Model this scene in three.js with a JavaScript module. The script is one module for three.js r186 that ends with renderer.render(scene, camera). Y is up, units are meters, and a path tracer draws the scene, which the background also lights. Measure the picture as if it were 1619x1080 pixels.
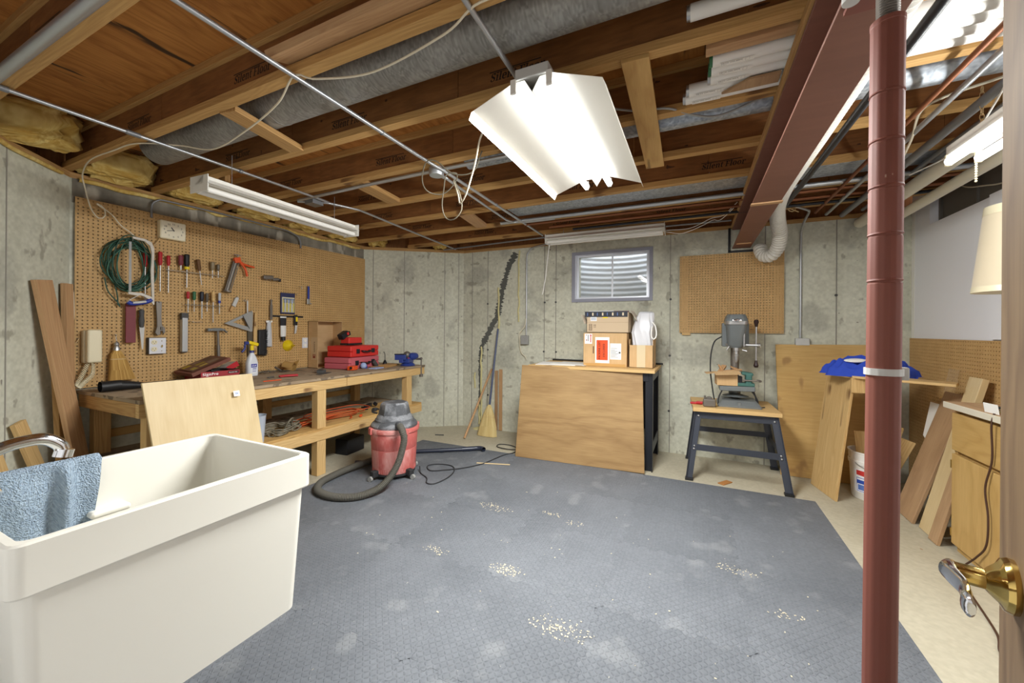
import * as THREE from 'three';
import { RoundedBoxGeometry } from 'three/addons/geometries/RoundedBoxGeometry.js';
import { mergeGeometries, toCreasedNormals } from 'three/addons/utils/BufferGeometryUtils.js';
import { RectAreaLightUniformsLib } from 'three/addons/lights/RectAreaLightUniformsLib.js';
RectAreaLightUniformsLib.init();

// ---------------------------------------------------------------- camera, sky, exposure, large lights
const scene = new THREE.Scene();
const EYE = 1.32, YAW = THREE.MathUtils.degToRad(25.22), ROLL = THREE.MathUtils.degToRad(0.40);
const camera = new THREE.PerspectiveCamera(2 * Math.atan(540 / 616) * 180 / Math.PI, 1619 / 1080, 0.02, 60);
camera.position.set(0, EYE, 0);
camera.up.set(-Math.sin(ROLL) * Math.cos(YAW), Math.cos(ROLL), Math.sin(ROLL) * Math.sin(YAW));
camera.lookAt(-Math.sin(YAW), EYE, -Math.cos(YAW));
camera.setViewOffset(1619, 1080, 0, 18.8, 1619, 1080);
camera.updateMatrixWorld(true);
const renderer = new THREE.WebGLRenderer({ antialias: true });
renderer.toneMapping = THREE.LinearToneMapping;
renderer.toneMappingExposure = 1.0;
renderer.shadowMap.enabled = true;
scene.background = new THREE.Color().setRGB(4.2, 4.6, 5.0);          // overcast daylight, seen only through the window well
const TUBE_WARM = new THREE.Color().setRGB(0.985, 1.0, 0.985);
const L_CENTRE = 66, L_RIGHT = 42, L_HALL_FILL = 22;                       // radiance of the fluorescent fittings and of the added hall fill lamp

// ---------------------------------------------------------------- random, noise, textures
let _s = 12345;
const rnd = () => { _s = (_s * 1664525 + 1013904223) >>> 0; return _s / 4294967296; };
const rr = (a, b) => a + (b - a) * rnd();
const hash = (x, y, s) => { let h = (x * 374761393 + y * 668265263 + s * 1442695041) | 0; h = Math.imul(h ^ (h >>> 13), 1274126177); return ((h ^ (h >>> 16)) >>> 0) / 4294967296; };
const mod = (a, n) => ((a % n) + n) % n;
function vn(x, y, px, py, s) {
  const xi = Math.floor(x), yi = Math.floor(y); let fx = x - xi, fy = y - yi;
  fx = fx * fx * (3 - 2 * fx); fy = fy * fy * (3 - 2 * fy);
  const x0 = mod(xi, px), x1 = mod(xi + 1, px), y0 = mod(yi, py), y1 = mod(yi + 1, py);
  const a = hash(x0, y0, s), b = hash(x1, y0, s), c = hash(x0, y1, s), d = hash(x1, y1, s);
  return a + (b - a) * fx + (c - a) * fy + (a - b - c + d) * fx * fy;
}
function fbm(u, v, px, py, s, oct = 4) { let t = 0, a = 0.5, n = 0; for (let o = 0; o < oct; o++) { t += a * vn(u * px, v * py, px, py, s + o * 17); n += a; a *= 0.5; px *= 2; py *= 2; } return t / n; }
const clamp = (x, a = 0, b = 1) => Math.min(b, Math.max(a, x));
const sstep = (a, b, x) => { const t = clamp((x - a) / (b - a)); return t * t * (3 - 2 * t); };
const mix = (a, b, t) => a.map((v, i) => v + (b[i] - v) * t);
function tex(w, h, mw, mh, fn, srgb = true) {       // fn(u, v) -> [r,g,b] 0..255 or a number 0..1; mw x mh metres
  const d = new Uint8Array(w * h * 4);
  for (let j = 0; j < h; j++) for (let i = 0; i < w; i++) {
    let c = fn((i + 0.5) / w, (j + 0.5) / h); if (typeof c === 'number') c = [c * 255, c * 255, c * 255];
    const k = (j * w + i) * 4; d[k] = clamp(c[0], 0, 255); d[k + 1] = clamp(c[1], 0, 255); d[k + 2] = clamp(c[2], 0, 255); d[k + 3] = 255;
  }
  const t = new THREE.DataTexture(d, w, h, THREE.RGBAFormat);
  t.wrapS = t.wrapT = THREE.RepeatWrapping; t.magFilter = THREE.LinearFilter; t.minFilter = THREE.LinearMipmapLinearFilter; t.generateMipmaps = true;
  if (srgb) t.colorSpace = THREE.SRGBColorSpace;
  t.repeat.set(1 / mw, 1 / mh); t.needsUpdate = true; return t;
}
// straight-sawn timber: streaks and soft cathedral figure along u
const lumber = (s, a, b, k = 1) => tex(512, 256, 1.3, 0.26, (u, v) => {
  const w = fbm(u, v, 3, 4, s, 3), g = 0.5 + 0.5 * Math.sin((v * 14 + w * 5) * Math.PI * 2), f = fbm(u, v, 8, 110, s + 5, 2), kn = vn(u * 5, v * 4, 5, 4, s + 9);
  let t = 0.45 * g * k + 0.55 * f + 0.25 * (w - 0.5); let c = mix(a, b, clamp(t));
  if (kn > 0.93) c = mix(c, [92, 58, 30], sstep(0.93, 0.99, kn) * 0.75);
  return c;
});
// rotary-cut plywood: broad wandering figure along u
const plyTex = (s, a, b, bands = 9, dark = 0) => tex(640, 640, 2.0, 1.3, (u, v) => {
  const w = fbm(u, v, 3, 6, s, 4), n = (v * 3 + w * bands); const t = Math.abs(2 * (n - Math.floor(n)) - 1);
  const f = fbm(u, v, 24, 190, s + 3, 2), p = fbm(u, v, 4, 5, s + 6, 3), q = fbm(u, v, 6, 40, s + 11, 3);
  let c = mix(a, b, clamp(0.45 * Math.pow(t, 1.6) + 0.45 * f + 0.5 * (p - 0.5) + 0.3 * (q - 0.5)));
  if (dark) { const k = fbm(u, v, 7, 30, s + 20, 5); c = mix(c, [40, 26, 12], sstep(0.60, 0.72, k) * dark * sstep(0.5, 0.62, fbm(u, v, 4, 5, s + 29, 3))); }
  return c;
});
const T = {};
T.pine = lumber(11, [224, 192, 136], [198, 158, 100]);
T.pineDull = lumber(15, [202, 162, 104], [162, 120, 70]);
T.flange = lumber(17, [206, 164, 102], [160, 118, 66], 0.5);
T.cedar = lumber(19, [206, 168, 124], [168, 124, 84], 0.6);
T.web = tex(512, 512, 1.0, 0.5, (u, v) => { const f = fbm(u, v, 90, 6, 21, 3), p = fbm(u, v, 5, 5, 23, 3); let c = mix([154, 102, 54], [110, 70, 32], clamp(f * 0.8 + p * 0.5 - 0.2)); const k = vn(u * 22, v * 11, 22, 11, 27); if (k > 0.955) c = mix(c, [50, 28, 15], 0.7); return c; });
T.subfloor = plyTex(31, [204, 140, 68], [156, 96, 38], 8, 0.8);
T.mahog = plyTex(41, [172, 140, 94], [138, 106, 66], 3);
T.maple = plyTex(45, [222, 200, 156], [206, 180, 132], 4);
T.birch = plyTex(51, [214, 176, 112], [184, 140, 80], 5, 0.35);
T.brownPanel = plyTex(55, [188, 154, 116], [156, 122, 88], 3);
T.oak = plyTex(57, [206, 170, 108], [184, 146, 84], 5);
T.door = plyTex(61, [126, 104, 78], [92, 72, 54], 6);
T.concrete = tex(1024, 1024, 2.6, 2.6, (u, v) => {
  const p = fbm(u, v, 4, 3, 71, 5), st = fbm(u, v, 26, 3, 73, 4), f = fbm(u, v, 120, 120, 75, 2), g = fbm(u, v, 9, 7, 79, 4);
  let c = mix([220, 220, 203], [186, 185, 166], clamp(0.7 * p + 0.5 * st - 0.15)); c = mix(c, [162, 161, 149], sstep(0.56, 0.72, g) * 0.5);
  c = c.map(x => x + (f - 0.5) * 26);
  const k = vn(u * 60, v * 60, 60, 60, 81); if (k > 0.975) c = mix(c, [112, 108, 97], sstep(0.975, 0.99, k) * 0.7);
  const k2 = fbm(u, v, 40, 26, 83, 4); if (k2 > 0.70) c = mix(c, [140, 135, 120], sstep(0.70, 0.82, k2) * 0.55);
  return c;
});
T.concreteBump = tex(512, 512, 2.6, 2.6, (u, v) => 0.7 * fbm(u, v, 40, 40, 91, 4) + 0.3 * fbm(u, v, 12, 4, 93, 3), false);
T.stain = tex(512, 256, 1.4, 0.5, (u, v) => { const st = fbm(u, v, 30, 2, 101, 4), p = fbm(u, v, 8, 4, 103, 4), e = fbm(u, v, 22, 3, 107, 3); let c = mix([168, 162, 146], [96, 90, 80], clamp(0.6 * st + 0.8 * p - 0.2)); return mix(c, [208, 200, 184], sstep(0.6, 0.8, e) * 0.6); });
T.slab = tex(768, 768, 2.4, 2.4, (u, v) => { const p = fbm(u, v, 5, 5, 111, 5), f = fbm(u, v, 140, 140, 113, 2), k = vn(u * 46, v * 46, 46, 46, 117), b = fbm(u, v, 30, 30, 119, 2); let c = mix([198, 191, 170], [174, 166, 144], p); c = c.map(x => x + (f - 0.5) * 16); if (k > 0.975 && b > 0.5) c = mix(c, [140, 104, 66], 0.6); return c; });
T.mat = tex(768, 768, 1.9, 1.9, (u, v) => { const p = fbm(u, v, 4, 4, 121, 5), f = fbm(u, v, 160, 160, 123, 2), d = fbm(u, v, 10, 10, 127, 5), k = vn(u * 150, v * 150, 150, 150, 129); let c = mix([94, 98, 104], [118, 122, 128], clamp(p * 1.3 - 0.2)); c = c.map(x => x + (f - 0.5) * 14); c = mix(c, [152, 154, 154], sstep(0.66, 0.84, d) * 0.35); if (k > 0.992) c = [196, 188, 168]; return c; });
T.matBump = tex(256, 256, 0.076, 0.076, (u, v) => {
  let h = 0; const X = u * 4, Y = v * 4;
  for (let j = -1; j < 5; j++) for (let i = -1; i < 5; i++) { const o = (i + j) & 1 ? 1 : -1, dx = X - (i + 0.5), dy = Y - (j + 0.5), a = (dx + o * dy) * 0.7071, b = (dx - o * dy) * 0.7071; h = Math.max(h, sstep(1, 0.6, Math.hypot(a / 0.5, b / 0.16))); }
  return 0.2 + 0.7 * h;
}, false);
T.hard = tex(256, 256, 0.5, 0.5, (u, v) => { const p = fbm(u, v, 6, 6, 131, 4), f = fbm(u, v, 90, 90, 133, 2); return mix([206, 168, 112], [188, 150, 96], clamp(p)).map(x => x + (f - 0.5) * 18); });
T.card = tex(256, 256, 0.4, 0.4, (u, v) => { const p = fbm(u, v, 4, 4, 141, 3), f = fbm(u, v, 60, 4, 143, 2); return mix([212, 178, 132], [198, 162, 116], p).map(x => x + (f - 0.5) * 10); });
T.galv = tex(512, 512, 0.5, 0.5, (u, v) => { const w = fbm(u, v, 10, 10, 151, 3), a = vn(u * 34 + w * 6, v * 34, 34, 34, 153), b = vn(u * 60, v * 50 + w * 5, 60, 50, 157); return mix([196, 202, 208], [132, 138, 146], clamp(a * 0.7 + b * 0.5 - 0.1)); });
T.galvDull = tex(512, 512, 0.5, 0.5, (u, v) => { const w = fbm(u, v, 10, 10, 251, 3), a = vn(u * 34 + w * 6, v * 70, 34, 70, 253), d = fbm(u, v, 6, 6, 255, 4); return mix([184, 182, 176], [120, 118, 114], clamp(a * 0.6 + d * 0.5)); });
T.insul = tex(256, 256, 0.5, 0.5, (u, v) => { const p = fbm(u, v, 4, 4, 161, 5), f = fbm(u, v, 30, 12, 163, 3); return mix([232, 208, 134], [190, 150, 70], clamp(p * 1.2 + (f - 0.5) * 1.1 - 0.1)); });
T.redpost = tex(256, 256, 0.6, 0.6, (u, v) => { const p = fbm(u, v, 4, 3, 171, 4), k = vn(u * 40, v * 26, 40, 26, 173), r = fbm(u, v, 10, 4, 177, 3); let c = mix([138, 80, 66], [118, 66, 54], p); if (k > 0.975 && r > 0.6) c = [188, 168, 150]; return c; });
T.beam = tex(256, 256, 1, 1, (u, v) => { const p = fbm(u, v, 5, 5, 181, 4), st = fbm(u, v, 40, 3, 183, 3); return mix([134, 90, 74], [114, 74, 60], clamp(p * 0.6 + st * 0.5)); });
T.dustRed = tex(256, 256, 0.6, 0.6, (u, v) => { const p = fbm(u, v, 3, 3, 191, 5), f = fbm(u, v, 40, 40, 193, 3); return mix([196, 100, 94], [222, 164, 158], clamp(sstep(0.4, 0.66, p) * 0.8 + (f - 0.5) * 0.7)); });
T.dustGrey = tex(256, 256, 0.5, 0.5, (u, v) => { const p = fbm(u, v, 4, 4, 201, 5), f = fbm(u, v, 50, 50, 203, 3); return mix([78, 80, 84], [142, 144, 148], clamp(sstep(0.38, 0.68, p) * 0.8 + (f - 0.5) * 0.7)); });
T.towelBump = tex(256, 256, 0.09, 0.09, (u, v) => 0.6 * vn(u * 34, v * 34, 34, 34, 211) + 0.4 * vn(u * 60, v * 60, 60, 60, 213), false);
T.towel = tex(256, 256, 0.12, 0.12, (u, v) => { const a = vn(u * 40, v * 40, 40, 40, 215), p = fbm(u, v, 5, 5, 217, 3); return mix([166, 182, 196], [128, 146, 164], clamp(a * 0.7 + p * 0.4)); });
T.straw = tex(128, 256, 0.10, 0.5, (u, v) => { const a = vn(u * 40, v * 3, 40, 3, 221), b = vn(u * 64, v * 6, 64, 6, 223); return mix([226, 190, 116], [158, 114, 52], clamp(a * 0.7 + b * 0.4)); });
T.strawPale = tex(128, 256, 0.10, 0.5, (u, v) => { const a = vn(u * 40, v * 3, 40, 3, 225), b = vn(u * 64, v * 6, 64, 6, 227); return mix([238, 222, 168], [190, 160, 98], clamp(a * 0.7 + b * 0.4)); });
T.benchTop = tex(512, 512, 1.4, 1.4, (u, v) => { const p = fbm(u, v, 5, 5, 231, 5), f = fbm(u, v, 10, 90, 233, 3), k = fbm(u, v, 18, 18, 237, 3); let c = mix([176, 156, 130], [136, 116, 92], clamp(p * 0.8 + (f - 0.5) * 0.8)); if (k > 0.68) c = mix(c, [86, 74, 62], 0.6); return c; });
T.bigPly = tex(640, 640, 1.3, 1.3, (u, v) => { const f = fbm(u, v, 120, 10, 241, 3), p = fbm(u, v, 5, 5, 243, 4), k = fbm(u, v, 9, 12, 247, 3); let c = mix([218, 182, 118], [188, 148, 86], clamp(f * 0.6 + p * 0.7 - 0.15)); if (k > 0.62) c = mix(c, [140, 102, 60], sstep(0.62, 0.82, k) * 0.55); return c; });

function M(color, o = {}) {
  const { map, bump, bs = 0.002, ...r } = o;
  const P = ['clearcoat', 'transmission', 'sheen', 'thickness', 'ior'].some(k => k in r);
  const m = new (P ? THREE.MeshPhysicalMaterial : THREE.MeshStandardMaterial)({ color: new THREE.Color(color), roughness: 0.8, metalness: 0, ...r });
  if (map) m.map = map; if (bump) { m.bumpMap = bump; m.bumpScale = bs; }
  return m;
}
const W = 0xffffff;
const m = {
  pine: M(W, { map: T.pine, roughness: 0.7 }), pineDull: M(W, { map: T.pineDull, roughness: 0.75 }), flange: M(W, { map: T.flange, roughness: 0.8 }), cedar: M(W, { map: T.cedar, roughness: 0.75 }),
  web: M(W, { map: T.web, roughness: 0.75 }), subfloor: M(W, { map: T.subfloor, roughness: 0.8 }), mahog: M(W, { map: T.mahog, roughness: 0.55 }), maple: M(W, { map: T.maple, roughness: 0.5 }),
  birch: M(W, { map: T.birch, roughness: 0.7 }), brownPanel: M(W, { map: T.brownPanel, roughness: 0.65 }), oak: M(W, { map: T.oak, roughness: 0.5 }), door: M(W, { map: T.door, roughness: 0.5 }), bigPly: M(W, { map: T.bigPly, roughness: 0.7 }),
  concrete: M(W, { map: T.concrete, bump: T.concreteBump, bs: 0.004, roughness: 0.9 }), stain: M(W, { map: T.stain, bump: T.concreteBump, bs: 0.004, roughness: 0.9 }), slab: M(W, { map: T.slab, roughness: 0.75 }),
  mat: M(W, { map: T.mat, bump: T.matBump, bs: 0.0030, roughness: 0.7 }), hard: M(W, { map: T.hard, roughness: 0.65 }), card: M(W, { map: T.card, roughness: 0.85 }),
  galv: M(W, { map: T.galv, metalness: 0.6, roughness: 0.42 }), galvDull: M(W, { map: T.galvDull, metalness: 0.35, roughness: 0.55 }), emt: M(0xb9bcbf, { metalness: 0.75, roughness: 0.38 }), emtDull: M(0x8d8f92, { metalness: 0.6, roughness: 0.5 }),
  insul: M(W, { map: T.insul, roughness: 1 }), post: M(W, { map: T.redpost, roughness: 0.62 }), beam: M(W, { map: T.beam, roughness: 0.55 }), dustRed: M(W, { map: T.dustRed, roughness: 0.6 }), dustGrey: M(W, { map: T.dustGrey, roughness: 0.65 }),
  towel: M(W, { map: T.towel, bump: T.towelBump, bs: 0.005, roughness: 1 }), straw: M(W, { map: T.straw, roughness: 0.9 }), benchTop: M(W, { map: T.benchTop, roughness: 0.85 }),
  white: M(0xf2f0ea, { roughness: 0.45 }), enamel: M(0xf4f2ea, { roughness: 0.35 }), tub: M(0xe2dfd4, { roughness: 0.38 }), cream: M(0xe9dfbf, { roughness: 0.35 }), drywall: M(0xf0f0f3, { roughness: 0.9 }), paper: M(0xf3f1ec, { roughness: 0.8 }),
  black: M(0x1b1b1d, { roughness: 0.5 }), rubber: M(0x2a2a2c, { roughness: 0.7 }), blackMetal: M(0x24262c, { roughness: 0.4, metalness: 0.3 }), navyMetal: M(0x41454f, { roughness: 0.5, metalness: 0.3 }), dark: M(0x4a4a4a, { roughness: 0.7 }),
  chrome: M(0xdcdde0, { metalness: 1, roughness: 0.12 }), steel: M(0xb8b8b8, { metalness: 0.85, roughness: 0.35 }), oldSteel: M(0x7c766f, { metalness: 0.6, roughness: 0.5 }), brass: M(0xd2b46a, { metalness: 1, roughness: 0.16 }), copper: M(0x8a5638, { metalness: 0.6, roughness: 0.5 }),
  red: M(0xb5202a, { roughness: 0.4 }), redCase: M(0xd2302b, { roughness: 0.45 }), green: M(0x2f6b45, { roughness: 0.5 }), hoseGreen: M(0x1f4a3a, { roughness: 0.5 }), hoseGreen2: M(0x3c6b58, { roughness: 0.5 }), orange: M(0xe2541c, { roughness: 0.45 }), yellow: M(0xf0d31e, { roughness: 0.4 }), blue: M(0x2a3f9c, { roughness: 0.45 }), visBlue: M(0x2c3f86, { roughness: 0.4 }), royal: M(0x2b49b8, { roughness: 0.9 }),
  maroon: M(0x7d343c, { roughness: 0.6 }), gray: M(0x9b9b98, { roughness: 0.5 }), lightGray: M(0xc9c9c6, { roughness: 0.5 }), wire: M(0xe0d6be, { roughness: 0.6 }), wireTan: M(0xc9ab7c, { roughness: 0.6 }), cordBrown: M(0x4a2f20, { roughness: 0.6 }), cordOrange: M(0xc7572a, { roughness: 0.55 }), cordGrey: M(0x77705f, { roughness: 0.6 }),
  seam: M(0x98948a, { roughness: 0.95 }), foam: M(0xd9cf9a, { roughness: 0.9 }), sealant: M(0x5e5f5a, { roughness: 0.9 }), frame: M(0x9a9caa, { roughness: 0.6 }), maroonDark: M(0x5c2f2c, { roughness: 0.6 }), pvc: M(0xe4ddc8, { roughness: 0.4 }), teal: M(0x3f6a62, { roughness: 0.5 }), castGrey: M(0x767b7c, { roughness: 0.42, metalness: 0.2 }), knob: M(0x2c1714, { roughness: 0.3 }),
  glass: M(0xffffff, { transmission: 1, thickness: 0, roughness: 0.02, ior: 1.45 }), plasticClear: M(0xf4f6f8, { transmission: 0.55, thickness: 0, roughness: 0.35 }), shade: M(0xf2e6cb, { transmission: 0.35, thickness: 0, roughness: 0.9 }), lace: M(0xe9e6e6, { roughness: 0.9 }),
};
m.glow = new THREE.MeshStandardMaterial({ color: 0xffffff, emissive: TUBE_WARM, emissiveIntensity: 4.5, roughness: 0.4 });

// ---------------------------------------------------------------- geometry helpers (world metres, y up)
const V = (x, y, z) => new THREE.Vector3(x, y, z);
function fin(g) { if (g.index) g = g.toNonIndexed(); for (const k of Object.keys(g.attributes)) if (!['position', 'normal', 'uv'].includes(k)) g.deleteAttribute(k); g.morphAttributes = {}; if (!g.attributes.uv) g.setAttribute('uv', new THREE.BufferAttribute(new Float32Array(g.attributes.position.count * 2), 2)); g.clearGroups?.(); return g; }
function uvPlan(g, grain) {       // planar uv in metres, u along the grain axis
  g = fin(g); const p = g.attributes.position, n = g.attributes.normal, uv = g.attributes.uv, ox = rnd() * 3, oy = rnd() * 3;
  for (let i = 0; i < p.count; i += 3) {
    let a = 0, b = 0, c = 0; for (let k = 0; k < 3; k++) { a += n.getX(i + k); b += n.getY(i + k); c += n.getZ(i + k); }
    a = Math.abs(a); b = Math.abs(b); c = Math.abs(c); const d = a >= b && a >= c ? 0 : b >= c ? 1 : 2;
    let ax = [0, 1, 2].filter(k => k !== d); if (ax[1] === grain) ax.reverse();
    for (let k = 0; k < 3; k++) { const q = [p.getX(i + k), p.getY(i + k), p.getZ(i + k)]; uv.setXY(i + k, q[ax[0]] + ox, q[ax[1]] + oy); }
  }
  return g;
}
const _e = new THREE.Euler(), _q = new THREE.Quaternion(), _m4 = new THREE.Matrix4();
function put(g, x = 0, y = 0, z = 0, rx = 0, ry = 0, rz = 0) { _m4.compose(V(x, y, z), _q.setFromEuler(_e.set(rx, ry, rz)), V(1, 1, 1)); g.applyMatrix4(_m4); return g; }
const longest = (w, h, d) => (w >= h && w >= d ? 0 : h >= d ? 1 : 2);
function bx(w, h, d, x = 0, y = 0, z = 0, rx = 0, ry = 0, rz = 0, grain) { return put(uvPlan(new THREE.BoxGeometry(w, h, d), grain ?? longest(w, h, d)), x, y, z, rx, ry, rz); }
function rb(w, h, d, x = 0, y = 0, z = 0, rx = 0, ry = 0, rz = 0, r = 0.003, seg = 1, grain) { return put(uvPlan(new RoundedBoxGeometry(w, h, d, seg, Math.min(r, w / 2.05, h / 2.05, d / 2.05)), grain ?? longest(w, h, d)), x, y, z, rx, ry, rz); }
const box2 = (x0, x1, y0, y1, z0, z1, grain) => bx(x1 - x0, y1 - y0, z1 - z0, (x0 + x1) / 2, (y0 + y1) / 2, (z0 + z1) / 2, 0, 0, 0, grain);
const rbox2 = (x0, x1, y0, y1, z0, z1, r = 0.003, grain) => rb(x1 - x0, y1 - y0, z1 - z0, (x0 + x1) / 2, (y0 + y1) / 2, (z0 + z1) / 2, 0, 0, 0, r, 1, grain);
function cy(r0, r1, h, x = 0, y = 0, z = 0, rx = 0, ry = 0, rz = 0, n = 20, open = false) { const g = fin(new THREE.CylinderGeometry(r1, r0, h, n, 1, open)); const u = g.attributes.uv; for (let i = 0; i < u.count; i++) u.setXY(i, u.getX(i) * 6.283 * Math.max(r0, r1), u.getY(i) * h); return put(g, x, y, z, rx, ry, rz); }   // r0 bottom, r1 top
function rod(a, b, r, r2 = r, n = 12) { const A = V(...a), B = V(...b), d = B.clone().sub(A), L = d.length(); const g = cy(r, r2, L, 0, 0, 0, 0, 0, 0, n); g.applyQuaternion(new THREE.Quaternion().setFromUnitVectors(V(0, 1, 0), d.normalize())); g.translate((A.x + B.x) / 2, (A.y + B.y) / 2, (A.z + B.z) / 2); return g; }
const curveOf = (pts, t = 0.5) => new THREE.CatmullRomCurve3(pts.map(p => V(...p)), false, 'catmullrom', t);
function tube(pts, r, n = 0, k = 8, t = 0.5) { const c = curveOf(pts, t), L = c.getLength(); const g = fin(new THREE.TubeGeometry(c, n || Math.max(8, Math.ceil(L / 0.025)), r, k)); const u = g.attributes.uv; for (let i = 0; i < u.count; i++) u.setXY(i, u.getX(i) * L, u.getY(i) * 6.283 * r); return g; }
function ribTube(pts, r, amp, pitch, k = 12) {
  const c = curveOf(pts), L = c.getLength(), n = Math.ceil(L / pitch * 4), g = new THREE.TubeGeometry(c, n, r, k), p = g.attributes.position, nn = g.attributes.normal;
  for (let i = 0; i <= n; i++) for (let j = 0; j <= k; j++) { const q = i * (k + 1) + j, s = amp * ((i % 4) < 2 ? 1 : -1) * ((i % 4 === 0 || i % 4 === 1) ? 1 : 1); p.setXYZ(q, p.getX(q) + nn.getX(q) * s, p.getY(q) + nn.getY(q) * s, p.getZ(q) + nn.getZ(q) * s); }
  g.computeVertexNormals(); return fin(g);
}
function lathe(prof, x = 0, y = 0, z = 0, n = 32, rx = 0, ry = 0, rz = 0, ang = 0.6) { let g = new THREE.LatheGeometry(prof.map(p => new THREE.Vector2(p[0], p[1])), n); g = fin(toCreasedNormals(g.toNonIndexed(), ang)); const u = g.attributes.uv, R = Math.max(...prof.map(p => p[0])); let len = 0; for (let i = 1; i < prof.length; i++) len += Math.hypot(prof[i][0] - prof[i - 1][0], prof[i][1] - prof[i - 1][1]); for (let i = 0; i < u.count; i++) u.setXY(i, u.getX(i) * 6.283 * R, u.getY(i) * len); return put(g, x, y, z, rx, ry, rz); }
const shape = pts => new THREE.Shape(pts.map(p => new THREE.Vector2(p[0], p[1])));
function extr(pts, depth, bev = 0.001, holes = []) { const s = Array.isArray(pts) ? shape(pts) : pts; for (const h of holes) s.holes.push(new THREE.Path(h.map(p => new THREE.Vector2(p[0], p[1])))); const g = new THREE.ExtrudeGeometry(s, { depth, bevelEnabled: bev > 0, bevelThickness: bev, bevelSize: bev, bevelOffset: -bev, bevelSegments: 1, curveSegments: 10 }); return fin(g); }
// flat slab from four corners a b c d of its front face; thickness goes backwards from the face (a,b,c anticlockwise seen from the front)
function slab(c4, t, grain = 'u', bev = 0.0015) {
  const [a, b, c, d] = c4.map(p => V(...p)), u = b.clone().sub(a), n = u.clone().cross(d.clone().sub(a)).normalize(), U = u.clone().normalize(), Vv = n.clone().cross(U);
  const to = p => { const q = p.clone().sub(a); return [q.dot(U), q.dot(Vv)]; };
  let g = extr([a, b, c, d].map(to), t - 2 * bev, bev); g.translate(0, 0, -t + bev); g = uvPlan(g, grain === 'u' ? 0 : 1);
  g.applyMatrix4(new THREE.Matrix4().makeBasis(U, Vv, n)); g.translate(a.x, a.y, a.z); return g;
}
function board(a, b, w, t, up = [0, 1, 0], r = 0.002) {   // timber from a to b, w wide along "up", t thick across
  const A = V(...a), B = V(...b), d = B.clone().sub(A), L = d.length(), X = d.normalize(), Zv = X.clone().cross(V(...up)).normalize(), Yv = Zv.clone().cross(X);
  const g = rb(L, w, t, 0, 0, 0, 0, 0, 0, r, 1, 0); g.applyMatrix4(new THREE.Matrix4().makeBasis(X, Yv, Zv)); g.translate((A.x + B.x) / 2, (A.y + B.y) / 2, (A.z + B.z) / 2); return g;
}
function ringLoft(rings, capA = false, capB = false, ang = 0.5) {   // rings: arrays of [x,y,z], equal counts, closed
  const pos = [], uv = [], n = rings[0].length; const P3 = (p, u, v) => { pos.push(...p); uv.push(u, v); };
  let vv = 0;
  for (let k = 0; k + 1 < rings.length; k++) { const v1 = vv + V(...rings[k][0]).distanceTo(V(...rings[k + 1][0])); let uu = 0; for (let i = 0; i < n; i++) { const j = (i + 1) % n, a = rings[k][i], b = rings[k][j], c = rings[k + 1][j], d = rings[k + 1][i], u1 = uu + V(...a).distanceTo(V(...b)); P3(a, uu, vv); P3(b, u1, vv); P3(c, u1, v1); P3(a, uu, vv); P3(c, u1, v1); P3(d, uu, v1); uu = u1; } vv = v1; }
  const cap = (r, flip) => { const c = [0, 1, 2].map(k => r.reduce((s, p) => s + p[k], 0) / n); for (let i = 0; i < n; i++) { const a = r[i], b = r[(i + 1) % n]; const t = flip ? [c, b, a] : [c, a, b]; for (const p of t) P3(p, p[0], p[2]); } };
  if (capA) cap(rings[0], true); if (capB) cap(rings[rings.length - 1], false);
  let g = new THREE.BufferGeometry(); g.setAttribute('position', new THREE.Float32BufferAttribute(pos, 3)); g.setAttribute('uv', new THREE.Float32BufferAttribute(uv, 2)); g.computeVertexNormals(); g = toCreasedNormals(g, ang); return fin(g);
}
function rrect(cx, cz, hw, hd, r, y, k = 4) { const out = []; const cs = [[1, 1, 0], [-1, 1, 1], [-1, -1, 2], [1, -1, 3]]; for (const [sx, sz, q] of cs) for (let i = 0; i <= k; i++) { const a = (q + i / k) * Math.PI / 2; out.push([cx + sx * (hw - r) + Math.cos(a) * r, y, cz - (sz * (hd - r) + Math.sin(a) * r)]); } return out; }
const merge = gs => (gs.length === 1 ? gs[0] : mergeGeometries(gs));

// ---------------------------------------------------------------- naming
const used = new Map();
function numbered(n) { const k = used.get(n) || 0; used.set(n, k + 1); return k ? n + '_' + String(k).padStart(3, '0') : n; }
function tag(o, label, category, group, kind) { Object.assign(o.userData, { label, category }); if (group) o.userData.group = group; if (kind) o.userData.kind = kind; return o; }
function thing(name, label, category, group) { const o = new THREE.Group(); o.name = numbered(name); scene.add(o); return tag(o, label, category, group); }
function part(name, geos, mat, parent, label) { const o = new THREE.Mesh(merge([].concat(geos)), mat); o.name = name; if (label) o.userData.label = label; parent.add(o); return o; }
function single(name, label, category, geos, mat, group) { const o = new THREE.Mesh(merge([].concat(geos)), mat); o.name = numbered(name); scene.add(o); return tag(o, label, category, group); }
function parts(name, list, mat, parent, label) { return list.map(g => part(name, g, mat, parent, label)); }
function struct(name, geos, mat) { const o = geos ? new THREE.Mesh(merge([].concat(geos)), mat) : new THREE.Group(); o.name = name; o.userData.kind = 'structure'; scene.add(o); return o; }
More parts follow.
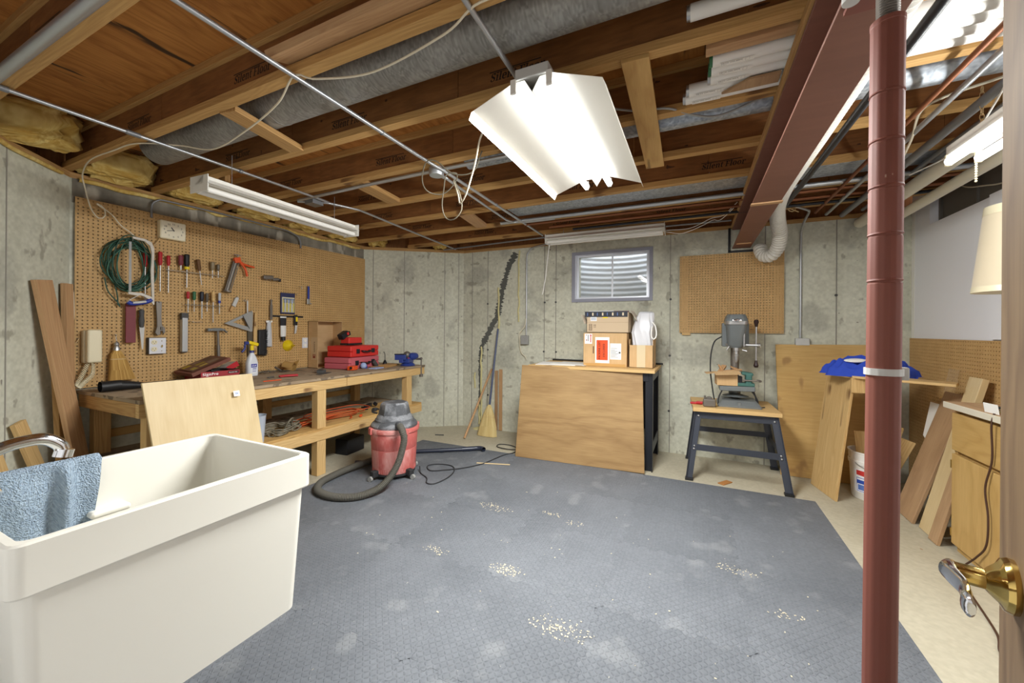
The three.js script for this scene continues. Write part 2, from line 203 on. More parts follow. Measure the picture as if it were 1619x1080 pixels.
// flat print on paper: a canvas drawing on a thin sheet. corners a (lower left), b (lower right), d (upper left)
function canvasMat(w, h, draw, o = {}) { const c = document.createElement('canvas'); c.width = w; c.height = h; const x = c.getContext('2d'); draw(x, w, h); const t = new THREE.CanvasTexture(c); t.colorSpace = THREE.SRGBColorSpace; return new THREE.MeshStandardMaterial({ map: t, roughness: 0.6, ...o }); }
function sheet(a, b, d) { const A = V(...a), B = V(...b), D = V(...d), C = B.clone().add(D).sub(A), n = B.clone().sub(A).cross(D.clone().sub(A)).normalize(); const g = new THREE.BufferGeometry(), P = [A, B, C, A, C, D]; g.setAttribute('position', new THREE.Float32BufferAttribute(P.flatMap(p => [p.x, p.y, p.z]), 3)); g.setAttribute('normal', new THREE.Float32BufferAttribute(P.flatMap(() => [n.x, n.y, n.z]), 3)); g.setAttribute('uv', new THREE.Float32BufferAttribute([0, 0, 1, 0, 1, 1, 0, 0, 1, 1, 0, 1], 2)); return g; }
// ================================================================ THE ROOM
const CE = 2.64, JB = 2.40, ZB = -4.55, XA = -3.95, XR = 1.70;
// floor slab
struct('floor', [box2(-4.3, 2.0, -0.12, 0, -4.9, 3.4)], m.slab);
// walls: prisms on a plan line p -> q, thickness going to the left of the direction
function wallSeg(p, q, y0, y1, t) { const dx = q[0] - p[0], dz = q[1] - p[1], L = Math.hypot(dx, dz), nx = dz / L, nz = -dx / L; const g = uvPlan(new THREE.BoxGeometry(L, y1 - y0, t), 0); const X = V(dx / L, 0, dz / L), Zv = V(nx, 0, nz); g.applyMatrix4(new THREE.Matrix4().makeBasis(X, V(0, 1, 0), V(-nx * 0, 0, 0).copy(X).cross(V(0, 1, 0)))); g.translate((p[0] + q[0]) / 2 + nx * t / 2, (y0 + y1) / 2, (p[1] + q[1]) / 2 + nz * t / 2); return g; }
const WT = 2.36;
const pL0 = [-2.70, 0.11], pLA = [XA, -1.14], pAC = [XA, -3.80], pCB = [-2.88, ZB], pBR = [XR + 0.2, ZB];
const out = (p, q) => wallSeg(p, q, 0, WT, 0.22);
const formLine = (x, y0, y1, z, dir) => bx(dir ? 0.005 : 0.008, y1 - y0, dir ? 0.008 : 0.005, x, (y0 + y1) / 2, z);
{
  const w = struct('wall_left', [out(pL0, pLA)], m.concrete);
  const r = []; for (const t of [0.5, 1.02, 1.5]) r.push(put(bx(0.007, WT, 0.005), pLA[0] + 0.7071 * t, WT / 2, pLA[1] + 0.7071 * t, 0, -Math.PI / 4, 0)); parts('form_seam', r, m.seam, w);
}
{
  const w = struct('wall_bench', [out(pLA, pAC)], m.concrete);
  part('stained_band', [box2(XA - 0.002, XA + 0.003, 2.19, WT, -3.795, -1.15)], m.stain, w, 'dark damp streaks along the wall top');
}
{
  const w = struct('wall_corner', [out(pAC, pCB)], m.concrete);
  const r = []; for (const t of [0.12, 0.52, 1.05, 1.24]) { const f = t / 1.307; r.push(put(bx(0.008, WT, 0.006), pAC[0] + (pCB[0] - pAC[0]) * f, WT / 2, pAC[1] + (pCB[1] - pAC[1]) * f, 0, 0.61, 0)); } parts('form_seam', r, m.seam, w);
}
// window wall with its opening
const WX0 = -1.30, WX1 = -0.475, WY0 = 1.685, WY1 = 2.215;
{
  const w = struct('wall_back', [box2(pCB[0], WX0, 0, WT, ZB - 0.22, ZB), box2(WX1, pBR[0], 0, WT, ZB - 0.22, ZB), box2(WX0, WX1, 0, WY0, ZB - 0.22, ZB), box2(WX0, WX1, WY1, WT, ZB - 0.22, ZB)], m.concrete);
  const r = []; for (const x of [-2.74, -2.50, -1.70, -1.55, -0.25, 0.62, 1.18]) r.push(formLine(x, 0, WT, ZB + 0.001, 0)); parts('form_seam', r, m.seam, w);
  const tie = []; for (const x of [-2.50, -1.70, -1.55, -0.25, 1.18]) for (const y of [0.45, 1.05, 1.66]) tie.push(cy(0.012, 0.012, 0.006, x + rr(-0.01, 0.01), y, ZB + 0.002, Math.PI / 2)); parts('form_tie', tie, m.dark, w);
  // black repair sealant along the crack, ragged outline
  const ln = [[-2.10, 2.30], [-2.15, 2.20], [-2.22, 2.07], [-2.26, 1.92], [-2.29, 1.78], [-2.33, 1.62], [-2.36, 1.50], [-2.47, 1.30], [-2.54, 1.18], [-2.58, 1.10], [-2.60, 0.95], [-2.62, 0.80], [-2.61, 0.60], [-2.62, 0.35], [-2.62, 0.05]];
  const a = [], b = [], cv = new THREE.CatmullRomCurve3(ln.map(p => V(p[0], p[1], 0))), N = 170;
  for (let i = 0; i <= N; i++) { const p = cv.getPoint(i / N), t = cv.getTangent(i / N), f = i / N, hw = (f < 0.62 ? 0.044 : f < 0.75 ? 0.030 : 0.014); a.push([p.x - t.y * hw * rr(0.3, 1.4), p.y + t.x * hw * rr(0.3, 1.3)]); b.push([p.x + t.y * hw * rr(0.3, 1.4), p.y - t.x * hw * rr(0.3, 1.3)]); }
  const g = extr(a.concat(b.reverse()), 0.004, 0); g.translate(0, 0, ZB + 0.001); part('crack_sealant', g, m.sealant, w, 'dark ragged sealant smeared over a long wall crack');
  for (const [x, y0, y1, r0] of [[-2.048, 1.40, 2.33, 0.010], [-2.334, 1.30, 1.87, 0.012], [-2.59, 0.06, 1.09, 0.012], [-2.688, 0.47, 0.74, 0.010], [-2.62, 0.03, 0.40, 0.012]]) { const pts = []; for (let y = y1; y >= y0; y -= 0.07) pts.push([x + rr(-0.008, 0.008), y, ZB + 0.006]); part('foam_drip', tube(pts, r0, 0, 6), m.foam, w); }
  part('foam_puddle', lathe([[0, 0.02], [0.04, 0.018], [0.07, 0.006], [0.075, 0]], -2.60, 0, ZB + 0.05, 14), m.foam, w);
}
// painted drywall partition at the right, with a recess holding a dark duct
{
  const w = struct('wall_right', [box2(XR, XR + 0.12, 0, 2.19, ZB, 0.15), box2(XR + 0.001, XR + 0.12, 2.19, CE, ZB, -4.27)], m.drywall);
  part('corner_bead', box2(XR - 0.001, XR + 0.02, 0, WT, ZB + 0.001, ZB + 0.05), m.white, w);
}
struct('trim_2', [box2(XR - 0.03, XR, 1.28, 2.19, -3.50, -3.02)], m.drywall);
single('boxed_duct', 'dark grey sheet metal duct in the gap above the white partition', 'duct', [box2(XR + 0.06, XR + 0.5, 2.19, CE - 0.02, -4.25, -0.5), box2(XR + 0.045, XR + 0.06, 2.19, 2.6, -3.80, -3.785), box2(XR + 0.045, XR + 0.06, 2.19, 2.6, -4.25, -4.225)], M(0x6c675f, { roughness: 0.6 }));
// door wall beside the camera and the unseen hallway behind it, lit by an added lamp
struct('wall_front', [box2(-2.9, -0.62, 0, CE, 0.03, 0.15), box2(0.26, XR, 0, CE, 0.03, 0.15), box2(-0.62, 0.26, 2.06, CE, 0.03, 0.15)], m.drywall);
struct('wall_hall', [box2(-1.72, -1.6, 0, CE, 0.15, 3.2), box2(XR, XR + 0.12, 0, CE, 0.15, 3.2), box2(-1.72, XR + 0.12, 0, CE, 3.2, 3.32)], m.drywall);
// sill plates and rim boards
{
  const plate = (p, q, y0, y1, t, o) => { const g = wallSeg(p, q, y0, y1, t); const dx = q[0] - p[0], dz = q[1] - p[1], L = Math.hypot(dx, dz); g.translate(dz / L * -o, 0, -dx / L * -o); return g; };
  const segs = [[pL0, pLA], [pLA, pAC], [pAC, pCB], [pCB, pBR]];
  const tr = struct('trim_1', segs.map(([p, q]) => plate(p, q, WT, JB, 0.14, 0)), m.pineDull);
  part('rim_light_stop', [pL0, pLA, pAC, pCB].map(p => cy(0.13, 0.13, CE - JB + 0.04, p[0] + [-0.12, -0.13, -0.12, -0.05][[pL0, pLA, pAC, pCB].indexOf(p)], (CE + JB) / 2, p[1] + [0.1, 0.06, -0.08, -0.14][[pL0, pLA, pAC, pCB].indexOf(p)])), m.web, tr);  // added posts that keep outside light from leaking in at the rim corners
  part('rim_board', segs.map(([p, q]) => plate(p, q, JB, CE, 0.05, -0.11)), m.web, tr);
}
// ceiling: subfloor and wooden I-joists
const jz = [-0.11, -0.612, -1.118, -1.613, -2.10, -2.63, -3.12, -3.63, -4.13];
const xEnd = z => (z > -1.14 ? XA + (z + 1.14) : z > -3.8 ? XA : XA + (-3.8 - z) * 1.07 / 0.75) + 0.0;
const ceiling = struct('ceiling', null);
for (let i = 0; i < 6; i++) { const x0 = -4.3 + i * 1.22, x1 = x0 + 1.217; part('subfloor_panel', box2(x0, x1, CE, CE + 0.02, -4.9, 3.4, 2), m.subfloor, ceiling); }
const stampMat = canvasMat(512, 128, (x, w, h) => { x.clearRect(0, 0, w, h); x.fillStyle = '#1c120c'; x.font = 'italic bold 78px serif'; x.fillText('Silent Floor', 24, 92); x.fillRect(20, 22, 440, 7); x.fillRect(60, 34, 300, 4); }, { transparent: true, roughness: 0.8 });
for (const z of jz) {
  const x0 = xEnd(z), x1 = XR + 0.3, cuts = [x0]; let x = -2.55 + rr(-0.3, 0.3); while (x < x1 - 0.3) { if (x > x0 + 0.3) cuts.push(x); x += 1.22; } cuts.push(x1);
  const web = []; for (let i = 0; i + 1 < cuts.length; i++) web.push(box2(cuts[i] + (i ? 0.0025 : 0), cuts[i + 1], JB + 0.036, CE - 0.036, z - 0.005, z + 0.005, 1));
  const j = part('joist', web, m.web, ceiling);
  part('bottom_flange', rbox2(x0, x1, JB, JB + 0.038, z - 0.027, z + 0.027, 0.002), m.flange, j); part('top_flange', rbox2(x0, x1, CE - 0.038, CE, z - 0.027, z + 0.027, 0.002), m.flange, j);
  for (let s = x0 + 0.8 + rr(0, 0.4); s < 0.3; s += 1.05) part('stamped_lettering', sheet([s, JB + 0.055, z + 0.0056], [s + 0.30, JB + 0.055, z + 0.0056], [s, JB + 0.055 + 0.085, z + 0.0056]), stampMat, j);
}
// yellow insulation stuffed in the joist ends
{
  function pillow(cx, cyy, cz, w, h, d, ry) { const g = new THREE.SphereGeometry(1, 48, 32), p = g.attributes.position; const sd = Math.floor(rr(0, 900)); for (let i = 0; i < p.count; i++) { let v = [p.getX(i), p.getY(i), p.getZ(i)].map(t => Math.sign(t) * Math.pow(Math.abs(t), 0.45)); const n = 1 + 0.34 * (vn(v[0] * 3 + 9, v[1] * 3 + v[2] * 2 + 9, 64, 64, sd) - 0.5) + 0.22 * (vn(v[0] * 8 + 20, v[1] * 7 + v[2] * 7 + 20, 64, 64, sd + 1) - 0.5) + 0.1 * (vn(v[0] * 19 + 40, v[1] * 19 + v[2] * 15 + 40, 64, 64, sd + 2) - 0.5); p.setXYZ(i, v[0] * n * w / 2, v[1] * n * h / 2, v[2] * n * d / 2); } g.computeVertexNormals(); const u = g.attributes.uv; for (let i = 0; i < u.count; i++) u.setXY(i, u.getX(i) * 1.5, u.getY(i)); return put(fin(g), cx, cyy, cz, 0, ry, 0); }
  const lab = ['yellow fibreglass batt in the dark corner above the plain left wall', 'yellow fibreglass batt at the end of the round duct', 'yellow fibreglass batt above the wall clock', 'yellow fibreglass batt above the left end of the unlit strip light', 'yellow fibreglass batt behind the middle of the strip light', 'yellow fibreglass batt above the far end of the brown pegboard', 'yellow fibreglass batt in the joist bay above the angled corner wall', 'yellow fibreglass batt above the corner beside the long wall crack'];
  const bays = [[-0.87, -3.60, -0.6], [-1.37, XA + 0.03, 0], [-1.86, XA + 0.03, 0], [-2.37, XA + 0.03, 0], [-2.87, XA + 0.03, 0], [-3.38, XA + 0.03, 0], [-3.86, -3.78, 0.6], [-4.28, -3.1, 0.7]];
  bays.forEach(([z, x, ry], i) => single('insulation_batt', lab[i], 'insulation', [pillow(x, 2.53, z, 0.20, 0.24, i === 7 ? 0.25 : 0.40, ry)], m.insul, 'insulation batts along the rim'));
  // strip of insulation bulging out under the sill
  const pts = []; for (let z = -1.18; z > -3.8; z -= 0.11) pts.push([XA + 0.012 + rr(0, 0.012), WT + rr(-0.02, 0.012), z]); single('sill_insulation', 'thin yellow insulation squeezed out under the sill above the pegboard', 'insulation', tube(pts, 0.016, 0, 7), m.insul);
  const pl = []; for (let t = 0.1; t < 1.5; t += 0.1) pl.push([pLA[0] + 0.7071 * t + 0.01, WT + rr(-0.01, 0.01), pLA[1] + 0.7071 * t - 0.01]); single('sill_insulation', 'thin tan insulation squeezed out above the plain left wall', 'insulation', tube(pl, 0.013, 0, 7), m.insul);
}
// ---------------------------------------------------------------- window and its corrugated well
{
  const win = struct('window_1', null), z0 = ZB - 0.02;
  const fr = (x0, x1, y0, y1, t, d, z) => [box2(x0, x1, y0, y0 + t, z - d, z), box2(x0, x1, y1 - t, y1, z - d, z), box2(x0, x0 + t, y0 + t, y1 - t, z - d, z), box2(x1 - t, x1, y0 + t, y1 - t, z - d, z)];
  part('window_frame', fr(-1.347, -0.429, 1.652, 2.247, 0.036, 0.022, ZB + 0.018), m.frame, win, 'grey painted window surround');
  part('track', fr(WX0 - 0.012, WX1 + 0.012, WY0 - 0.012, WY1 + 0.012, 0.022, 0.07, ZB + 0.004), M(0xd8dbe4, { roughness: 0.4, metalness: 0.3 }), win);
  for (const [a, b, zz] of [[WX0 + 0.01, -0.87, ZB - 0.035], [-0.89, WX1 - 0.01, ZB - 0.055]]) { const s = part('sash', fr(a, b, WY0 + 0.01, WY1 - 0.01, 0.016, 0.014, zz), M(0xe8eaf0, { roughness: 0.35, metalness: 0.3 }), win); part('pane', box2(a + 0.015, b - 0.015, WY0 + 0.025, WY1 - 0.025, zz - 0.009, zz - 0.006), m.glass, s); }
  // the steel window well outside
  const rings = [], cxw = -0.888; for (let k = 0; k <= 84; k++) { const y = 1.35 + k * 0.0143, R = 0.58 + 0.007 * Math.sin(k / 84 * 1.2 / 0.068 * Math.PI * 2); const r = []; for (let i = 0; i <= 28; i++) { const a = Math.PI + i / 28 * Math.PI; r.push([cxw + Math.cos(a) * R * 1.0, y, ZB - 0.22 + Math.sin(a) * R]); } rings.push(r); }
  const pos = []; for (let k = 0; k < 84; k++) for (let i = 0; i < 28; i++) { const a = rings[k][i], b = rings[k][i + 1], c = rings[k + 1][i + 1], d = rings[k + 1][i]; pos.push(...a, ...b, ...c, ...a, ...c, ...d); }
  let g = new THREE.BufferGeometry(); g.setAttribute('position', new THREE.Float32BufferAttribute(pos, 3)); g.computeVertexNormals(); g = fin(toCreasedNormals(g, 0.9)); const uv = g.attributes.uv, pp = g.attributes.position; for (let i = 0; i < uv.count; i++) uv.setXY(i, pp.getX(i) + pp.getZ(i), pp.getY(i));
  const well = thing('window_well', 'corrugated galvanized steel window well outside the glass', 'window well'); const gw = M(0xd4d7da, { metalness: 0.2, roughness: 0.5 }); gw.side = THREE.DoubleSide; part('corrugated_shell', g, gw, well);
  part('gravel', [box2(-1.7, -0.1, 1.25, 1.40, ZB - 1.0, ZB - 0.22)], M(0x8f8878, { roughness: 1, bump: T.concreteBump, bs: 0.02 }), well);
  struct('wall_soil', [box2(-4.2, -1.55, 0.5, 2.5, ZB - 1.6, ZB - 0.22), box2(-0.2, 2.2, 0.5, 2.5, ZB - 1.6, ZB - 0.22), box2(-1.55, -0.2, 0.5, 2.5, ZB - 1.6, ZB - 0.86), box2(-1.55, -0.2, 0.5, 1.25, ZB - 0.86, ZB - 0.22)], M(0x6a5a44, { roughness: 1 }));
}
// ---------------------------------------------------------------- pegboards (every hole is cut)
function peg(w, h, pitch = 0.0254, r = 0.0046, t = 0.007) {   // local: x right, y up, front face at z=0
  const nx = Math.floor(w / pitch), ny = Math.floor(h / pitch), px = w / nx, py = h / ny, pos = [], nor = [], uv = [];
  const P3 = (x, y, z, a, b, c) => { pos.push(x, y, z); nor.push(a, b, c); uv.push(x, y); };
  const o = [], q = []; for (let k = 0; k < 8; k++) { const a = k * Math.PI / 4; q.push([Math.cos(a) * r, Math.sin(a) * r]); const s = 1 / Math.max(Math.abs(Math.cos(a)), Math.abs(Math.sin(a))); o.push([Math.cos(a) * s * px / 2, Math.sin(a) * s * py / 2]); }
  for (let j = 0; j < ny; j++) for (let i = 0; i < nx; i++) { const cx = (i + 0.5) * px, cyy = (j + 0.5) * py; for (let k = 0; k < 8; k++) { const l = (k + 1) % 8, a = [cx + q[k][0], cyy + q[k][1]], b = [cx + o[k][0], cyy + o[k][1]], c = [cx + o[l][0], cyy + o[l][1]], d = [cx + q[l][0], cyy + q[l][1]]; for (const v of [a, b, c, a, c, d]) P3(v[0], v[1], 0, 0, 0, 1); const n0 = [-q[k][0] / r, -q[k][1] / r]; for (const [v, z] of [[a, 0], [d, 0], [d, -t], [a, 0], [d, -t], [a, -t]]) P3(v[0], v[1], z, n0[0], n0[1], 0); } }
  const g = new THREE.BufferGeometry(); g.setAttribute('position', new THREE.Float32BufferAttribute(pos, 3)); g.setAttribute('normal', new THREE.Float32BufferAttribute(nor, 3)); g.setAttribute('uv', new THREE.Float32BufferAttribute(uv, 2));
  return [g, box2(-0.0005, 0, 0, h, -t, 0), box2(w, w + 0.0005, 0, h, -t, 0), box2(0, w, h, h + 0.0005, -t, 0), box2(0, w, -0.0005, 0, -t, 0)];
}
{
  const p = thing('pegboard', 'long brown pegboard full of hanging tools above the workbench', 'pegboard');
  part('perforated_panel', peg(2.635, 1.345).map(g => put(g, XA + 0.026, 0.885, -1.16, 0, Math.PI / 2, 0)), m.hard, p);
  const st = []; for (const y of [0.95, 1.55, 2.20]) st.push(box2(XA + 0.004, XA + 0.019, y - 0.02, y + 0.02, -3.78, -1.18)); parts('furring_strip', st, m.pineDull, p);
}
{
  const p = thing('pegboard', 'small bare tan pegboard on the concrete wall right of the window', 'pegboard');
  part('perforated_panel', peg(0.925, 0.81).map(g => put(g, -0.155, 1.30, ZB + 0.034)), m.hard, p);
  parts('mounting_block', [box2(-0.13, -0.05, 1.275, 1.33, ZB + 0.002, ZB + 0.027), box2(0.70, 0.76, 1.32, 2.08, ZB + 0.002, ZB + 0.027), box2(-0.14, -0.08, 1.34, 2.08, ZB + 0.002, ZB + 0.027)], m.pine, p);
}
{
  const p = thing('pegboard', 'tan pegboard on the white partition behind the leaning boards', 'pegboard');
  part('perforated_panel', peg(1.5, 1.24).map(g => put(g, XR - 0.014, 0.03, -4.54, 0, -Math.PI / 2, 0)), m.hard, p);
  parts('furring_strip', [box2(XR - 0.008, XR, 0.1, 0.14, -4.5, -3.1), box2(XR - 0.008, XR, 1.2, 1.24, -4.5, -3.1)], m.pineDull, p);
}
// ---------------------------------------------------------------- foam mat of interlocking tiles
{
  const mt = thing('foam_floor_mat', 'large grey interlocking foam mat with diamond tread over the concrete floor', 'floor mat');
  const S = 0.625, X0 = -2.905, Z0 = -3.72, NX = 6, NZ = 6, P = 12, D = 0.012;
  const tooth = (i, sgn) => { const a = []; const p = S / P; for (let k = 0; k < P; k++) { const s = k * p; const d = (k & 1 ? 1 : -1) * D * sgn; a.push([s + p * 0.14, d], [s + p * 0.86, d]); } return a; };
  for (let j = 0; j < NZ; j++) for (let i = 0; i < NX; i++) {
    const pts = [], x0 = X0 + i * S, z0 = Z0 + j * S, e = 0;
    const side = (fn, open) => { if (open) return; for (const [s, d] of tooth(0, 1)) pts.push(fn(s, d)); };
    pts.push([x0, -z0]); side((s, d) => [x0 + s, -(z0 + d)], j === 0);
    pts.push([x0 + S, -z0]); side((s, d) => [x0 + S + d, -(z0 + s)], i === NX - 1);
    pts.push([x0 + S, -(z0 + S)]); { const t = tooth(0, 1).reverse(); if (j !== NZ - 1) for (const [s, d] of t) pts.push([x0 + s, -(z0 + S + d)]); }
    pts.push([x0, -(z0 + S)]); { const t = tooth(0, 1).reverse(); if (i !== 0) for (const [s, d] of t) pts.push([x0 + d, -(z0 + s)]); }
    const q = [...pts].map(([a, b]) => [a, -b]).reverse(), N = q.length, cl = (v, lo, hi) => Math.min(hi, Math.max(lo, v)), I = 0.022, pos = [];
    const cxx = x0 + S / 2, czz = z0 + S / 2, top = p => { const dx = cxx - p[0], dz = czz - p[1], L = Math.hypot(dx, dz); return [p[0] + dx / L * 0.0011, 0.0115, p[1] + dz / L * 0.0011]; }, inn = p => [cl(p[0], x0 + I, x0 + S - I), 0.0115, cl(p[1], z0 + I, z0 + S - I)], tri = (...t) => t.forEach(v => pos.push(...v));
    for (let k = 0; k < N; k++) { const p = q[k], r = q[(k + 1) % N], P0 = [p[0], 0.0005, p[1]], R0 = [r[0], 0.0005, r[1]], P1 = [p[0], 0.0104, p[1]], R1 = [r[0], 0.0104, r[1]], P2 = top(p), R2 = top(r), P3 = inn(p), R3 = inn(r); tri(P0, R0, R1); tri(P0, R1, P1); tri(P1, R1, R2); tri(P1, R2, P2); tri(P2, R2, R3); if (Math.hypot(P3[0] - R3[0], P3[2] - R3[2]) > 1e-6) tri(P2, R3, P3); }
    const A = [x0 + I, 0.0115, z0 + I], B = [x0 + S - I, 0.0115, z0 + I], C = [x0 + S - I, 0.0115, z0 + S - I], Dd = [x0 + I, 0.0115, z0 + S - I]; tri(A, C, B); tri(A, Dd, C);
    const g0 = new THREE.BufferGeometry(); g0.setAttribute('position', new THREE.Float32BufferAttribute(pos, 3)); g0.computeVertexNormals(); const g = fin(g0); { const p = g.attributes.position, uv = g.attributes.uv, o = rnd() * 2, w = rnd() * 2; for (let k = 0; k < p.count; k++) uv.setXY(k, p.getX(k) + o, p.getZ(k) + w); }
    part('tile', g, m.mat, mt);
  }
}
// ---------------------------------------------------------------- steel beam and post
{
  const b = thing('steel_beam', 'red-brown steel I-beam carrying the joists', 'beam');
  part('bottom_flange', rbox2(0.332, 0.492, 2.157, 2.168, -4.60, 0.02, 0.003), m.beam, b); part('web', box2(0.406, 0.418, 2.166, 2.351, -4.60, 0.02), m.beam, b); part('top_flange', rbox2(0.332, 0.492, 2.349, 2.360, -4.60, 0.02, 0.003), m.beam, b);
  part('nailer_plate', rbox2(0.322, 0.502, 2.360, 2.399, -4.52, 0.02, 0.003), m.pineDull, b, 'wooden plate bolted on top of the beam');
  part('strap', [box2(0.325, 0.50, 2.150, 2.157, -3.02, -2.975), box2(0.35, 0.47, 2.150, 2.157, -4.30, -4.27)], m.cedar, b);
  part('pocket_edge', [box2(0.296, 0.318, 2.13, 2.37, ZB, ZB + 0.012), box2(0.296, 0.53, 2.118, 2.14, ZB, ZB + 0.012)], m.black, b, 'black caulked edge where the beam enters the wall');
  part('weld_lug', [cy(0.018, 0.018, 0.02, 0.345, 2.15, -1.235)], m.lightGray, b);
}
{
  const p = thing('support_post', 'red-brown round steel post standing in the foreground under the beam', 'post');
  const B0 = V(0.399, 0, -1.215), T0 = V(0.411, 2.06, -1.222), at = y => B0.clone().lerp(T0, y / 2.06);
  const prof = [[0, 0.0125], [0.0315, 0.0125]]; for (const y of [0.70]) prof.push([0.0315, y]);
  const gr = [1.440, 1.550, 1.662, 1.772, 1.885]; for (const y of gr) prof.push([0.0315, y - 0.005], [0.0301, y - 0.0035], [0.0301, y], [0.0329, y + 0.002], [0.0315, y + 0.006]); prof.push([0.0315, 2.05], [0.0324, 2.052], [0.0324, 2.062], [0, 2.062]);
  const g = lathe(prof, 0, 0, 0, 48, 0, 0, 0, 0.3); const sh = new THREE.Matrix4().set(1, (T0.x - B0.x) / 2.06, 0, B0.x, 0, 1, 0, 0, 0, (T0.z - B0.z) / 2.06, 1, B0.z, 0, 0, 0, 1); g.applyMatrix4(sh); part('tube', g, m.post, p);
  const th = [[0, 2.06]]; for (let y = 2.062; y < 2.145; y += 0.006) th.push([0.019, y], [0.022, y + 0.003]); th.push([0.019, 2.146], [0, 2.146]); part('screw_jack', lathe(th, T0.x, 0, T0.z, 24), m.oldSteel, p); part('head_plate', box2(0.345, 0.479, 2.145, 2.156, -1.29, -1.15), m.post, p);
  const c = at(1.226); part('strap_clamp', [lathe([[0.0316, -0.008], [0.0355, -0.008], [0.0355, 0.008], [0.0316, 0.008]], c.x, 1.226, c.z, 40), rb(0.02, 0.03, 0.02, c.x + 0.038, 1.222, c.z - 0.01)], m.lightGray, p, 'pale grey strap clamped round the post');
}
// ---------------------------------------------------------------- door beside the camera
{
  const d = struct('door_1', null); const H = V(0.218, 0, -0.125), Fr = V(0.426, 0, -0.864), u = Fr.clone().sub(H).normalize(), n = V(-u.z, 0, u.x).multiplyScalar(-1);   // n faces the camera side (left)
  if (n.x > 0) n.multiplyScalar(-1);
  const g = uvPlan(new THREE.BoxGeometry(0.768, 2.03, 0.035), 1); g.applyMatrix4(new THREE.Matrix4().makeBasis(u, V(0, 1, 0), u.clone().cross(V(0, 1, 0)))); const c = H.clone().lerp(Fr, 0.5).addScaledVector(n, -0.0175); g.translate(c.x, 0.01 + 1.015, c.z); part('door_leaf', g, m.door, d, 'brown wood-grain door leaf');
  const hp = Fr.clone().addScaledVector(u, -0.075); hp.y = 0.965; const T4 = new THREE.Matrix4().makeBasis(u, n, u.clone().cross(n)); T4.setPosition(hp);
  // local: x along the door to its free edge, y out of the door face, z = u x n
  const loc = g2 => { g2.applyMatrix4(T4); return g2; };
  const h = part('door_handle', [loc(lathe([[0, 0], [0.036, 0], [0.037, 0.006], [0.034, 0.012], [0.026, 0.016], [0.018, 0.024], [0.0135, 0.028], [0.0135, 0.058], [0.0125, 0.060], [0, 0.060]], 0, 0, 0, 32))], m.brass, d, 'brass rose and spindle');
  const up = T4.clone().invert().transformDirection ? V(0, 1, 0).transformDirection(T4.clone().invert()) : V(0, 1, 0);
  const lv = ringLoft([[0.014, 0.056, 0.004, 0.009], [0.010, 0.060, 0.010, 0.013], [0, 0.062, 0.011, 0.015], [-0.02, 0.060, 0.008, 0.014], [-0.045, 0.054, 0.006, 0.013], [-0.07, 0.055, 0.0055, 0.014], [-0.09, 0.058, 0.006, 0.015], [-0.102, 0.057, 0.006, 0.013], [-0.106, 0.055, 0.003, 0.007]].map(([x, yy, a, b]) => Array.from({ length: 16 }, (_, i) => [x, yy + Math.cos(i / 16 * 6.283) * a, Math.sin(i / 16 * 6.283) * b])), true, true, 0.8); part('lever', loc(lv), m.chrome, h, 'curved chrome lever');
}
// ================================================================ LIGHT FITTINGS
function areaLamp(x, y, z, w, l, rad, col, parent, tilt = 0) {   // light leaving downwards, turned by tilt about the tube; long side along z
  const L = new THREE.RectAreaLight(col, rad, tilt ? l : w, tilt ? w : l); L.position.set(x + Math.sin(tilt) * 0.003, y, z); L.lookAt(x + Math.sin(tilt), y - Math.cos(tilt), z); if (parent) parent.add(L); else scene.add(L); return L;
}
const tubeGeo = (x, y, z0, z1, r = 0.019) => rod([x, y, z0], [x, y, z1], r, r, 14);
{ // lit double shop light in the middle of the room
  const t = thing('shop_light', 'lit white double-tube shop light with winged reflector hanging in the centre', 'light fitting');
  const z0 = -2.52, z1 = -1.41, q = (a, b, th = 0.0012) => { const dx = b[0] - a[0], dy = b[1] - a[1], L = Math.hypot(dx, dy); return bx(L, th, z1 - z0, (a[0] + b[0]) / 2, (a[1] + b[1]) / 2, (z0 + z1) / 2, 0, 0, Math.atan2(dy, dx)); };
  const sheetM = M(0xf6f3ea, { roughness: 0.4 });
  for (const s of [1, -1]) { const X = v => -0.585 + s * v; part('reflector_wing', [q([X(0.085), 2.305], [X(0.275), 2.235]), q([X(0.275), 2.235], [X(0.288), 2.205]), q([X(0), 2.252], [X(0.032), 2.305]), q([X(0.032), 2.305], [X(0.085), 2.305])], sheetM, t); }
  part('housing', [rbox2(-0.655, -0.515, 2.308, 2.350, z0, z1 + 0.01, 0.004)], m.lightGray, t);
  for (const s of [1, -1]) { const x = -0.585 + s * 0.075; part('tube', tubeGeo(x, 2.272, z0 - 0.03, z1 + 0.005), m.glow, t); parts('lamp_holder', [rbox2(x - 0.012, x + 0.012, 2.252, 2.31, z1 + 0.006, z1 + 0.018), rbox2(x - 0.012, x + 0.012, 2.252, 2.31, z0 - 0.045, z0 - 0.032)], m.white, t); areaLamp(-0.585 + s * 0.145, 2.160, (z0 + z1) / 2, 0.27, 1.10, L_CENTRE, TUBE_WARM, null, s > 0 ? 0.25 : -0.58); }
  parts('hanger', [rod([-0.585, 2.35, z1 - 0.2], [-0.585, 2.42, z1 - 0.2], 0.002), rod([-0.585, 2.35, z0 + 0.25], [-0.585, 2.42, z0 + 0.25], 0.002)], m.steel, t);
}
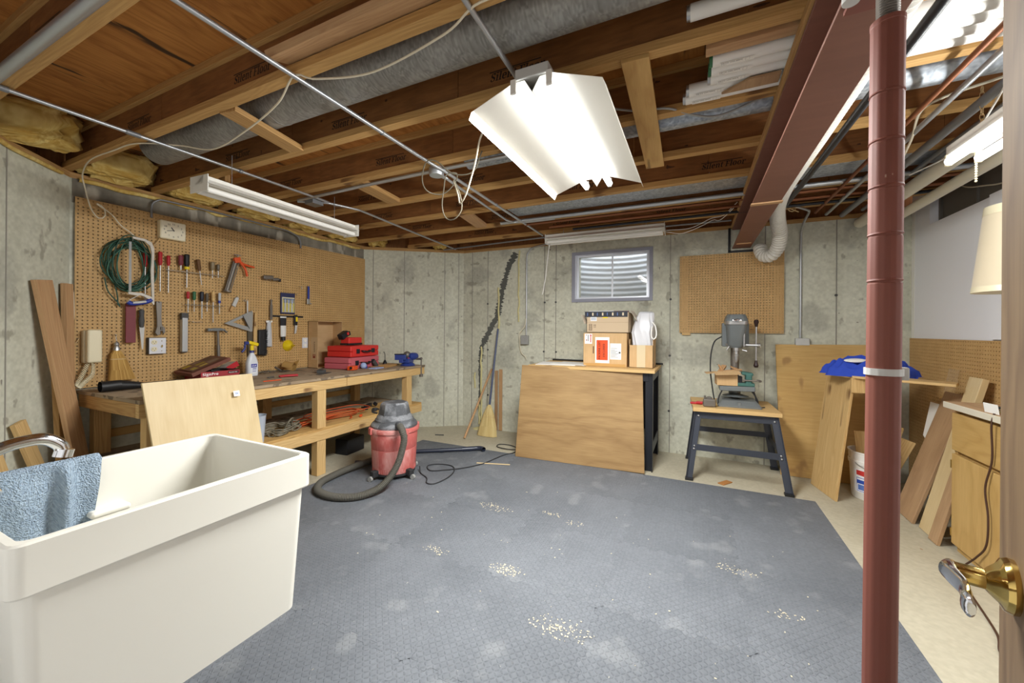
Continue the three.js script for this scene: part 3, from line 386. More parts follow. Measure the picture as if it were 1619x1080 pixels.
{ // lit open strip near the partition
  const t = thing('strip_light', 'lit open fluorescent strip hanging on chains beside the white partition', 'light fitting');
  const z0 = -2.55, z1 = -1.33, xc = 1.125, y = 2.125;
  part('housing', [rbox2(xc - 0.055, xc + 0.055, y + 0.03, y + 0.075, z0, z1, 0.004)], m.enamel, t);
  for (const s of [1, -1]) { part('tube', tubeGeo(xc + s * 0.05, y, z0 + 0.02, z1 - 0.02), m.glow, t); parts('lamp_holder', [rbox2(xc + s * 0.05 - 0.012, xc + s * 0.05 + 0.012, y - 0.02, y + 0.035, z0 + 0.004, z0 + 0.018), rbox2(xc + s * 0.05 - 0.012, xc + s * 0.05 + 0.012, y - 0.02, y + 0.035, z1 - 0.018, z1 - 0.004)], m.cream, t); for (const a of [0.02, s * 1.2, s * 2.0]) areaLamp(xc + s * 0.05 + Math.sin(a) * 0.023, y - 0.023 * Math.cos(a), (z0 + z1) / 2, 0.03, 1.16, Math.abs(a) < 0.1 ? L_RIGHT * 0.3 : Math.abs(a) < 1.5 ? L_RIGHT * 1.3 : L_RIGHT * 0.7, TUBE_WARM, null, a); }
  const ch = []; for (const zz of [z0 + 0.14, z1 - 0.14]) for (let k = 0; k < 8; k++) { const g = fin(new THREE.TorusGeometry(0.010, 0.0022, 6, 12)); g.scale(0.7, 1.5, 1); ch.push(put(g, xc, y + 0.09 + k * 0.024, zz, 0, (k & 1) * Math.PI / 2, 0)); } part('chain', ch, m.wireTan, t);
  const pc = []; for (let k = 0; k < 9; k++) pc.push(put(fin(new THREE.SphereGeometry(0.005, 8, 6)), xc + 0.02, y - 0.03 - k * 0.011, z0 + 0.06)); part('pull_chain', pc, m.cream, t);
}
function darkStrip(name, label, ends, y, w, flip) { // unlit two-tube fitting, ends = [x,z] of both ends
  const t = thing(name, label, 'light fitting'), [a, b] = ends, L = Math.hypot(b[0] - a[0], b[1] - a[1]), ang = Math.atan2(b[0] - a[0], b[1] - a[1]);
  const pl = g => put(g, (a[0] + b[0]) / 2, y, (a[1] + b[1]) / 2, 0, ang, 0);   // local z along the fitting
  part('housing', [pl(rb(0.09, 0.055, L, 0, 0.055, 0, 0, 0, 0, 0.004)), pl(bx(0.062, 0.0015, L, -0.066, 0.045, 0, 0, 0, 0.6)), pl(bx(0.062, 0.0015, L, 0.066, 0.045, 0, 0, 0, -0.6))], m.enamel, t);
  for (const s of [1, -1]) part('tube', pl(rod([s * 0.045, 0, -L / 2 + 0.02], [s * 0.045, 0, L / 2 - 0.02], 0.017, 0.017, 14)), m.white, t);
  for (const e of [1, -1]) part('end_plate', pl(rb(w, 0.10, 0.006, 0, 0.032, e * (L / 2 - 0.003))), m.enamel, t);
  return t;
}
{
  const t = darkStrip('strip_light', 'unlit white fluorescent strip hanging over the workbench', [[-2.70, -1.31], [-2.77, -2.52]], 2.15, 0.17);
  parts('hanger', [rod([-2.71, 2.235, -1.5], [-2.71, 2.43, -1.5], 0.002), rod([-2.76, 2.235, -2.33], [-2.76, 2.43, -2.33], 0.002)], m.steel, t);
  const t2 = darkStrip('strip_light', 'unlit white fluorescent strip hanging in front of the window wall', [[-1.485, -4.05], [-0.272, -4.05]], 2.275, 0.16);
  parts('hanger', [rod([-1.3, 2.36, -4.05], [-1.3, 2.41, -4.05], 0.002), rod([-0.45, 2.36, -4.05], [-0.45, 2.41, -4.05], 0.002)], m.steel, t2);
}
{ // added lamp in the unseen hallway, gives fill light through the doorway
  const t = thing('hall_fill_lamp', 'added fill lamp in the unseen hallway behind the viewer', 'light fitting');
  part('housing', rbox2(-0.25, 0.35, 2.40, 2.46, 1.0, 2.2), m.enamel, t); part('diffuser', rbox2(-0.22, 0.32, 2.385, 2.40, 1.03, 2.17), new THREE.MeshStandardMaterial({ color: 0xffffff, emissive: TUBE_WARM, emissiveIntensity: 4 }), t);
  parts('hanger', [rod([0.05, 2.45, 1.1], [0.05, 2.64, 1.1], 0.006), rod([0.05, 2.45, 2.1], [0.05, 2.64, 2.1], 0.006)], m.steel, t);
  areaLamp(0.05, 2.38, 1.6, 0.5, 1.1, L_HALL_FILL, TUBE_WARM);
}
// ================================================================ OVERHEAD: ducts, conduit, cables, loose boards
{
  const d = thing('round_duct', 'large round galvanized duct running between the near joists', 'duct');
  part('pipe', rod([-3.30, 2.531, -1.365], [0.33, 2.531, -1.365], 0.105, 0.105, 36), m.galvDull, d);
  parts('crimp_seam', [rod([-2.05, 2.531, -1.365], [-2.04, 2.531, -1.365], 0.1065, 0.1065, 36), rod([-1.35, 2.531, -1.365], [-1.335, 2.531, -1.365], 0.1065, 0.1065, 36)], m.galvDull, d);
}
{
  const d = thing('round_duct', 'slim galvanized duct behind the plywood strip, left of the beam', 'duct');
  part('pipe', rod([-1.4, 2.475, -2.26], [0.33, 2.475, -2.26], 0.068, 0.068, 28), m.galv, d);
}
{
  const d = thing('sheet_metal_duct', 'flat galvanized sheet metal run between the far joists', 'duct');
  part('pan', rbox2(-1.55, 1.65, 2.405, 2.475, -3.40, -3.165, 0.004), m.galv, d);
}
single('round_duct', 'galvanized duct right of the beam with a pale taped joint', 'duct', [rod([0.50, 2.50, -2.36], [1.68, 2.50, -2.36], 0.075, 0.075, 28)], m.galv);
// conduits
const pipe = (name, label, cat, pts, r, mat, group) => single(name, label, cat, tube(pts, r, 0, 10, 0.15), mat, group);
function straightRun(pts, r) { return pts.slice(1).map((p, i) => rod(pts[i], p, r, r, 12)); }
{
  const c = thing('conduit', 'thin steel conduit from the top edge past the junction box to the window light', 'conduit');
  part('tube', tube([[-1.535, 2.385, 0.0], [-1.537, 2.385, -0.7], [-1.545, 2.385, -1.6], [-1.547, 2.385, -1.95], [-1.51, 2.365, -2.2], [-1.512, 2.365, -2.35], [-1.525, 2.365, -3.2], [-1.535, 2.365, -4.04]], 0.0105, 140, 10, 0.3), m.emt, c);
  parts('clip', [put(fin(new THREE.TorusGeometry(0.0125, 0.003, 6, 14)), -1.547, 2.385, -1.61), put(fin(new THREE.TorusGeometry(0.0125, 0.003, 6, 14)), -1.521, 2.365, -2.9)], m.emtDull, c);
}
pipe('conduit', 'short steel conduit beside the long one, from the junction box to the far joists', 'conduit', [[-1.56, 2.362, -2.17], [-1.585, 2.362, -2.5], [-1.615, 2.362, -3.0], [-1.632, 2.362, -3.32], [-1.60, 2.362, -3.43], [-1.45, 2.362, -3.47], [-1.2, 2.362, -3.47]], 0.0095, m.emt);
{
  const c = thing('conduit', 'long steel conduit crossing the ceiling corner above the unlit bench light', 'conduit');
  part('tube', tube([[-2.815, 2.385, 0.02], [-2.812, 2.385, -1.2], [-2.808, 2.385, -2.2], [-2.803, 2.375, -2.36], [-2.74, 2.372, -2.44]], 0.010, 100, 10, 0.3), m.emt, c);
  parts('coupling', [rod([-2.812, 2.385, -1.02], [-2.812, 2.385, -1.08], 0.0135), rod([-2.81, 2.385, -1.60], [-2.81, 2.385, -1.62], 0.014), rod([-2.815, 2.385, -0.58], [-2.815, 2.385, -0.62], 0.0135)], m.emtDull, c);
}
pipe('conduit', 'steel conduit running on from the bench light to the corner of the window wall', 'conduit', [[-3.0, 2.372, -2.17], [-2.80, 2.372, -2.30], [-2.70, 2.368, -2.55], [-2.745, 2.366, -3.1], [-2.80, 2.366, -3.7], [-2.85, 2.366, -4.30]], 0.0095, m.emt);
pipe('conduit', 'galvanized conduit along the underside of the joist at the junction box', 'conduit', [[-3.0, 2.385, -2.175], [-2.2, 2.385, -2.15], [-1.6, 2.385, -2.145], [-0.9, 2.385, -2.145], [-0.7, 2.385, -2.145]], 0.0125, m.emt);
pipe('conduit', 'short bright conduit from the top edge to the lit centre light', 'conduit', [[-0.675, 2.39, -0.2], [-0.682, 2.388, -1.0], [-0.690, 2.385, -1.53]], 0.0105, m.emt);
pipe('conduit', 'fat dull steel pipe under the first joist at the top left corner', 'conduit', [[-3.0, 2.378, -0.56], [-2.2, 2.378, -0.56], [-1.5, 2.378, -0.56]], 0.021, m.emt);
pipe('conduit', 'dull conduit under the joists in front of the corner wall', 'conduit', [[-3.0, 2.36, -4.25], [-1.6, 2.36, -4.12], [-0.2, 2.37, -4.2], [0.3, 2.37, -4.22]], 0.009, m.emtDull);
pipe('conduit', 'bent conduit down the wall left of the window to the outlet box', 'conduit', [[-1.50, 2.365, -4.40], [-1.72, 2.365, -4.50], [-1.87, 2.345, ZB + 0.02], [-1.935, 2.26, ZB + 0.014], [-1.938, 2.0, ZB + 0.012], [-1.937, 1.6, ZB + 0.012], [-1.937, 1.25, ZB + 0.012]], 0.010, m.emt);
pipe('conduit', 'bent conduit down the wall right of the beam to the outlet box', 'conduit', [[0.55, 2.40, -3.9], [0.75, 2.40, -4.05], [0.90, 2.385, -4.22], [0.905, 2.34, -4.42], [0.905, 2.25, ZB + 0.014], [0.905, 1.8, ZB + 0.012], [0.905, 1.26, ZB + 0.012]], 0.0105, m.emt);
for (const [i, [z, y, mat, lab]] of [[-3.44, 2.372, m.emt, 'pale galvanized pipe left of the beam, nearest of the far pipe run'], [-3.56, 2.365, m.copper, 'brown copper pipe in the far pipe run left of the beam'], [-3.74, 2.365, m.copper, 'second brown copper pipe in the far pipe run'], [-3.90, 2.36, m.blackMetal, 'black iron pipe farthest back in the pipe run']].entries()) pipe('pipe', lab, 'pipe', [[-1.75 + i * 0.2, y, z], [-0.6, y, z], [0.7, y, z], [1.6, y, z]], i === 0 ? 0.017 : 0.0125, mat);
single('junction_box', 'round steel junction box with dangling wires where the conduits meet', 'junction box', [lathe([[0, -0.03], [0.045, -0.03], [0.05, -0.02], [0.05, 0.02], [0, 0.02]], -1.575, 2.375, -2.14, 20), rod([-1.575, 2.365, -2.19], [-1.56, 2.362, -2.24], 0.013)], m.emt);
single('junction_box', 'square steel box above the far end of the unlit bench light', 'junction box', [rbox2(-2.93, -2.83, 2.345, 2.398, -2.28, -2.18)], m.emtDull);
single('outlet_box', 'grey outlet box at the foot of the conduit left of the window', 'outlet', [rbox2(-2.00, -1.90, 1.135, 1.248, ZB, ZB + 0.05, 0.006), cy(0.018, 0.018, 0.004, -1.972, 1.195, ZB + 0.051, Math.PI / 2), cy(0.018, 0.018, 0.004, -1.930, 1.195, ZB + 0.051, Math.PI / 2)], m.gray);
single('outlet_box', 'pale outlet box just above the big stained plywood sheet', 'outlet', [rbox2(0.862, 0.972, 1.19, 1.257, ZB, ZB + 0.05, 0.006), cy(0.018, 0.018, 0.004, 0.892, 1.225, ZB + 0.051, Math.PI / 2), cy(0.018, 0.018, 0.004, 0.942, 1.225, ZB + 0.051, Math.PI / 2)], m.lightGray);
// cords and cables
const cord = (name, label, pts, r, mat) => single(name, label, 'cable', tube(pts, r, 0, 7), mat);
cord('cable', 'cream cable draped over the big duct and down the wall to the green cord coil', [[-0.42, 2.392, -1.14], [-0.64, 2.385, -1.10], [-0.82, 2.37, -1.15], [-1.19, 2.36, -1.185], [-1.45, 2.37, -1.13], [-1.55, 2.392, -1.10], [-1.78, 2.37, -1.18], [-2.16, 2.36, -1.26], [-2.55, 2.36, -1.31], [-2.76, 2.392, -1.24], [-2.95, 2.39, -1.12], [-3.2, 2.39, -1.105], [-3.5, 2.385, -1.10], [-3.78, 2.36, -1.15], [-3.87, 2.29, -1.19], [-3.885, 2.16, -1.225], [-3.885, 2.10, -1.265], [-3.885, 2.125, -1.298], [-3.885, 2.185, -1.29], [-3.887, 2.205, -1.245], [-3.887, 2.15, -1.33], [-3.89, 2.08, -1.385], [-3.89, 2.03, -1.45], [-3.89, 1.98, -1.49]], 0.0042, m.wire);
cord('cable', 'tangle of grey light cord looping below the junction box', [[-1.10, 2.33, -1.92], [-1.22, 2.27, -2.02], [-1.36, 2.28, -2.02], [-1.46, 2.36, -1.98], [-1.53, 2.36, -1.97], [-1.63, 2.30, -2.06], [-1.66, 2.26, -2.16], [-1.58, 2.25, -2.22], [-1.47, 2.30, -2.20], [-1.42, 2.34, -2.15], [-1.48, 2.33, -2.12], [-1.52, 2.26, -2.15], [-1.57, 2.16, -2.20], [-1.55, 2.08, -2.22], [-1.47, 2.06, -2.20], [-1.40, 2.11, -2.18], [-1.40, 2.2, -2.16], [-1.43, 2.30, -2.13]], 0.004, m.cordGrey);
cord('cable', 'pale light cord hanging in a V beside the lit centre light', [[-0.87, 2.30, -1.62], [-0.98, 2.29, -1.70], [-1.10, 2.22, -1.84], [-1.24, 2.13, -1.98], [-1.36, 2.12, -2.10], [-1.40, 2.19, -2.14], [-1.45, 2.30, -2.16]], 0.005, m.wire);
cord('cable', 'grey cable sagging between the joists behind the plywood strip', [[-0.42, 2.43, -1.95], [-0.27, 2.42, -2.03], [-0.13, 2.41, -2.05], [0.0, 2.40, -2.16], [0.12, 2.40, -2.20], [0.33, 2.44, -2.16]], 0.0055, m.gray);
cord('cable', 'thin white wires from the window light to the beam', [[-0.27, 2.28, -4.05], [-0.12, 2.25, -4.05], [0.05, 2.30, -4.03], [0.14, 2.34, -4.02], [0.2, 2.33, -4.0], [0.31, 2.39, -3.8]], 0.003, m.white);
cord('cable', 'second thin white wire slung between window light and beam', [[-0.27, 2.29, -4.04], [-0.05, 2.285, -4.02], [0.12, 2.35, -4.0], [0.22, 2.36, -3.97], [0.31, 2.40, -3.75]], 0.003, m.white);
cord('pull_cord', 'white pull cord hanging from the window light with a small plug', [[-1.47, 2.27, -4.08], [-1.50, 2.1, -4.10], [-1.53, 1.9, -4.12], [-1.545, 1.83, -4.12], [-1.55, 1.78, -4.12], [-1.57, 1.72, -4.13]], 0.005, m.white);
cord('cable', 'white cord hanging from the outlet box left of the window', [[-1.935, 1.46, ZB + 0.03], [-1.95, 1.36, ZB + 0.04], [-2.01, 1.27, ZB + 0.06], [-2.005, 1.20, ZB + 0.065], [-2.01, 1.10, ZB + 0.04], [-1.99, 1.02, ZB + 0.03], [-1.94, 0.98, ZB + 0.03], [-1.93, 0.945, ZB + 0.03]], 0.005, m.wire);
// bridging, loose planks and the plywood strip
const lb = (name, label, g, mat, grp) => single(name, label, 'board', g, mat, grp);
lb('wood_block', 'short wooden brace between joists under the big round duct', [board([-2.118, JB + 0.008, -1.148], [-2.205, JB + 0.008, -1.585], 0.03, 0.10, [0, 1, 0])], m.pineDull);
lb('wood_block', 'short wooden brace between joists above the bench end of the room', [board([-2.30, JB + 0.02, -2.13], [-2.355, JB + 0.02, -2.60], 0.038, 0.12, [0, 1, 0])], m.pineDull);
lb('wood_block', 'short wooden brace between joists farthest back near the conduits', [board([-1.99, JB + 0.02, -3.15], [-2.06, JB + 0.02, -3.60], 0.038, 0.12, [0, 1, 0])], m.cedar);
lb('wood_block', 'small upright block behind the unlit bench light', [rbox2(-3.35, -3.27, 2.40, 2.60, -1.80, -1.76)], m.pineDull);
lb('plank', 'pale clear plank laid against the second joist at the top', [board([-1.575, 2.445, -1.058], [0.2, 2.445, -1.058], 0.14, 0.03, [0, 0.35, -0.94])], m.cedar);
lb('plywood_strip', 'plywood strip screwed under the joists right of the lit shop light', [slab([[-0.30, JB - 0.001, -2.69], [-0.19, JB - 0.001, -2.69], [-0.17, JB - 0.001, -1.59], [-0.275, JB - 0.001, -1.585]].reverse(), 0.018, 'v')], m.birch);
// stored fluorescent tubes lying over the beam plate
{
  const lab = ['lowest stored white tube, sticking out farthest beside the beam', 'second lowest stored white tube beside the beam', 'stored white tube in the middle of the stack beside the beam', 'stored white tube with a green cap, lower of two beside the beam', 'stored white tube with a green cap, upper of two beside the beam', 'single stored white tube on the joist above the stack'];
  const Tn = [[-0.062, 2.437, -2.05], [-0.046, 2.437, -1.99], [0.041, 2.437, -1.928], [0.042, 2.437, -1.866], [0.045, 2.437, -1.804], [-0.036, 2.468, -1.545]];
  Tn.forEach(([x, y, z], i) => { const t = thing('fluorescent_tube', lab[i], 'tube', 'stored tubes'); part('glass_tube', rod([x + 0.012, y, z], [x + 1.22, y, z], 0.028, 0.028, 18), m.white, t); part('end_cap', rod([x, y, z], [x + 0.012, y, z], 0.026, 0.026, 16), i === 3 || i === 4 ? m.green : m.steel, t); if (i < 5) part('printed_label', sheet([x + 0.04, y - 0.0285, z - 0.012], [x + 0.16, y - 0.0285, z - 0.012], [x + 0.04, y - 0.0285, z + 0.012]), tubeLabel(), t); });
  lb('plank', 'brown plank end lying above the stored tubes', [board([0.03, 2.425, -1.715], [1.2, 2.425, -1.715], 0.085, 0.02, [0, 0.25, -1])], m.cedar);
  lb('plank', 'brown pointed plank end among the stored tubes', [slab([[0.10, 2.392, -2.0], [0.20, 2.392, -1.93], [0.315, 2.392, -1.93], [0.315, 2.392, -2.0]].reverse(), 0.012, 'u')], m.brownPanel);
}
function tubeLabel() { return (tubeLabel.m ||= canvasMat(256, 48, (x, w, h) => { x.fillStyle = '#f2f0ea'; x.fillRect(0, 0, w, h); x.fillStyle = '#555'; x.font = 'bold 16px sans-serif'; x.fillText('F40 T12  COOL WHITE', 6, 20); x.font = '11px sans-serif'; x.fillText('40 WATT', 6, 38); x.strokeStyle = '#777'; x.strokeRect(190, 6, 30, 34); })); }
// right of the beam
single('flex_duct', 'white ribbed dryer hose along the beam, curling down to the wall', 'hose', [ribTube([[0.551, 2.325, -0.9], [0.552, 2.33, -1.6], [0.551, 2.325, -2.4], [0.553, 2.33, -3.2], [0.575, 2.31, -3.65], [0.625, 2.265, -3.95], [0.672, 2.18, -4.14], [0.675, 2.09, -4.25], [0.635, 2.03, -4.32], [0.585, 2.04, -4.38], [0.565, 2.09, -4.42], [0.565, 2.14, -4.47]], 0.051, 0.008, 0.030, 24)], M(0xdedad0, { roughness: 0.5 }));
pipe('pipe', 'black gas pipe slanting along the right of the beam', 'pipe', [[0.66, 2.30, -1.0], [0.655, 2.30, -1.6], [0.645, 2.30, -2.6], [0.64, 2.31, -3.3], [0.64, 2.33, -4.0]], 0.018, m.blackMetal);
pipe('pipe', 'black wire bundle taped along the gas pipe', 'cable', [[0.69, 2.33, -1.0], [0.682, 2.332, -1.5], [0.672, 2.328, -2.2], [0.667, 2.33, -3.2]], 0.009, m.rubber);
pipe('pipe', 'brown copper pipe running toward the wall right of the post', 'pipe', [[0.92, 2.35, -1.2], [0.93, 2.35, -2.4], [0.94, 2.36, -4.2]], 0.012, m.copper);
pipe('conduit', 'steel conduit right of the post, upper of the pair', 'conduit', [[0.995, 2.35, -1.3], [1.01, 2.35, -2.4], [1.04, 2.36, -4.3]], 0.013, m.emt);
pipe('pipe', 'dull grey iron pipe right of the post', 'pipe', [[1.12, 2.33, -1.4], [1.13, 2.33, -2.8], [1.15, 2.34, -4.3]], 0.021, m.emtDull);
pipe('pipe', 'thin dull pipe above the lit strip by the partition', 'pipe', [[1.27, 2.37, -1.6], [1.28, 2.37, -3.0], [1.29, 2.37, -4.3]], 0.014, m.emtDull);
pipe('drain_pipe', 'upper cream plastic drain pipe along the top of the white partition', 'pipe', [[1.33, 2.32, -1.6], [1.33, 2.315, -2.8], [1.33, 2.30, -4.5]], 0.045, m.pvc);
pipe('drain_pipe', 'lower cream plastic drain pipe along the top of the white partition', 'pipe', [[1.47, 2.27, -1.6], [1.47, 2.265, -2.8], [1.47, 2.25, -4.5]], 0.035, m.pvc);
cord('cable', 'white cable curving behind the post up to the strip light', [[1.18, 2.32, -3.6], [1.06, 2.27, -3.05], [1.02, 2.33, -2.75], [0.98, 2.39, -2.55], [1.03, 2.40, -2.45], [1.14, 2.39, -2.35], [1.25, 2.37, -2.2]], 0.006, m.wire);
cord('cable', 'thin white cord rising to the right above the strip light', [[1.20, 2.30, -3.25], [1.25, 2.29, -2.97], [1.24, 2.29, -2.72], [1.17, 2.30, -2.45], [1.10, 2.31, -2.2]], 0.004, m.white);
cord('cable', 'cream cord along the dark duct above the partition', [[1.737, 2.42, -4.0], [1.737, 2.35, -3.86], [1.737, 2.30, -3.68], [1.737, 2.26, -3.50], [1.737, 2.25, -3.2], [1.737, 2.26, -2.8]], 0.005, m.wire);
cord('cable', 'small knot of pale wire hanging below the conduits near the beam end', [[0.52, 2.37, -3.9], [0.62, 2.36, -3.92], [0.70, 2.35, -3.95], [0.73, 2.38, -3.97], [0.76, 2.35, -3.98], [0.72, 2.33, -3.97], [0.70, 2.36, -3.96], [0.78, 2.33, -4.0]], 0.004, m.wireTan);
cord('cable', 'white cable dropping behind the post from the joists', [[0.72, 2.42, -2.25], [0.71, 2.36, -2.28], [0.73, 2.30, -2.32], [0.74, 2.26, -2.34]], 0.006, m.wire);
{
  const lab = ['top stored tube right of the post, nearest the edge', 'middle stored tube right of the post', 'bottom stored tube right of the post'];
  [[2.50, -1.76], [2.50, -1.84], [2.50, -1.92]].forEach(([y, z], i) => single('fluorescent_tube', lab[i], 'tube', [rod([0.56, y, z], [1.66, y, z], 0.032, 0.032, 18)], m.white, 'stored tubes right of the post'));
}

pipe('cable', 'thin grey armoured cable along the wall top above the pegboard', 'cable', [[-3.915, 2.19, -1.577], [-3.91, 2.30, -1.578], [-3.90, 2.345, -1.63], [-3.895, 2.352, -1.95], [-3.895, 2.352, -2.35], [-3.895, 2.345, -2.70], [-3.90, 2.31, -2.83], [-3.91, 2.25, -2.865], [-3.915, 2.195, -2.87]], 0.008, m.emtDull);
// ================================================================ WORKBENCH AND TOOL WALL
{
  const b = thing('workbench', 'long rough timber workbench with a lower shelf under the pegboard', 'workbench');
  const x0 = -3.925, x1 = -3.03, z0 = -3.90, z1 = -1.165;
  part('bench_top', [rbox2(x0, x1 + 0.012, 0.852, 0.876, z0, z1, 0.003, 2)], m.benchTop, b);
  for (const [a, c] of [[z0, -2.72], [-2.715, z1]]) part('front_rail', rbox2(x1 - 0.04, x1, 0.765, 0.852, a, c, 0.004, 2), m.pine, b);
  part('end_rail', [rbox2(x0 + 0.05, x1 - 0.04, 0.765, 0.852, z1 - 0.04, z1 - 0.002, 0.004, 0)], m.pineDull, b); part('end_rail', [rbox2(x0 + 0.05, x1 - 0.04, 0.765, 0.852, z0, z0 + 0.038, 0.004, 0)], m.pine, b);
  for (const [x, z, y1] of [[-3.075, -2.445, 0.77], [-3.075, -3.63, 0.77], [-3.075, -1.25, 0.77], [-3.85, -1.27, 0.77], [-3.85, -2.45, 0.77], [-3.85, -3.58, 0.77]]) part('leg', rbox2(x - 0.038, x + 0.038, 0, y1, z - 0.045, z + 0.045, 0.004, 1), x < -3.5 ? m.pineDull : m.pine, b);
  part('shelf_board', rbox2(x0 + 0.02, -3.47, 0.402, 0.42, z0 + 0.05, z1 - 0.03, 0.002, 2), m.benchTop, b); part('shelf_board', rbox2(-3.465, x1 - 0.002, 0.402, 0.424, z0 + 0.05, z1 - 0.03, 0.002, 2), m.birch, b);
  part('shelf_rail', rbox2(x1 - 0.036, x1 + 0.002, 0.315, 0.402, z0 + 0.05, z1 - 0.03, 0.004, 2), m.pine, b);
}
{ // pale panel leaning on the bench
  const p = single('maple_board', 'pale maple panel with a small sticker leaning on the workbench front', 'panel', [slab([[-2.72, 0.012, -1.20], [-2.72, 0.012, -1.80], [-2.985, 0.98, -1.80], [-2.985, 0.985, -1.162]], 0.016, 'v')], m.maple);
  const s = sheet([-2.9315, 0.835, -1.64], [-2.9315, 0.835, -1.68], [-2.9425, 0.872, -1.64]); s.translate(0.0125, 0.003, 0); part('sticker', s, canvasMat(64, 64, (x) => { x.fillStyle = '#fff'; x.fillRect(0, 0, 64, 64); x.fillStyle = '#6a86b8'; x.fillRect(14, 24, 36, 8); x.fillRect(18, 36, 28, 6); }), p);
}
// bench vise
{
  const v = thing('bench_vise', 'blue bench vise bolted to the far end of the workbench', 'vise');
  const cx = -3.14, cz = -3.72;
  part('base', [lathe([[0, 0], [0.085, 0], [0.09, 0.008], [0.07, 0.03], [0.055, 0.04], [0, 0.04]], cx, 0.876, cz, 24)], m.visBlue, v);
  part('body', [rb(0.11, 0.06, 0.16, cx - 0.01, 0.94, cz, 0, 0.35, 0, 0.012, 2), rb(0.09, 0.07, 0.10, cx - 0.06, 0.985, cz + 0.03, 0, 0.35, 0, 0.012, 2), lathe([[0, -0.07], [0.038, -0.07], [0.045, -0.05], [0.045, 0.03], [0.03, 0.06], [0, 0.065]], cx + 0.02, 0.985, cz - 0.06, 20, Math.PI / 2, 0.35, 0)], m.visBlue, v);
  part('front_jaw', [rb(0.13, 0.065, 0.035, cx + 0.0, 0.985, cz + 0.13, 0, 0.35, 0, 0.006), rb(0.05, 0.05, 0.12, cx, 0.945, cz + 0.09, 0, 0.35, 0, 0.006)], m.visBlue, v);
  part('jaw_plate', [rb(0.13, 0.012, 0.05, cx - 0.005, 1.02, cz + 0.125, 0, 0.35, 0)], m.blackMetal, v); part('emblem', [cy(0.016, 0.016, 0.003, cx + 0.052, 0.962, cz + 0.045, 0, 0, Math.PI / 2)], m.redCase, v);
  part('anvil', [put(fin(new THREE.SphereGeometry(0.045, 14, 10)), cx - 0.02, 1.005, cz - 0.01)], m.oldSteel, v);
  part('handle', [rod([cx + 0.115, 0.76, cz - 0.11], [cx + 0.115, 0.965, cz - 0.11], 0.008), put(fin(new THREE.SphereGeometry(0.016, 12, 8)), cx + 0.115, 0.96, cz - 0.11), cy(0.022, 0.022, 0.035, cx + 0.115, 0.755, cz - 0.11), rod([cx + 0.05, 0.955, cz - 0.1], [cx + 0.115, 0.955, cz - 0.11], 0.013)], m.oldSteel, v);
}
// tool cases
function toolCase(name, label, cx, y0, cz, w, h, d, mat, ry) {
  const t = thing(name, label, 'tool case'), pl = g => put(g, cx, y0, cz, 0, ry, 0);
  part('lower_shell', [pl(rb(w, h * 0.5, d, 0, h * 0.25, 0, 0, 0, 0, 0.012, 2))], mat, t); part('lid', [pl(rb(w, h * 0.49, d, 0, h * 0.755, 0, 0, 0, 0, 0.012, 2)), pl(rb(w * 0.8, h * 0.04, d * 0.7, 0, h * 1.0, 0, 0, 0, 0, 0.004)), pl(rb(0.008, h * 0.8, d * 0.12, w / 2, h * 0.5, d * 0.38, 0, 0, 0))], mat, t);
  for (const s of [1, -1]) part('latch', pl(rb(0.012, h * 0.42, 0.05, w / 2 + 0.004, h * 0.52, s * d * 0.27)), m.blackMetal, t);
  part('handle', [pl(tube([[w / 2, h * 0.52, -d * 0.13], [w / 2 + 0.028, h * 0.5, -d * 0.12], [w / 2 + 0.034, h * 0.44, 0], [w / 2 + 0.028, h * 0.5, d * 0.12], [w / 2, h * 0.52, d * 0.13]], 0.009, 30))], m.black, t);
}
toolCase('tool_case', 'faded dusty red tool case, bottom of the stack on the workbench', -3.55, 0.876, -3.26, 0.34, 0.125, 0.50, M(0xc4606a, { roughness: 0.7 }), 0.12);
toolCase('tool_case', 'bright red tool case, on top of the faded one', -3.555, 1.006, -3.28, 0.33, 0.12, 0.46, m.redCase, 0.10);
{
  const c = thing('battery_charger', 'red and black battery charger on top of the bright red case', 'charger');
  part('body', [rb(0.12, 0.07, 0.21, -3.56, 1.185, -3.25, 0, 0.1, 0, 0.012, 2)], m.redCase, c); part('base', [rb(0.125, 0.02, 0.22, -3.56, 1.144, -3.25, 0, 0.1, 0, 0.004)], m.black, c);
  part('battery', [rb(0.075, 0.065, 0.11, -3.575, 1.245, -3.15, 0.5, 0.1, 0, 0.010, 2), rb(0.06, 0.05, 0.05, -3.572, 1.262, -3.20, 0.3, 0.1, 0, 0.008)], m.blackMetal, c, 'dark cordless tool battery'); part('badge', [rb(0.003, 0.03, 0.03, -3.535, 1.262, -3.18, 0.4, 0.1, 0)], m.redCase, c);
}
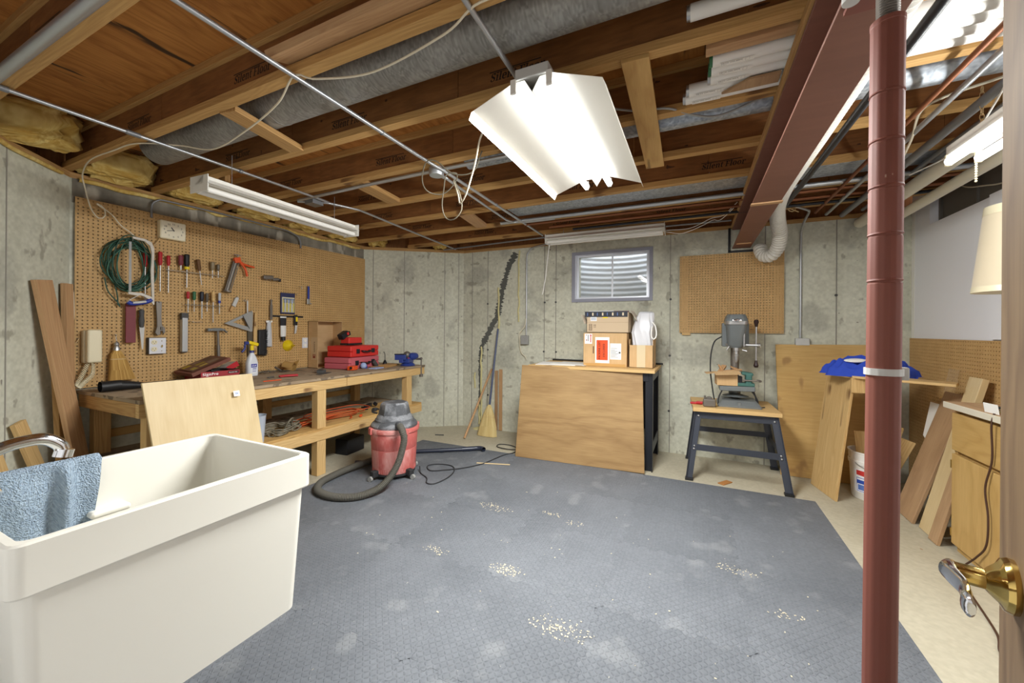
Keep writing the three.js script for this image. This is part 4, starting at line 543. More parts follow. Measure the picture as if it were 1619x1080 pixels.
{ // open carton standing on its side
  const c = thing('cardboard_carton', 'open tall cardboard carton standing behind the red cases on the workbench', 'carton');
  const x0 = -3.918, x1 = -3.765, y0 = 0.877, y1 = 1.40, z0 = -3.30, z1 = -2.97, t = 0.005;
  part('shell', [box2(x0, x0 + t, y0, y1, z0, z1), box2(x0, x1, y0, y0 + t, z0, z1), box2(x0, x1, y1 - t, y1, z0, z1), box2(x0, x1, y0, y1, z0, z0 + t), box2(x0, x1, y0, y1, z1 - t, z1)], m.card, c);
  part('print', sheet([x1 - 0.001, 0.97, z1 + 0.0012], [x0 + 0.05, 0.97, z1 + 0.0012].map((v, i) => i === 0 ? v : v), [x1 - 0.001, 1.22, z1 + 0.0012]), canvasMat(128, 256, (x) => { x.fillStyle = '#cdb18a'; x.fillRect(0, 0, 128, 256); x.fillStyle = '#8c2f22'; x.fillRect(40, 190, 50, 46); x.fillStyle = '#cdb18a'; x.fillRect(56, 186, 18, 30); x.fillStyle = '#6a4a34'; x.save(); x.translate(72, 170); x.rotate(-Math.PI / 2); x.font = 'bold 30px sans-serif'; x.fillText('FRAGILE', 0, 0); x.restore(); }, { side: THREE.DoubleSide }), c);
}
{ // spray bottle
  const s = thing('spray_bottle', 'white cleaner spray bottle with a yellow and navy trigger on the workbench', 'bottle'), x = -3.72, z = -2.24, y = 0.876;
  part('bottle', ringLoft([rrect(x, z, 0.03, 0.046, 0.02, y), rrect(x, z, 0.032, 0.048, 0.02, y + 0.01), rrect(x, z, 0.032, 0.048, 0.02, y + 0.12), rrect(x, z, 0.028, 0.036, 0.02, y + 0.165), rrect(x, z, 0.016, 0.018, 0.012, y + 0.205), rrect(x, z, 0.014, 0.014, 0.012, y + 0.215)], true, true, 0.7), M(0xdfe3ea, { roughness: 0.4 }), s);
  part('label', sheet([x + 0.0335, y + 0.02, z + 0.034], [x + 0.0335, y + 0.02, z - 0.034], [x + 0.0335, y + 0.118, z + 0.034]), canvasMat(128, 192, (c) => { c.fillStyle = '#e8ebf2'; c.fillRect(0, 0, 128, 192); c.fillStyle = '#2a35a0'; c.fillRect(18, 14, 98, 64); c.fillStyle = '#fff'; c.font = 'italic bold 40px sans-serif'; c.fillText('CLR', 26, 62); c.fillStyle = '#3b46a8'; c.fillRect(44, 92, 66, 8); c.fillRect(44, 108, 66, 8); c.fillRect(44, 136, 66, 5); c.fillRect(44, 150, 60, 5); }), s);
  part('collar', cy(0.021, 0.019, 0.02, x, y + 0.225, z), M(0x2d3a80, { roughness: 0.4 }), s);
  part('sprayer', [rb(0.026, 0.055, 0.03, x, y + 0.255, z, 0, 0, 0, 0.008, 2), rb(0.03, 0.032, 0.095, x, y + 0.298, z - 0.012, -0.3, 0, 0, 0.010, 2)], m.yellow, s);
  part('trigger', [tube([[x, y + 0.300, z + 0.040], [x, y + 0.285, z + 0.062], [x, y + 0.262, z + 0.060], [x, y + 0.235, z + 0.075], [x, y + 0.222, z + 0.088]], 0.009, 20), rb(0.026, 0.028, 0.04, x, y + 0.305, z + 0.045, 0, 0, 0, 0.005)], M(0x2d3a80, { roughness: 0.4 }), s);
}
{ // open router-kit box
  const t = thing('kit_box', 'flat red kit box with its worn lid tilted open on the workbench', 'box');
  const y = 0.876, xb = -3.78;
  part('tray', [box2(xb - 0.12, xb + 0.12, y, y + 0.004, -2.10, -1.80), box2(xb + 0.115, xb + 0.12, y, y + 0.075, -2.10, -1.80), box2(xb - 0.12, xb - 0.115, y, y + 0.075, -2.10, -1.80), box2(xb - 0.12, xb + 0.12, y, y + 0.075, -2.10, -2.095), box2(xb - 0.12, xb + 0.12, y, y + 0.075, -1.805, -1.80)], M(0xa03038, { roughness: 0.6 }), t);
  part('printed_side', sheet([xb + 0.1212, y + 0.034, -1.80], [xb + 0.1212, y + 0.034, -2.10], [xb + 0.1212, y + 0.074, -1.80]), canvasMat(512, 76, (c) => { c.fillStyle = '#a8323a'; c.fillRect(0, 0, 512, 76); c.fillStyle = '#fff'; c.font = 'bold 56px sans-serif'; c.fillText('SignPro', 20, 58); c.fillStyle = '#4a1418'; c.fillRect(350, 12, 150, 40); c.fillStyle = '#eee'; c.font = 'bold 24px sans-serif'; c.fillText('Router Kit', 362, 42); }), t);
  part('contents', [rb(0.22, 0.02, 0.22, xb, y + 0.075, -1.96, 0.05, 0.2, 0.1), rb(0.18, 0.006, 0.16, xb + 0.05, y + 0.082, -2.0, -0.15, 0.3, 0.1)], m.black, t); part('leaflet', [rb(0.16, 0.002, 0.18, xb + 0.02, y + 0.10, -2.02, 0.45, 0, 0.1)], m.lightGray, t);
  const lid = slab([[xb + 0.12, y + 0.07, -1.735], [xb + 0.12, y + 0.185, -2.02], [xb - 0.11, y + 0.205, -2.0], [xb - 0.11, y + 0.08, -1.72]], 0.03, 'u'); part('lid', lid, M(0x7a4a3c, { roughness: 0.7 }), t);
  part('lid_print', sheet([xb + 0.105, y + 0.082, -1.755], [xb + 0.105, y + 0.180, -1.995], [xb - 0.09, y + 0.095, -1.742]).translate(0, 0.004, 0.004), canvasMat(256, 256, (c) => { c.fillStyle = '#6d4a3a'; c.fillRect(0, 0, 256, 256); for (const [a, b, w, h, f] of [[12, 20, 60, 60, '#a89030'], [84, 90, 70, 50, '#8f7a2c'], [20, 150, 40, 70, '#9c8a3a'], [170, 30, 60, 80, '#57402f'], [150, 150, 80, 60, '#7d6a58'], [80, 170, 60, 40, '#b09a44'], [90, 20, 60, 40, '#806a5a']]) { c.fillStyle = f; c.fillRect(a, b, w, h); } }, { side: THREE.DoubleSide }), t);
  part('lid_flap', [rb(0.002, 0.045, 0.10, xb + 0.10, y + 0.105, -2.055, 0.5, 0, 0)], m.red, t);
}
// crevice nozzle, rods and small things on the bench
{
  const n = thing('vacuum_nozzle', 'black vacuum crevice nozzle lying at the left end of the workbench', 'nozzle');
  part('socket', ringLoft([0, 1, 2].map(k => { const r = []; for (let i = 0; i < 20; i++) { const a = i / 20 * Math.PI * 2; r.push([-3.62 + Math.cos(a) * 0.036, 0.915 + Math.sin(a) * 0.036, -1.19 - k * 0.05]); } return r; })), m.black, n); part('tube', [ringLoft([[-1.29, 0.036, 0.036], [-1.34, 0.034, 0.030], [-1.42, 0.034, 0.02], [-1.58, 0.034, 0.015]].map(([z, a, b]) => { const r = []; for (let i = 0; i < 20; i++) { const t = i / 20 * Math.PI * 2; r.push([-3.62 + Math.cos(t) * a, 0.879 + b + Math.sin(t) * b, z]); } return r; }), true, true)], m.black, n);
}
single('steel_rule', 'thin bright steel rod lying behind the black nozzle', 'rod', [rod([-3.83, 0.888, -1.43], [-3.80, 0.884, -1.86], 0.008)], m.steel);
single('black_tool', 'black slender hand tool lying behind the nozzle', 'tool', [rod([-3.75, 0.886, -1.36], [-3.73, 0.888, -1.75], 0.010), rb(0.03, 0.03, 0.08, -3.73, 0.89, -1.62)], m.blackMetal);
single('nail_tray', 'small heap of grey nails and screws beside the maple panel', 'hardware', Array.from({ length: 34 }, () => { const x = rr(-3.82, -3.70), z = rr(-2.46, -2.34), y = 0.88 + rr(0, 0.03), a = rr(0, 6.3), e = rr(-0.3, 0.3); return rod([x, y, z], [x + Math.cos(a) * 0.03, y + e * 0.03, z + Math.sin(a) * 0.03], 0.0018, 0.0018, 5); }), m.oldSteel).userData.kind = 'stuff';
{
  const s = thing('sanding_block', 'rolls of sandpaper and a trowel in a small heap on the workbench', 'sandpaper'); part('roll', [put(fin(new THREE.CylinderGeometry(0.045, 0.045, 0.10, 20, 1, true, 0, 5.2)), -3.80, 0.925, -2.66, 0.3, 0.4, 1.2)], Object.assign(M(0xb08a50, { roughness: 0.95 }), { side: THREE.DoubleSide }), s); part('trowel', [rb(0.07, 0.004, 0.12, -3.78, 0.885, -2.60, 0, 0.3, 0.05), rod([-3.78, 0.893, -2.56], [-3.76, 0.93, -2.49], 0.010)], m.oldSteel, s); part('sheet', [put(bx(0.09, 0.002, 0.13), -3.80, 0.92, -2.72, 0.9, 0.4, 0.1)], M(0xc8a560, { roughness: 0.95 }), s);
}
{
  const p = thing('pliers', 'red-handled pliers lying near the bench front', 'pliers'); part('handle', [tube([[-3.36, 0.886, -2.27], [-3.33, 0.889, -2.33], [-3.30, 0.888, -2.40]], 0.009), tube([[-3.39, 0.886, -2.28], [-3.36, 0.889, -2.35], [-3.33, 0.888, -2.42]], 0.009)], m.red, p); part('jaw', [rb(0.03, 0.014, 0.07, -3.40, 0.884, -2.21, 0, 0.5, 0, 0.004)], m.oldSteel, p);
}
single('pencil', 'orange pencil lying at the bench front beside the maple panel', 'pencil', [rod([-3.20, 0.881, -2.02], [-3.18, 0.881, -2.16], 0.004)], m.orange);
single('steel_bracket', 'grey steel bracket lying on the bench in front of the cases', 'bracket', [rb(0.06, 0.03, 0.08, -3.34, 0.893, -2.68, 0, 0.5, 0), rb(0.05, 0.004, 0.20, -3.28, 0.880, -2.66, 0, 0.4, 0), rb(0.09, 0.004, 0.05, -3.36, 0.912, -2.68, 0, 0.5, 0.2)], m.dark);
{
  const t = thing('stud_finder', 'small orange gadget on the bench beside the faded case', 'gadget'); part('body', [rb(0.07, 0.045, 0.10, -3.30, 0.90, -3.03, 0, 0.3, 0, 0.008)], m.orange, t); part('lens', [cy(0.013, 0.013, 0.01, -3.27, 0.905, -2.98, Math.PI / 2)], m.black, t);
}
single('blue_rag', 'crumpled blue and white packet on the bench', 'packet', [rb(0.09, 0.012, 0.16, -3.21, 0.882, -3.28, 0, 0.2, 0, 0.004), put(fin(new THREE.IcosahedronGeometry(0.035, 1)), -3.32, 0.91, -3.20)], M(0x9fb0d8, { roughness: 0.7 }));
single('small_jar', 'small dark jar with a blue base among clutter on the bench', 'jar', [lathe([[0, 0], [0.022, 0], [0.022, 0.05], [0.016, 0.058], [0.016, 0.07], [0, 0.07]], -3.40, 0.876, -3.16, 14)], m.blackMetal);
single('blue_cap', 'small round blue cap on the bench', 'tape', [lathe([[0, 0], [0.025, 0], [0.025, 0.03], [0, 0.03]], -3.34, 0.876, -3.24, 14)], m.blue);  // a blue cap, drawn as a short disc
single('wood_scrap', 'dark scrap leaning beside the cases', 'scrap', [rb(0.02, 0.09, 0.05, -3.36, 0.91, -3.42, 0.7, 0.3, 0)], m.dark);
single('clipboard', 'dark flat board with a pale one on it near the vise', 'board', [rb(0.20, 0.010, 0.26, -3.30, 0.881, -3.50, 0, 0.2, 0), rb(0.14, 0.014, 0.24, -3.28, 0.893, -3.55, 0, 0.25, 0)], m.pineDull);
single('hook_stand', 'small black cone with a bent wire hook near the vise', 'hook', [lathe([[0, 0.06], [0.012, 0.05], [0.03, 0.005], [0.03, 0], [0, 0]], -3.50, 0.876, -3.72, 14), tube([[-3.50, 0.93, -3.72], [-3.50, 0.99, -3.72], [-3.50, 1.03, -3.705], [-3.50, 1.03, -3.69]], 0.004)], m.blackMetal);
// lower shelf
{
  const pts = []; for (let k = 0; k < 90; k++) { const a = k * 0.42, r = 0.125 + 0.03 * Math.sin(k * 1.7); pts.push([-3.22 + Math.cos(a) * r * 0.9, 0.435 + (k / 90) * 0.05 + 0.012 * Math.sin(k * 2.3), -2.16 + Math.sin(a) * r * 1.25]); }
  single('extension_cord', 'coil of dull grey-brown cable on the lower shelf', 'cord', [tube(pts, 0.006, 520, 6), tube([[-3.18, 0.47, -2.2], [-3.16, 0.52, -2.22], [-3.2, 0.53, -2.28], [-3.24, 0.48, -2.3]], 0.007)], m.cordGrey);
}
{
  const t = thing('extension_cord', 'bundle of orange extension cord on the lower shelf behind the middle leg', 'cord'); const g = []; for (let k = 0; k < 5; k++) { const z = -2.72 + rr(-0.09, 0.09), w = rr(0.015, 0.11), h = 0.43 + k * 0.011; g.push(tube([[-3.25 + w, h, z + 0.3], [-3.25 - w, h + 0.01, z + 0.28], [-3.30 - w, h + 0.012, z], [-3.24 - w, h + 0.02, z - 0.3], [-3.20, h + 0.02, z - 0.34], [-3.2 + w, h + 0.015, z - 0.28], [-3.26 + w, h + 0.01, z], [-3.25 + w, h, z + 0.3]], 0.0048, 60, 6)); } part('loops', g, m.cordOrange, t); part('plug', [tube([[-3.2, 0.44, -2.9], [-3.12, 0.432, -2.86], [-3.08, 0.435, -2.80]], 0.0048), rb(0.025, 0.02, 0.045, -3.07, 0.437, -2.93, 0, 0.6, 0, 0.005)], m.orange, t);
}
single('black_clamp', 'black plastic nozzle lying at the far end of the lower shelf', 'nozzle', [rb(0.05, 0.04, 0.16, -3.35, 0.445, -3.30, 0, 0.5, 0, 0.01), rb(0.03, 0.02, 0.12, -3.32, 0.436, -3.22, 0, 1.2, 0), cy(0.02, 0.02, 0.03, -3.30, 0.462, -3.36, 0, 0, 1.2)], m.blackMetal);
{ const t = single('plastic_cup', 'pale blue-grey plastic cup on the lower shelf beside the maple panel', 'cup', [lathe([[0, 0], [0.045, 0], [0.06, 0.21], [0.064, 0.215], [0.058, 0.212], [0.042, 0.01], [0, 0.008]], -3.09, 0.424, -1.905, 20)], M(0xb8c0cc, { roughness: 0.4 })); }
single('black_block', 'black tool box in the dark under the lower shelf', 'box', [rb(0.16, 0.16, 0.26, -3.35, 0.08, -3.05, 0, 0.1, 0, 0.01)], m.blackMetal);
single('wall_outlet', 'black cable clip on the wall strip under the bench', 'clip', [rb(0.02, 0.02, 0.05, XA + 0.02, 0.62, -2.86)], m.black);
single('ledger_strip', 'horizontal pale ledger strip on the wall behind the lower shelf', 'board', [rbox2(XA + 0.002, XA + 0.022, 0.50, 0.56, -3.7, -1.3)], m.birch);

// ================================================================ TOOLS ON THE PEGBOARD (front face x = XA + 0.026)
const XP = XA + 0.027, hk = (z, y, l = 0.05) => tube([[XP, y + 0.012, z], [XP + 0.012, y + 0.012, z], [XP + l * 0.8, y, z], [XP + l, y + 0.006, z], [XP + l, y + 0.014, z]], 0.0022, 16, 6);
const onWall = (g, x, y, z, rz = 0) => { g.rotateZ(rz); return put(g, x, y, z, 0, Math.PI / 2, 0); };   // local x -> -z, local z -> +x
function screwdriver(label, z, y1, y0, hl, mat, hw, shaft, tilt = 0, band) {
  const t = thing('screwdriver', label, 'screwdriver', 'screwdrivers on the pegboard'), L = y1 - y0, pl = g => { g.rotateX(0); const q = put(g, 0, 0, 0, tilt, 0, 0); return put(q, XP + 0.034, y1, z); };
  part('handle', pl(lathe([[0, 0], [hw * 0.8, -0.002], [hw, -0.012], [hw * 0.92, -hl * 0.45], [hw, -hl * 0.75], [hw * 0.6, -hl], [0, -hl]], 0, 0, 0, 8, 0, 0, 0, 0.3)), mat, t);
  if (band) part('collar', pl(cy(hw * 0.85, hw * 0.95, 0.022, 0, -hl - 0.008, 0)), band, t);
  part('shaft', pl(rod([0, -hl + 0.002, 0], [0, -L, 0], shaft, shaft * 0.85, 8)), m.steel, t);
}
screwdriver('long screwdriver with a dark red handle right beside the green cord coil', -1.624, 1.926, 1.606, 0.11, m.red, 0.015, 0.005);
screwdriver('long screwdriver with a red handle, second in the upper row', -1.678, 1.905, 1.601, 0.085, m.red, 0.013, 0.005);
screwdriver('stubby screwdriver with a maroon and white handle in the upper row', -1.762, 1.922, 1.80, 0.085, m.maroon, 0.018, 0.006);
screwdriver('screwdriver with a thick black handle and yellow collar in the upper row', -1.805, 1.938, 1.655, 0.11, m.black, 0.020, 0.0055, 0, m.yellow);
screwdriver('old tilted screwdriver with a brown wooden handle in the upper row', -1.886, 1.908, 1.689, 0.10, M(0x6b4a2a, { roughness: 0.7 }), 0.016, 0.004, 0.13);
screwdriver('dull clear-handled driver near the right end of the upper row', -1.998, 1.905, 1.76, 0.075, M(0x8a7a5c, { roughness: 0.3 }), 0.018, 0.004);
screwdriver('last small dull driver in the upper row', -2.044, 1.890, 1.77, 0.06, M(0x6f6350, { roughness: 0.3 }), 0.014, 0.004);
screwdriver('red-handled screwdriver with a dark shaft, first in the lower row', -1.815, 1.624, 1.447, 0.062, m.red, 0.012, 0.005);
screwdriver('green-handled screwdriver in the lower row', -1.860, 1.628, 1.454, 0.075, m.green, 0.013, 0.004);
screwdriver('black-handled screwdriver in the lower row', -1.917, 1.633, 1.396, 0.085, M(0x1b2030, { roughness: 0.35 }), 0.015, 0.0055);
screwdriver('dull grey-brown handled screwdriver in the lower row', -1.957, 1.622, 1.46, 0.08, M(0x5c5142, { roughness: 0.5 }), 0.013, 0.004);
screwdriver('screwdriver with a light wooden handle in the lower row', -2.005, 1.641, 1.365, 0.095, m.pine, 0.015, 0.0045);
screwdriver('clear-handled screwdriver with a blue collar, last in the lower row', -2.056, 1.634, 1.446, 0.075, M(0xb8bcc0, { roughness: 0.25 }), 0.012, 0.005, 0, m.blue);
screwdriver('screwdriver half hidden behind the hacksaw back, red handle', -1.530, 1.90, 1.50, 0.11, m.red, 0.014, 0.005);
for (const [lab, a, b, y] of [['wire rack holding the upper row of screwdrivers', -1.655, -2.07, 1.785], ['wire rack holding the lower row of screwdrivers', -1.79, -2.075, 1.51]]) { const g = [rod([XP + 0.052, y, a], [XP + 0.052, y, b], 0.002, 0.002, 6)]; for (let z = a; z > b; z -= 0.034) { g.push(rod([XP - 0.004, y, z], [XP + 0.052, y, z], 0.0018, 0.0018, 6)); const r = fin(new THREE.TorusGeometry(0.012, 0.0016, 6, 14)); g.push(put(r, XP + 0.036, y, z - 0.017, Math.PI / 2)); } single('tool_rack', lab, 'rack', g, m.steel); }
{ // wall clock
  const c = thing('wall_clock', 'cream square electric clock near the top of the pegboard', 'clock'), z0 = -1.79, z1 = -1.613, y0 = 2.035, y1 = 2.183;
  part('case', rbox2(XP, XP + 0.055, y0, y1, z0, z1, 0.010), m.cream, c);
  part('dial', sheet([XP + 0.0565, y0 + 0.010, z1 - 0.010], [XP + 0.0565, y0 + 0.010, z0 + 0.010], [XP + 0.0565, y1 - 0.010, z1 - 0.010]), canvasMat(300, 250, (x, w, h) => { x.fillStyle = '#efe6cc'; x.fillRect(0, 0, w, h); x.fillStyle = '#4a4438'; x.font = 'bold 34px serif'; x.textAlign = 'center'; x.textBaseline = 'middle'; for (let n = 1; n <= 12; n++) { const a = n / 12 * Math.PI * 2; x.fillText(String(n), w / 2 + Math.sin(a) * 118, h / 2 - Math.cos(a) * 100); } }), c);
  const cz = (z0 + z1) / 2, cyy = (y0 + y1) / 2, hand = (a, l, w) => { const g = bx(0.002, l, w, 0, l / 2 - 0.006, 0); g.rotateX(a); return put(g, XP + 0.059, cyy, cz); };
  part('hour_hand', hand(0.62, 0.034, 0.006), m.black, c); part('minute_hand', hand(1.80, 0.052, 0.004), m.black, c);
  part('cord', tube([[XP + 0.01, y0 + 0.01, z1 - 0.02], [XP + 0.03, 1.99, -1.60], [XP + 0.02, 1.95, -1.57]], 0.004), m.wireTan, c);
}
{ // green coil
  const t = thing('garden_cord', 'tangled coil of green cord hanging behind the hacksaw', 'cord'); const a = [], b = [];
  for (let k = 0; k < 15; k++) { const cz = -1.445 + rr(-0.03, 0.03), cyy = 1.79 + rr(-0.025, 0.025), rx = rr(0.095, 0.165), ry = rr(0.15, 0.205), x = XP + 0.012 + rr(0, 0.05), pts = []; const ph = rr(-0.35, 0.35); for (let i = 0; i <= 26; i++) { const q = i / 26 * Math.PI * 2; pts.push([x + 0.006 * Math.sin(q * 3 + k), cyy + Math.sin(q + ph * 0.3) * ry, cz + Math.cos(q) * rx * (1 + 0.12 * Math.sin(q * 2 + k))]); } (k % 3 ? a : b).push(tube(pts, 0.0042, 90, 6)); }
  a.push(tube([[XP + 0.03, 1.68, -1.30], [XP + 0.03, 1.58, -1.32], [XP + 0.03, 1.50, -1.375], [XP + 0.03, 1.47, -1.385]], 0.0042), tube([[XP + 0.03, 1.66, -1.35], [XP + 0.03, 1.56, -1.37], [XP + 0.03, 1.48, -1.375]], 0.0042));
  part('dark_loops', a, m.hoseGreen, t); part('pale_loops', b, m.hoseGreen2, t); part('hook', hk(-1.44, 1.97, 0.075), m.steel, t);
}
{ // hacksaw
  const t = thing('hacksaw', 'worn white hacksaw with a blue handle hanging over the green coil', 'saw'), x = XP + 0.088;
  const P2 = (z, y) => [-(z), y];   // local x = -z
  part('blade', [rbox2(x, x + 0.003, 1.585, 1.96, -1.428, -1.412)], m.gray, t);
  const fr = extr([P2(-1.432, 1.985), P2(-1.50, 1.978), P2(-1.535, 1.95), P2(-1.545, 1.90), P2(-1.545, 1.83), P2(-1.540, 1.76), P2(-1.545, 1.62), P2(-1.548, 1.555), P2(-1.49, 1.58), P2(-1.41, 1.583), P2(-1.408, 1.565), P2(-1.46, 1.558), P2(-1.415, 1.525), P2(-1.40, 1.50), P2(-1.41, 1.49), P2(-1.425, 1.525), P2(-1.475, 1.562), P2(-1.50, 1.555), P2(-1.535, 1.53), P2(-1.56, 1.49), P2(-1.565, 1.50), P2(-1.563, 1.60), P2(-1.560, 1.76), P2(-1.562, 1.93), P2(-1.545, 1.98), P2(-1.50, 1.998), P2(-1.432, 2.002)].reverse(), 0.010, 0.002); fr.rotateY(Math.PI / 2); fr.translate(x - 0.004, 0, 0); part('frame', fr, M(0xcfc8bc, { roughness: 0.5 }), t);
  const hd = tube([[x, 1.510, -1.408], [x, 1.497, -1.425], [x, 1.502, -1.47], [x, 1.516, -1.52], [x, 1.532, -1.548]], 0.016, 30, 10); part('handle', hd, m.blue, t); part('grip_inset', tube([[x + 0.010, 1.502, -1.432], [x + 0.010, 1.507, -1.47], [x + 0.010, 1.516, -1.51]], 0.010), m.lightGray, t);
}
single('saw_guard', 'long maroon saw guard hanging below the hacksaw', 'saw guard', [rbox2(XP + 0.03, XP + 0.045, 1.20, 1.50, -1.473, -1.414, 0.003), hk(-1.44, 1.49)], m.maroon);
{ const t = thing('jab_saw', 'keyhole saw with a dark grey handle and pale tapered blade', 'saw'); part('handle', [put(ringLoft([[0, 0.010, 0.009], [-0.01, 0.017, 0.014], [-0.05, 0.014, 0.013], [-0.09, 0.018, 0.015], [-0.13, 0.014, 0.013], [-0.14, 0.012, 0.010]].map(([y, a, b]) => Array.from({ length: 14 }, (_, i) => [Math.cos(i / 14 * 6.283) * b, y, Math.sin(i / 14 * 6.283) * a])), true, true), XP + 0.035, 1.457, -1.510)], m.dark, t); const g = extr([[-0.016, 0], [0.016, 0], [0.008, -0.175], [0.001, -0.18]].reverse(), 0.002, 0); part('blade', onWall(g, XP + 0.034, 1.325, -1.512), m.lightGray, t); part('hook', hk(-1.51, 1.45), m.steel, t); }
{ const t = thing('adjustable_wrench', 'old brown steel adjustable wrench hanging above the outlet plate', 'wrench'); const bd = extr([[-0.026, 0], [0.012, 0.0], [0.010, -0.12], [0.014, -0.19], [0.034, -0.21], [0.036, -0.245], [0.024, -0.262], [0.018, -0.235], [0.004, -0.236], [0.006, -0.262], [-0.014, -0.272], [-0.03, -0.25], [-0.018, -0.20], [-0.020, -0.12]].reverse(), 0.012, 0.002); part('body', onWall(bd, XP + 0.028, 1.525, -1.622), m.oldSteel, t); part('knurl', [put(cy(0.009, 0.009, 0.022), XP + 0.042, 1.31, -1.632, 0, 0, 0.3)], m.oldSteel, t); part('hook', hk(-1.615, 1.515), m.steel, t); }
{ const t = thing('outlet_plate', 'metal outlet and switch plate low on the pegboard', 'outlet'); part('box', rbox2(XP - 0.002, XP + 0.04, 1.105, 1.237, -1.665, -1.551, 0.006), m.dark, t); part('plate', rbox2(XP + 0.04, XP + 0.044, 1.108, 1.234, -1.662, -1.554, 0.003), M(0xd4d6dc, { roughness: 0.4, metalness: 0.3 }), t); for (const y of [1.20, 1.145]) { const s = part('socket', put(cy(0.019, 0.019, 0.004, 0, 0, 0, 0, 0, Math.PI / 2), XP + 0.045, y, -1.585), m.cream, t); part('slot', [rbox2(XP + 0.0465, XP + 0.048, y - 0.002, y + 0.008, -1.578, -1.575), rbox2(XP + 0.0465, XP + 0.048, y - 0.002, y + 0.008, -1.595, -1.592), rbox2(XP + 0.0465, XP + 0.048, y - 0.012, y - 0.007, -1.588, -1.583)], m.black, s); } part('switch', [rb(0.012, 0.02, 0.007, XP + 0.05, 1.168, -1.633), put(cy(0.003, 0.003, 0.003, 0, 0, 0, 0, 0, Math.PI / 2), XP + 0.0455, 1.21, -1.633), put(cy(0.003, 0.003, 0.003, 0, 0, 0, 0, 0, Math.PI / 2), XP + 0.0455, 1.13, -1.633)], m.brass, t); }
{ const t = thing('rasp_plane', 'long grey metal surface-forming rasp hanging right of the outlet plate', 'rasp'); part('body', [rbox2(XP + 0.02, XP + 0.06, 1.115, 1.40, -1.805, -1.765, 0.004)], M(0xb4b6b8, { metalness: 0.4, roughness: 0.4 }), t); part('bracket', [rbox2(XP + 0.02, XP + 0.055, 1.385, 1.440, -1.812, -1.762, 0.003), rbox2(XP + 0.02, XP + 0.05, 1.108, 1.118, -1.808, -1.768)], m.dark, t); part('hook', hk(-1.79, 1.43), m.steel, t); }
{ const t = thing('claw_hammer', 'claw hammer hanging head up behind the kit box', 'hammer'); const hd = extr([[-0.085, 0.012], [-0.075, 0.016], [-0.06, 0.012], [-0.03, 0.018], [0.02, 0.018], [0.05, 0.008], [0.078, -0.022], [0.07, -0.026], [0.045, -0.004], [0.015, -0.008], [-0.03, -0.010], [-0.06, -0.006], [-0.075, -0.012], [-0.085, -0.010]].reverse(), 0.024, 0.003); part('head', onWall(hd, XP + 0.03, 1.298, -2.04), m.castGrey, t); part('handle', [rod([XP + 0.042, 1.30, -2.04], [XP + 0.042, 1.15, -2.045], 0.010, 0.010), rod([XP + 0.042, 1.16, -2.045], [XP + 0.042, 0.98, -2.05], 0.014, 0.013)], m.oldSteel, t); part('hook', [hk(-1.98, 1.285, 0.06), hk(-2.075, 1.285, 0.06)], m.steel, t); }
{ const t = thing('caulking_gun', 'orange and grey caulking gun hanging slanted on the pegboard', 'caulking gun'); const a = [XP + 0.05, 1.935, -2.19], b = [XP + 0.05, 1.655, -2.115]; const off = (p, d) => [p[0], p[1], p[2] + d]; part('cradle', [rod(off(a, 0.024), off(b, 0.024), 0.004), rod(off(a, -0.024), off(b, -0.024), 0.004), rod([a[0] - 0.02, a[1], a[2]], [b[0] - 0.02, b[1], b[2]], 0.022, 0.022, 14), rod([b[0] - 0.005, b[1], b[2]], [b[0] - 0.005, b[1] - 0.01, b[2] + 0.002], 0.034, 0.034)], m.oldSteel, t); part('frame', [rb(0.03, 0.05, 0.055, XP + 0.05, 1.95, -2.195, 0.25, 0, 0, 0.006), tube([[XP + 0.05, 1.955, -2.20], [XP + 0.05, 1.92, -2.26], [XP + 0.05, 1.905, -2.35]], 0.009), tube([[XP + 0.05, 1.945, -2.21], [XP + 0.05, 1.88, -2.265], [XP + 0.05, 1.81, -2.285]], 0.010)], m.orange, t); part('rod_hook', [rod([XP + 0.05, 1.96, -2.195], [XP + 0.05, 2.0, -2.205], 0.0035), rod([XP + 0.05, 1.998, -2.17], [XP + 0.05, 1.998, -2.23], 0.004), hk(-2.20, 1.99, 0.055)], m.steel, t); }
{ const t = thing('hose_clamp_tool', 'short grey metal cutter lying on two pegs', 'cutter'); part('body', [rb(0.035, 0.04, 0.10, XP + 0.05, 1.825, -2.485, 0.1, 0, 0, 0.010, 2), rb(0.03, 0.03, 0.07, XP + 0.05, 1.815, -2.565, 0.15, 0, 0, 0.012, 2)], m.oldSteel, t); part('tip', rb(0.03, 0.032, 0.02, XP + 0.05, 1.81, -2.603, 0.1, 0, 0, 0.006), m.black, t); part('hook', [hk(-2.46, 1.79, 0.07), hk(-2.50, 1.79, 0.07)], m.steel, t); }
{ const t = thing('utility_knife', 'small silver utility knife with a tan end, hung slanted', 'knife'); const g = extr([[-0.016, -0.03], [0.016, -0.035], [0.018, 0.05], [0.006, 0.068], [-0.014, 0.05]], 0.014, 0.003); part('body', onWall(g, XP + 0.01, 1.55, -2.193, -0.35), m.lightGray, t); const g2 = extr([[-0.014, -0.05], [0.012, -0.05], [0.014, 0], [-0.014, 0]], 0.012, 0.002); part('end', onWall(g2, XP + 0.011, 1.518, -2.178, -0.35), M(0xc39a66), t); part('hook', hk(-2.215, 1.60, 0.03), m.steel, t); }
single('steel_punch', 'slim white-handled punch hanging above the speed square', 'punch', [rod([XP + 0.03, 1.575, -2.300], [XP + 0.03, 1.46, -2.302], 0.008, 0.006), hk(-2.29, 1.575), hk(-2.27, 1.57)], m.lightGray);
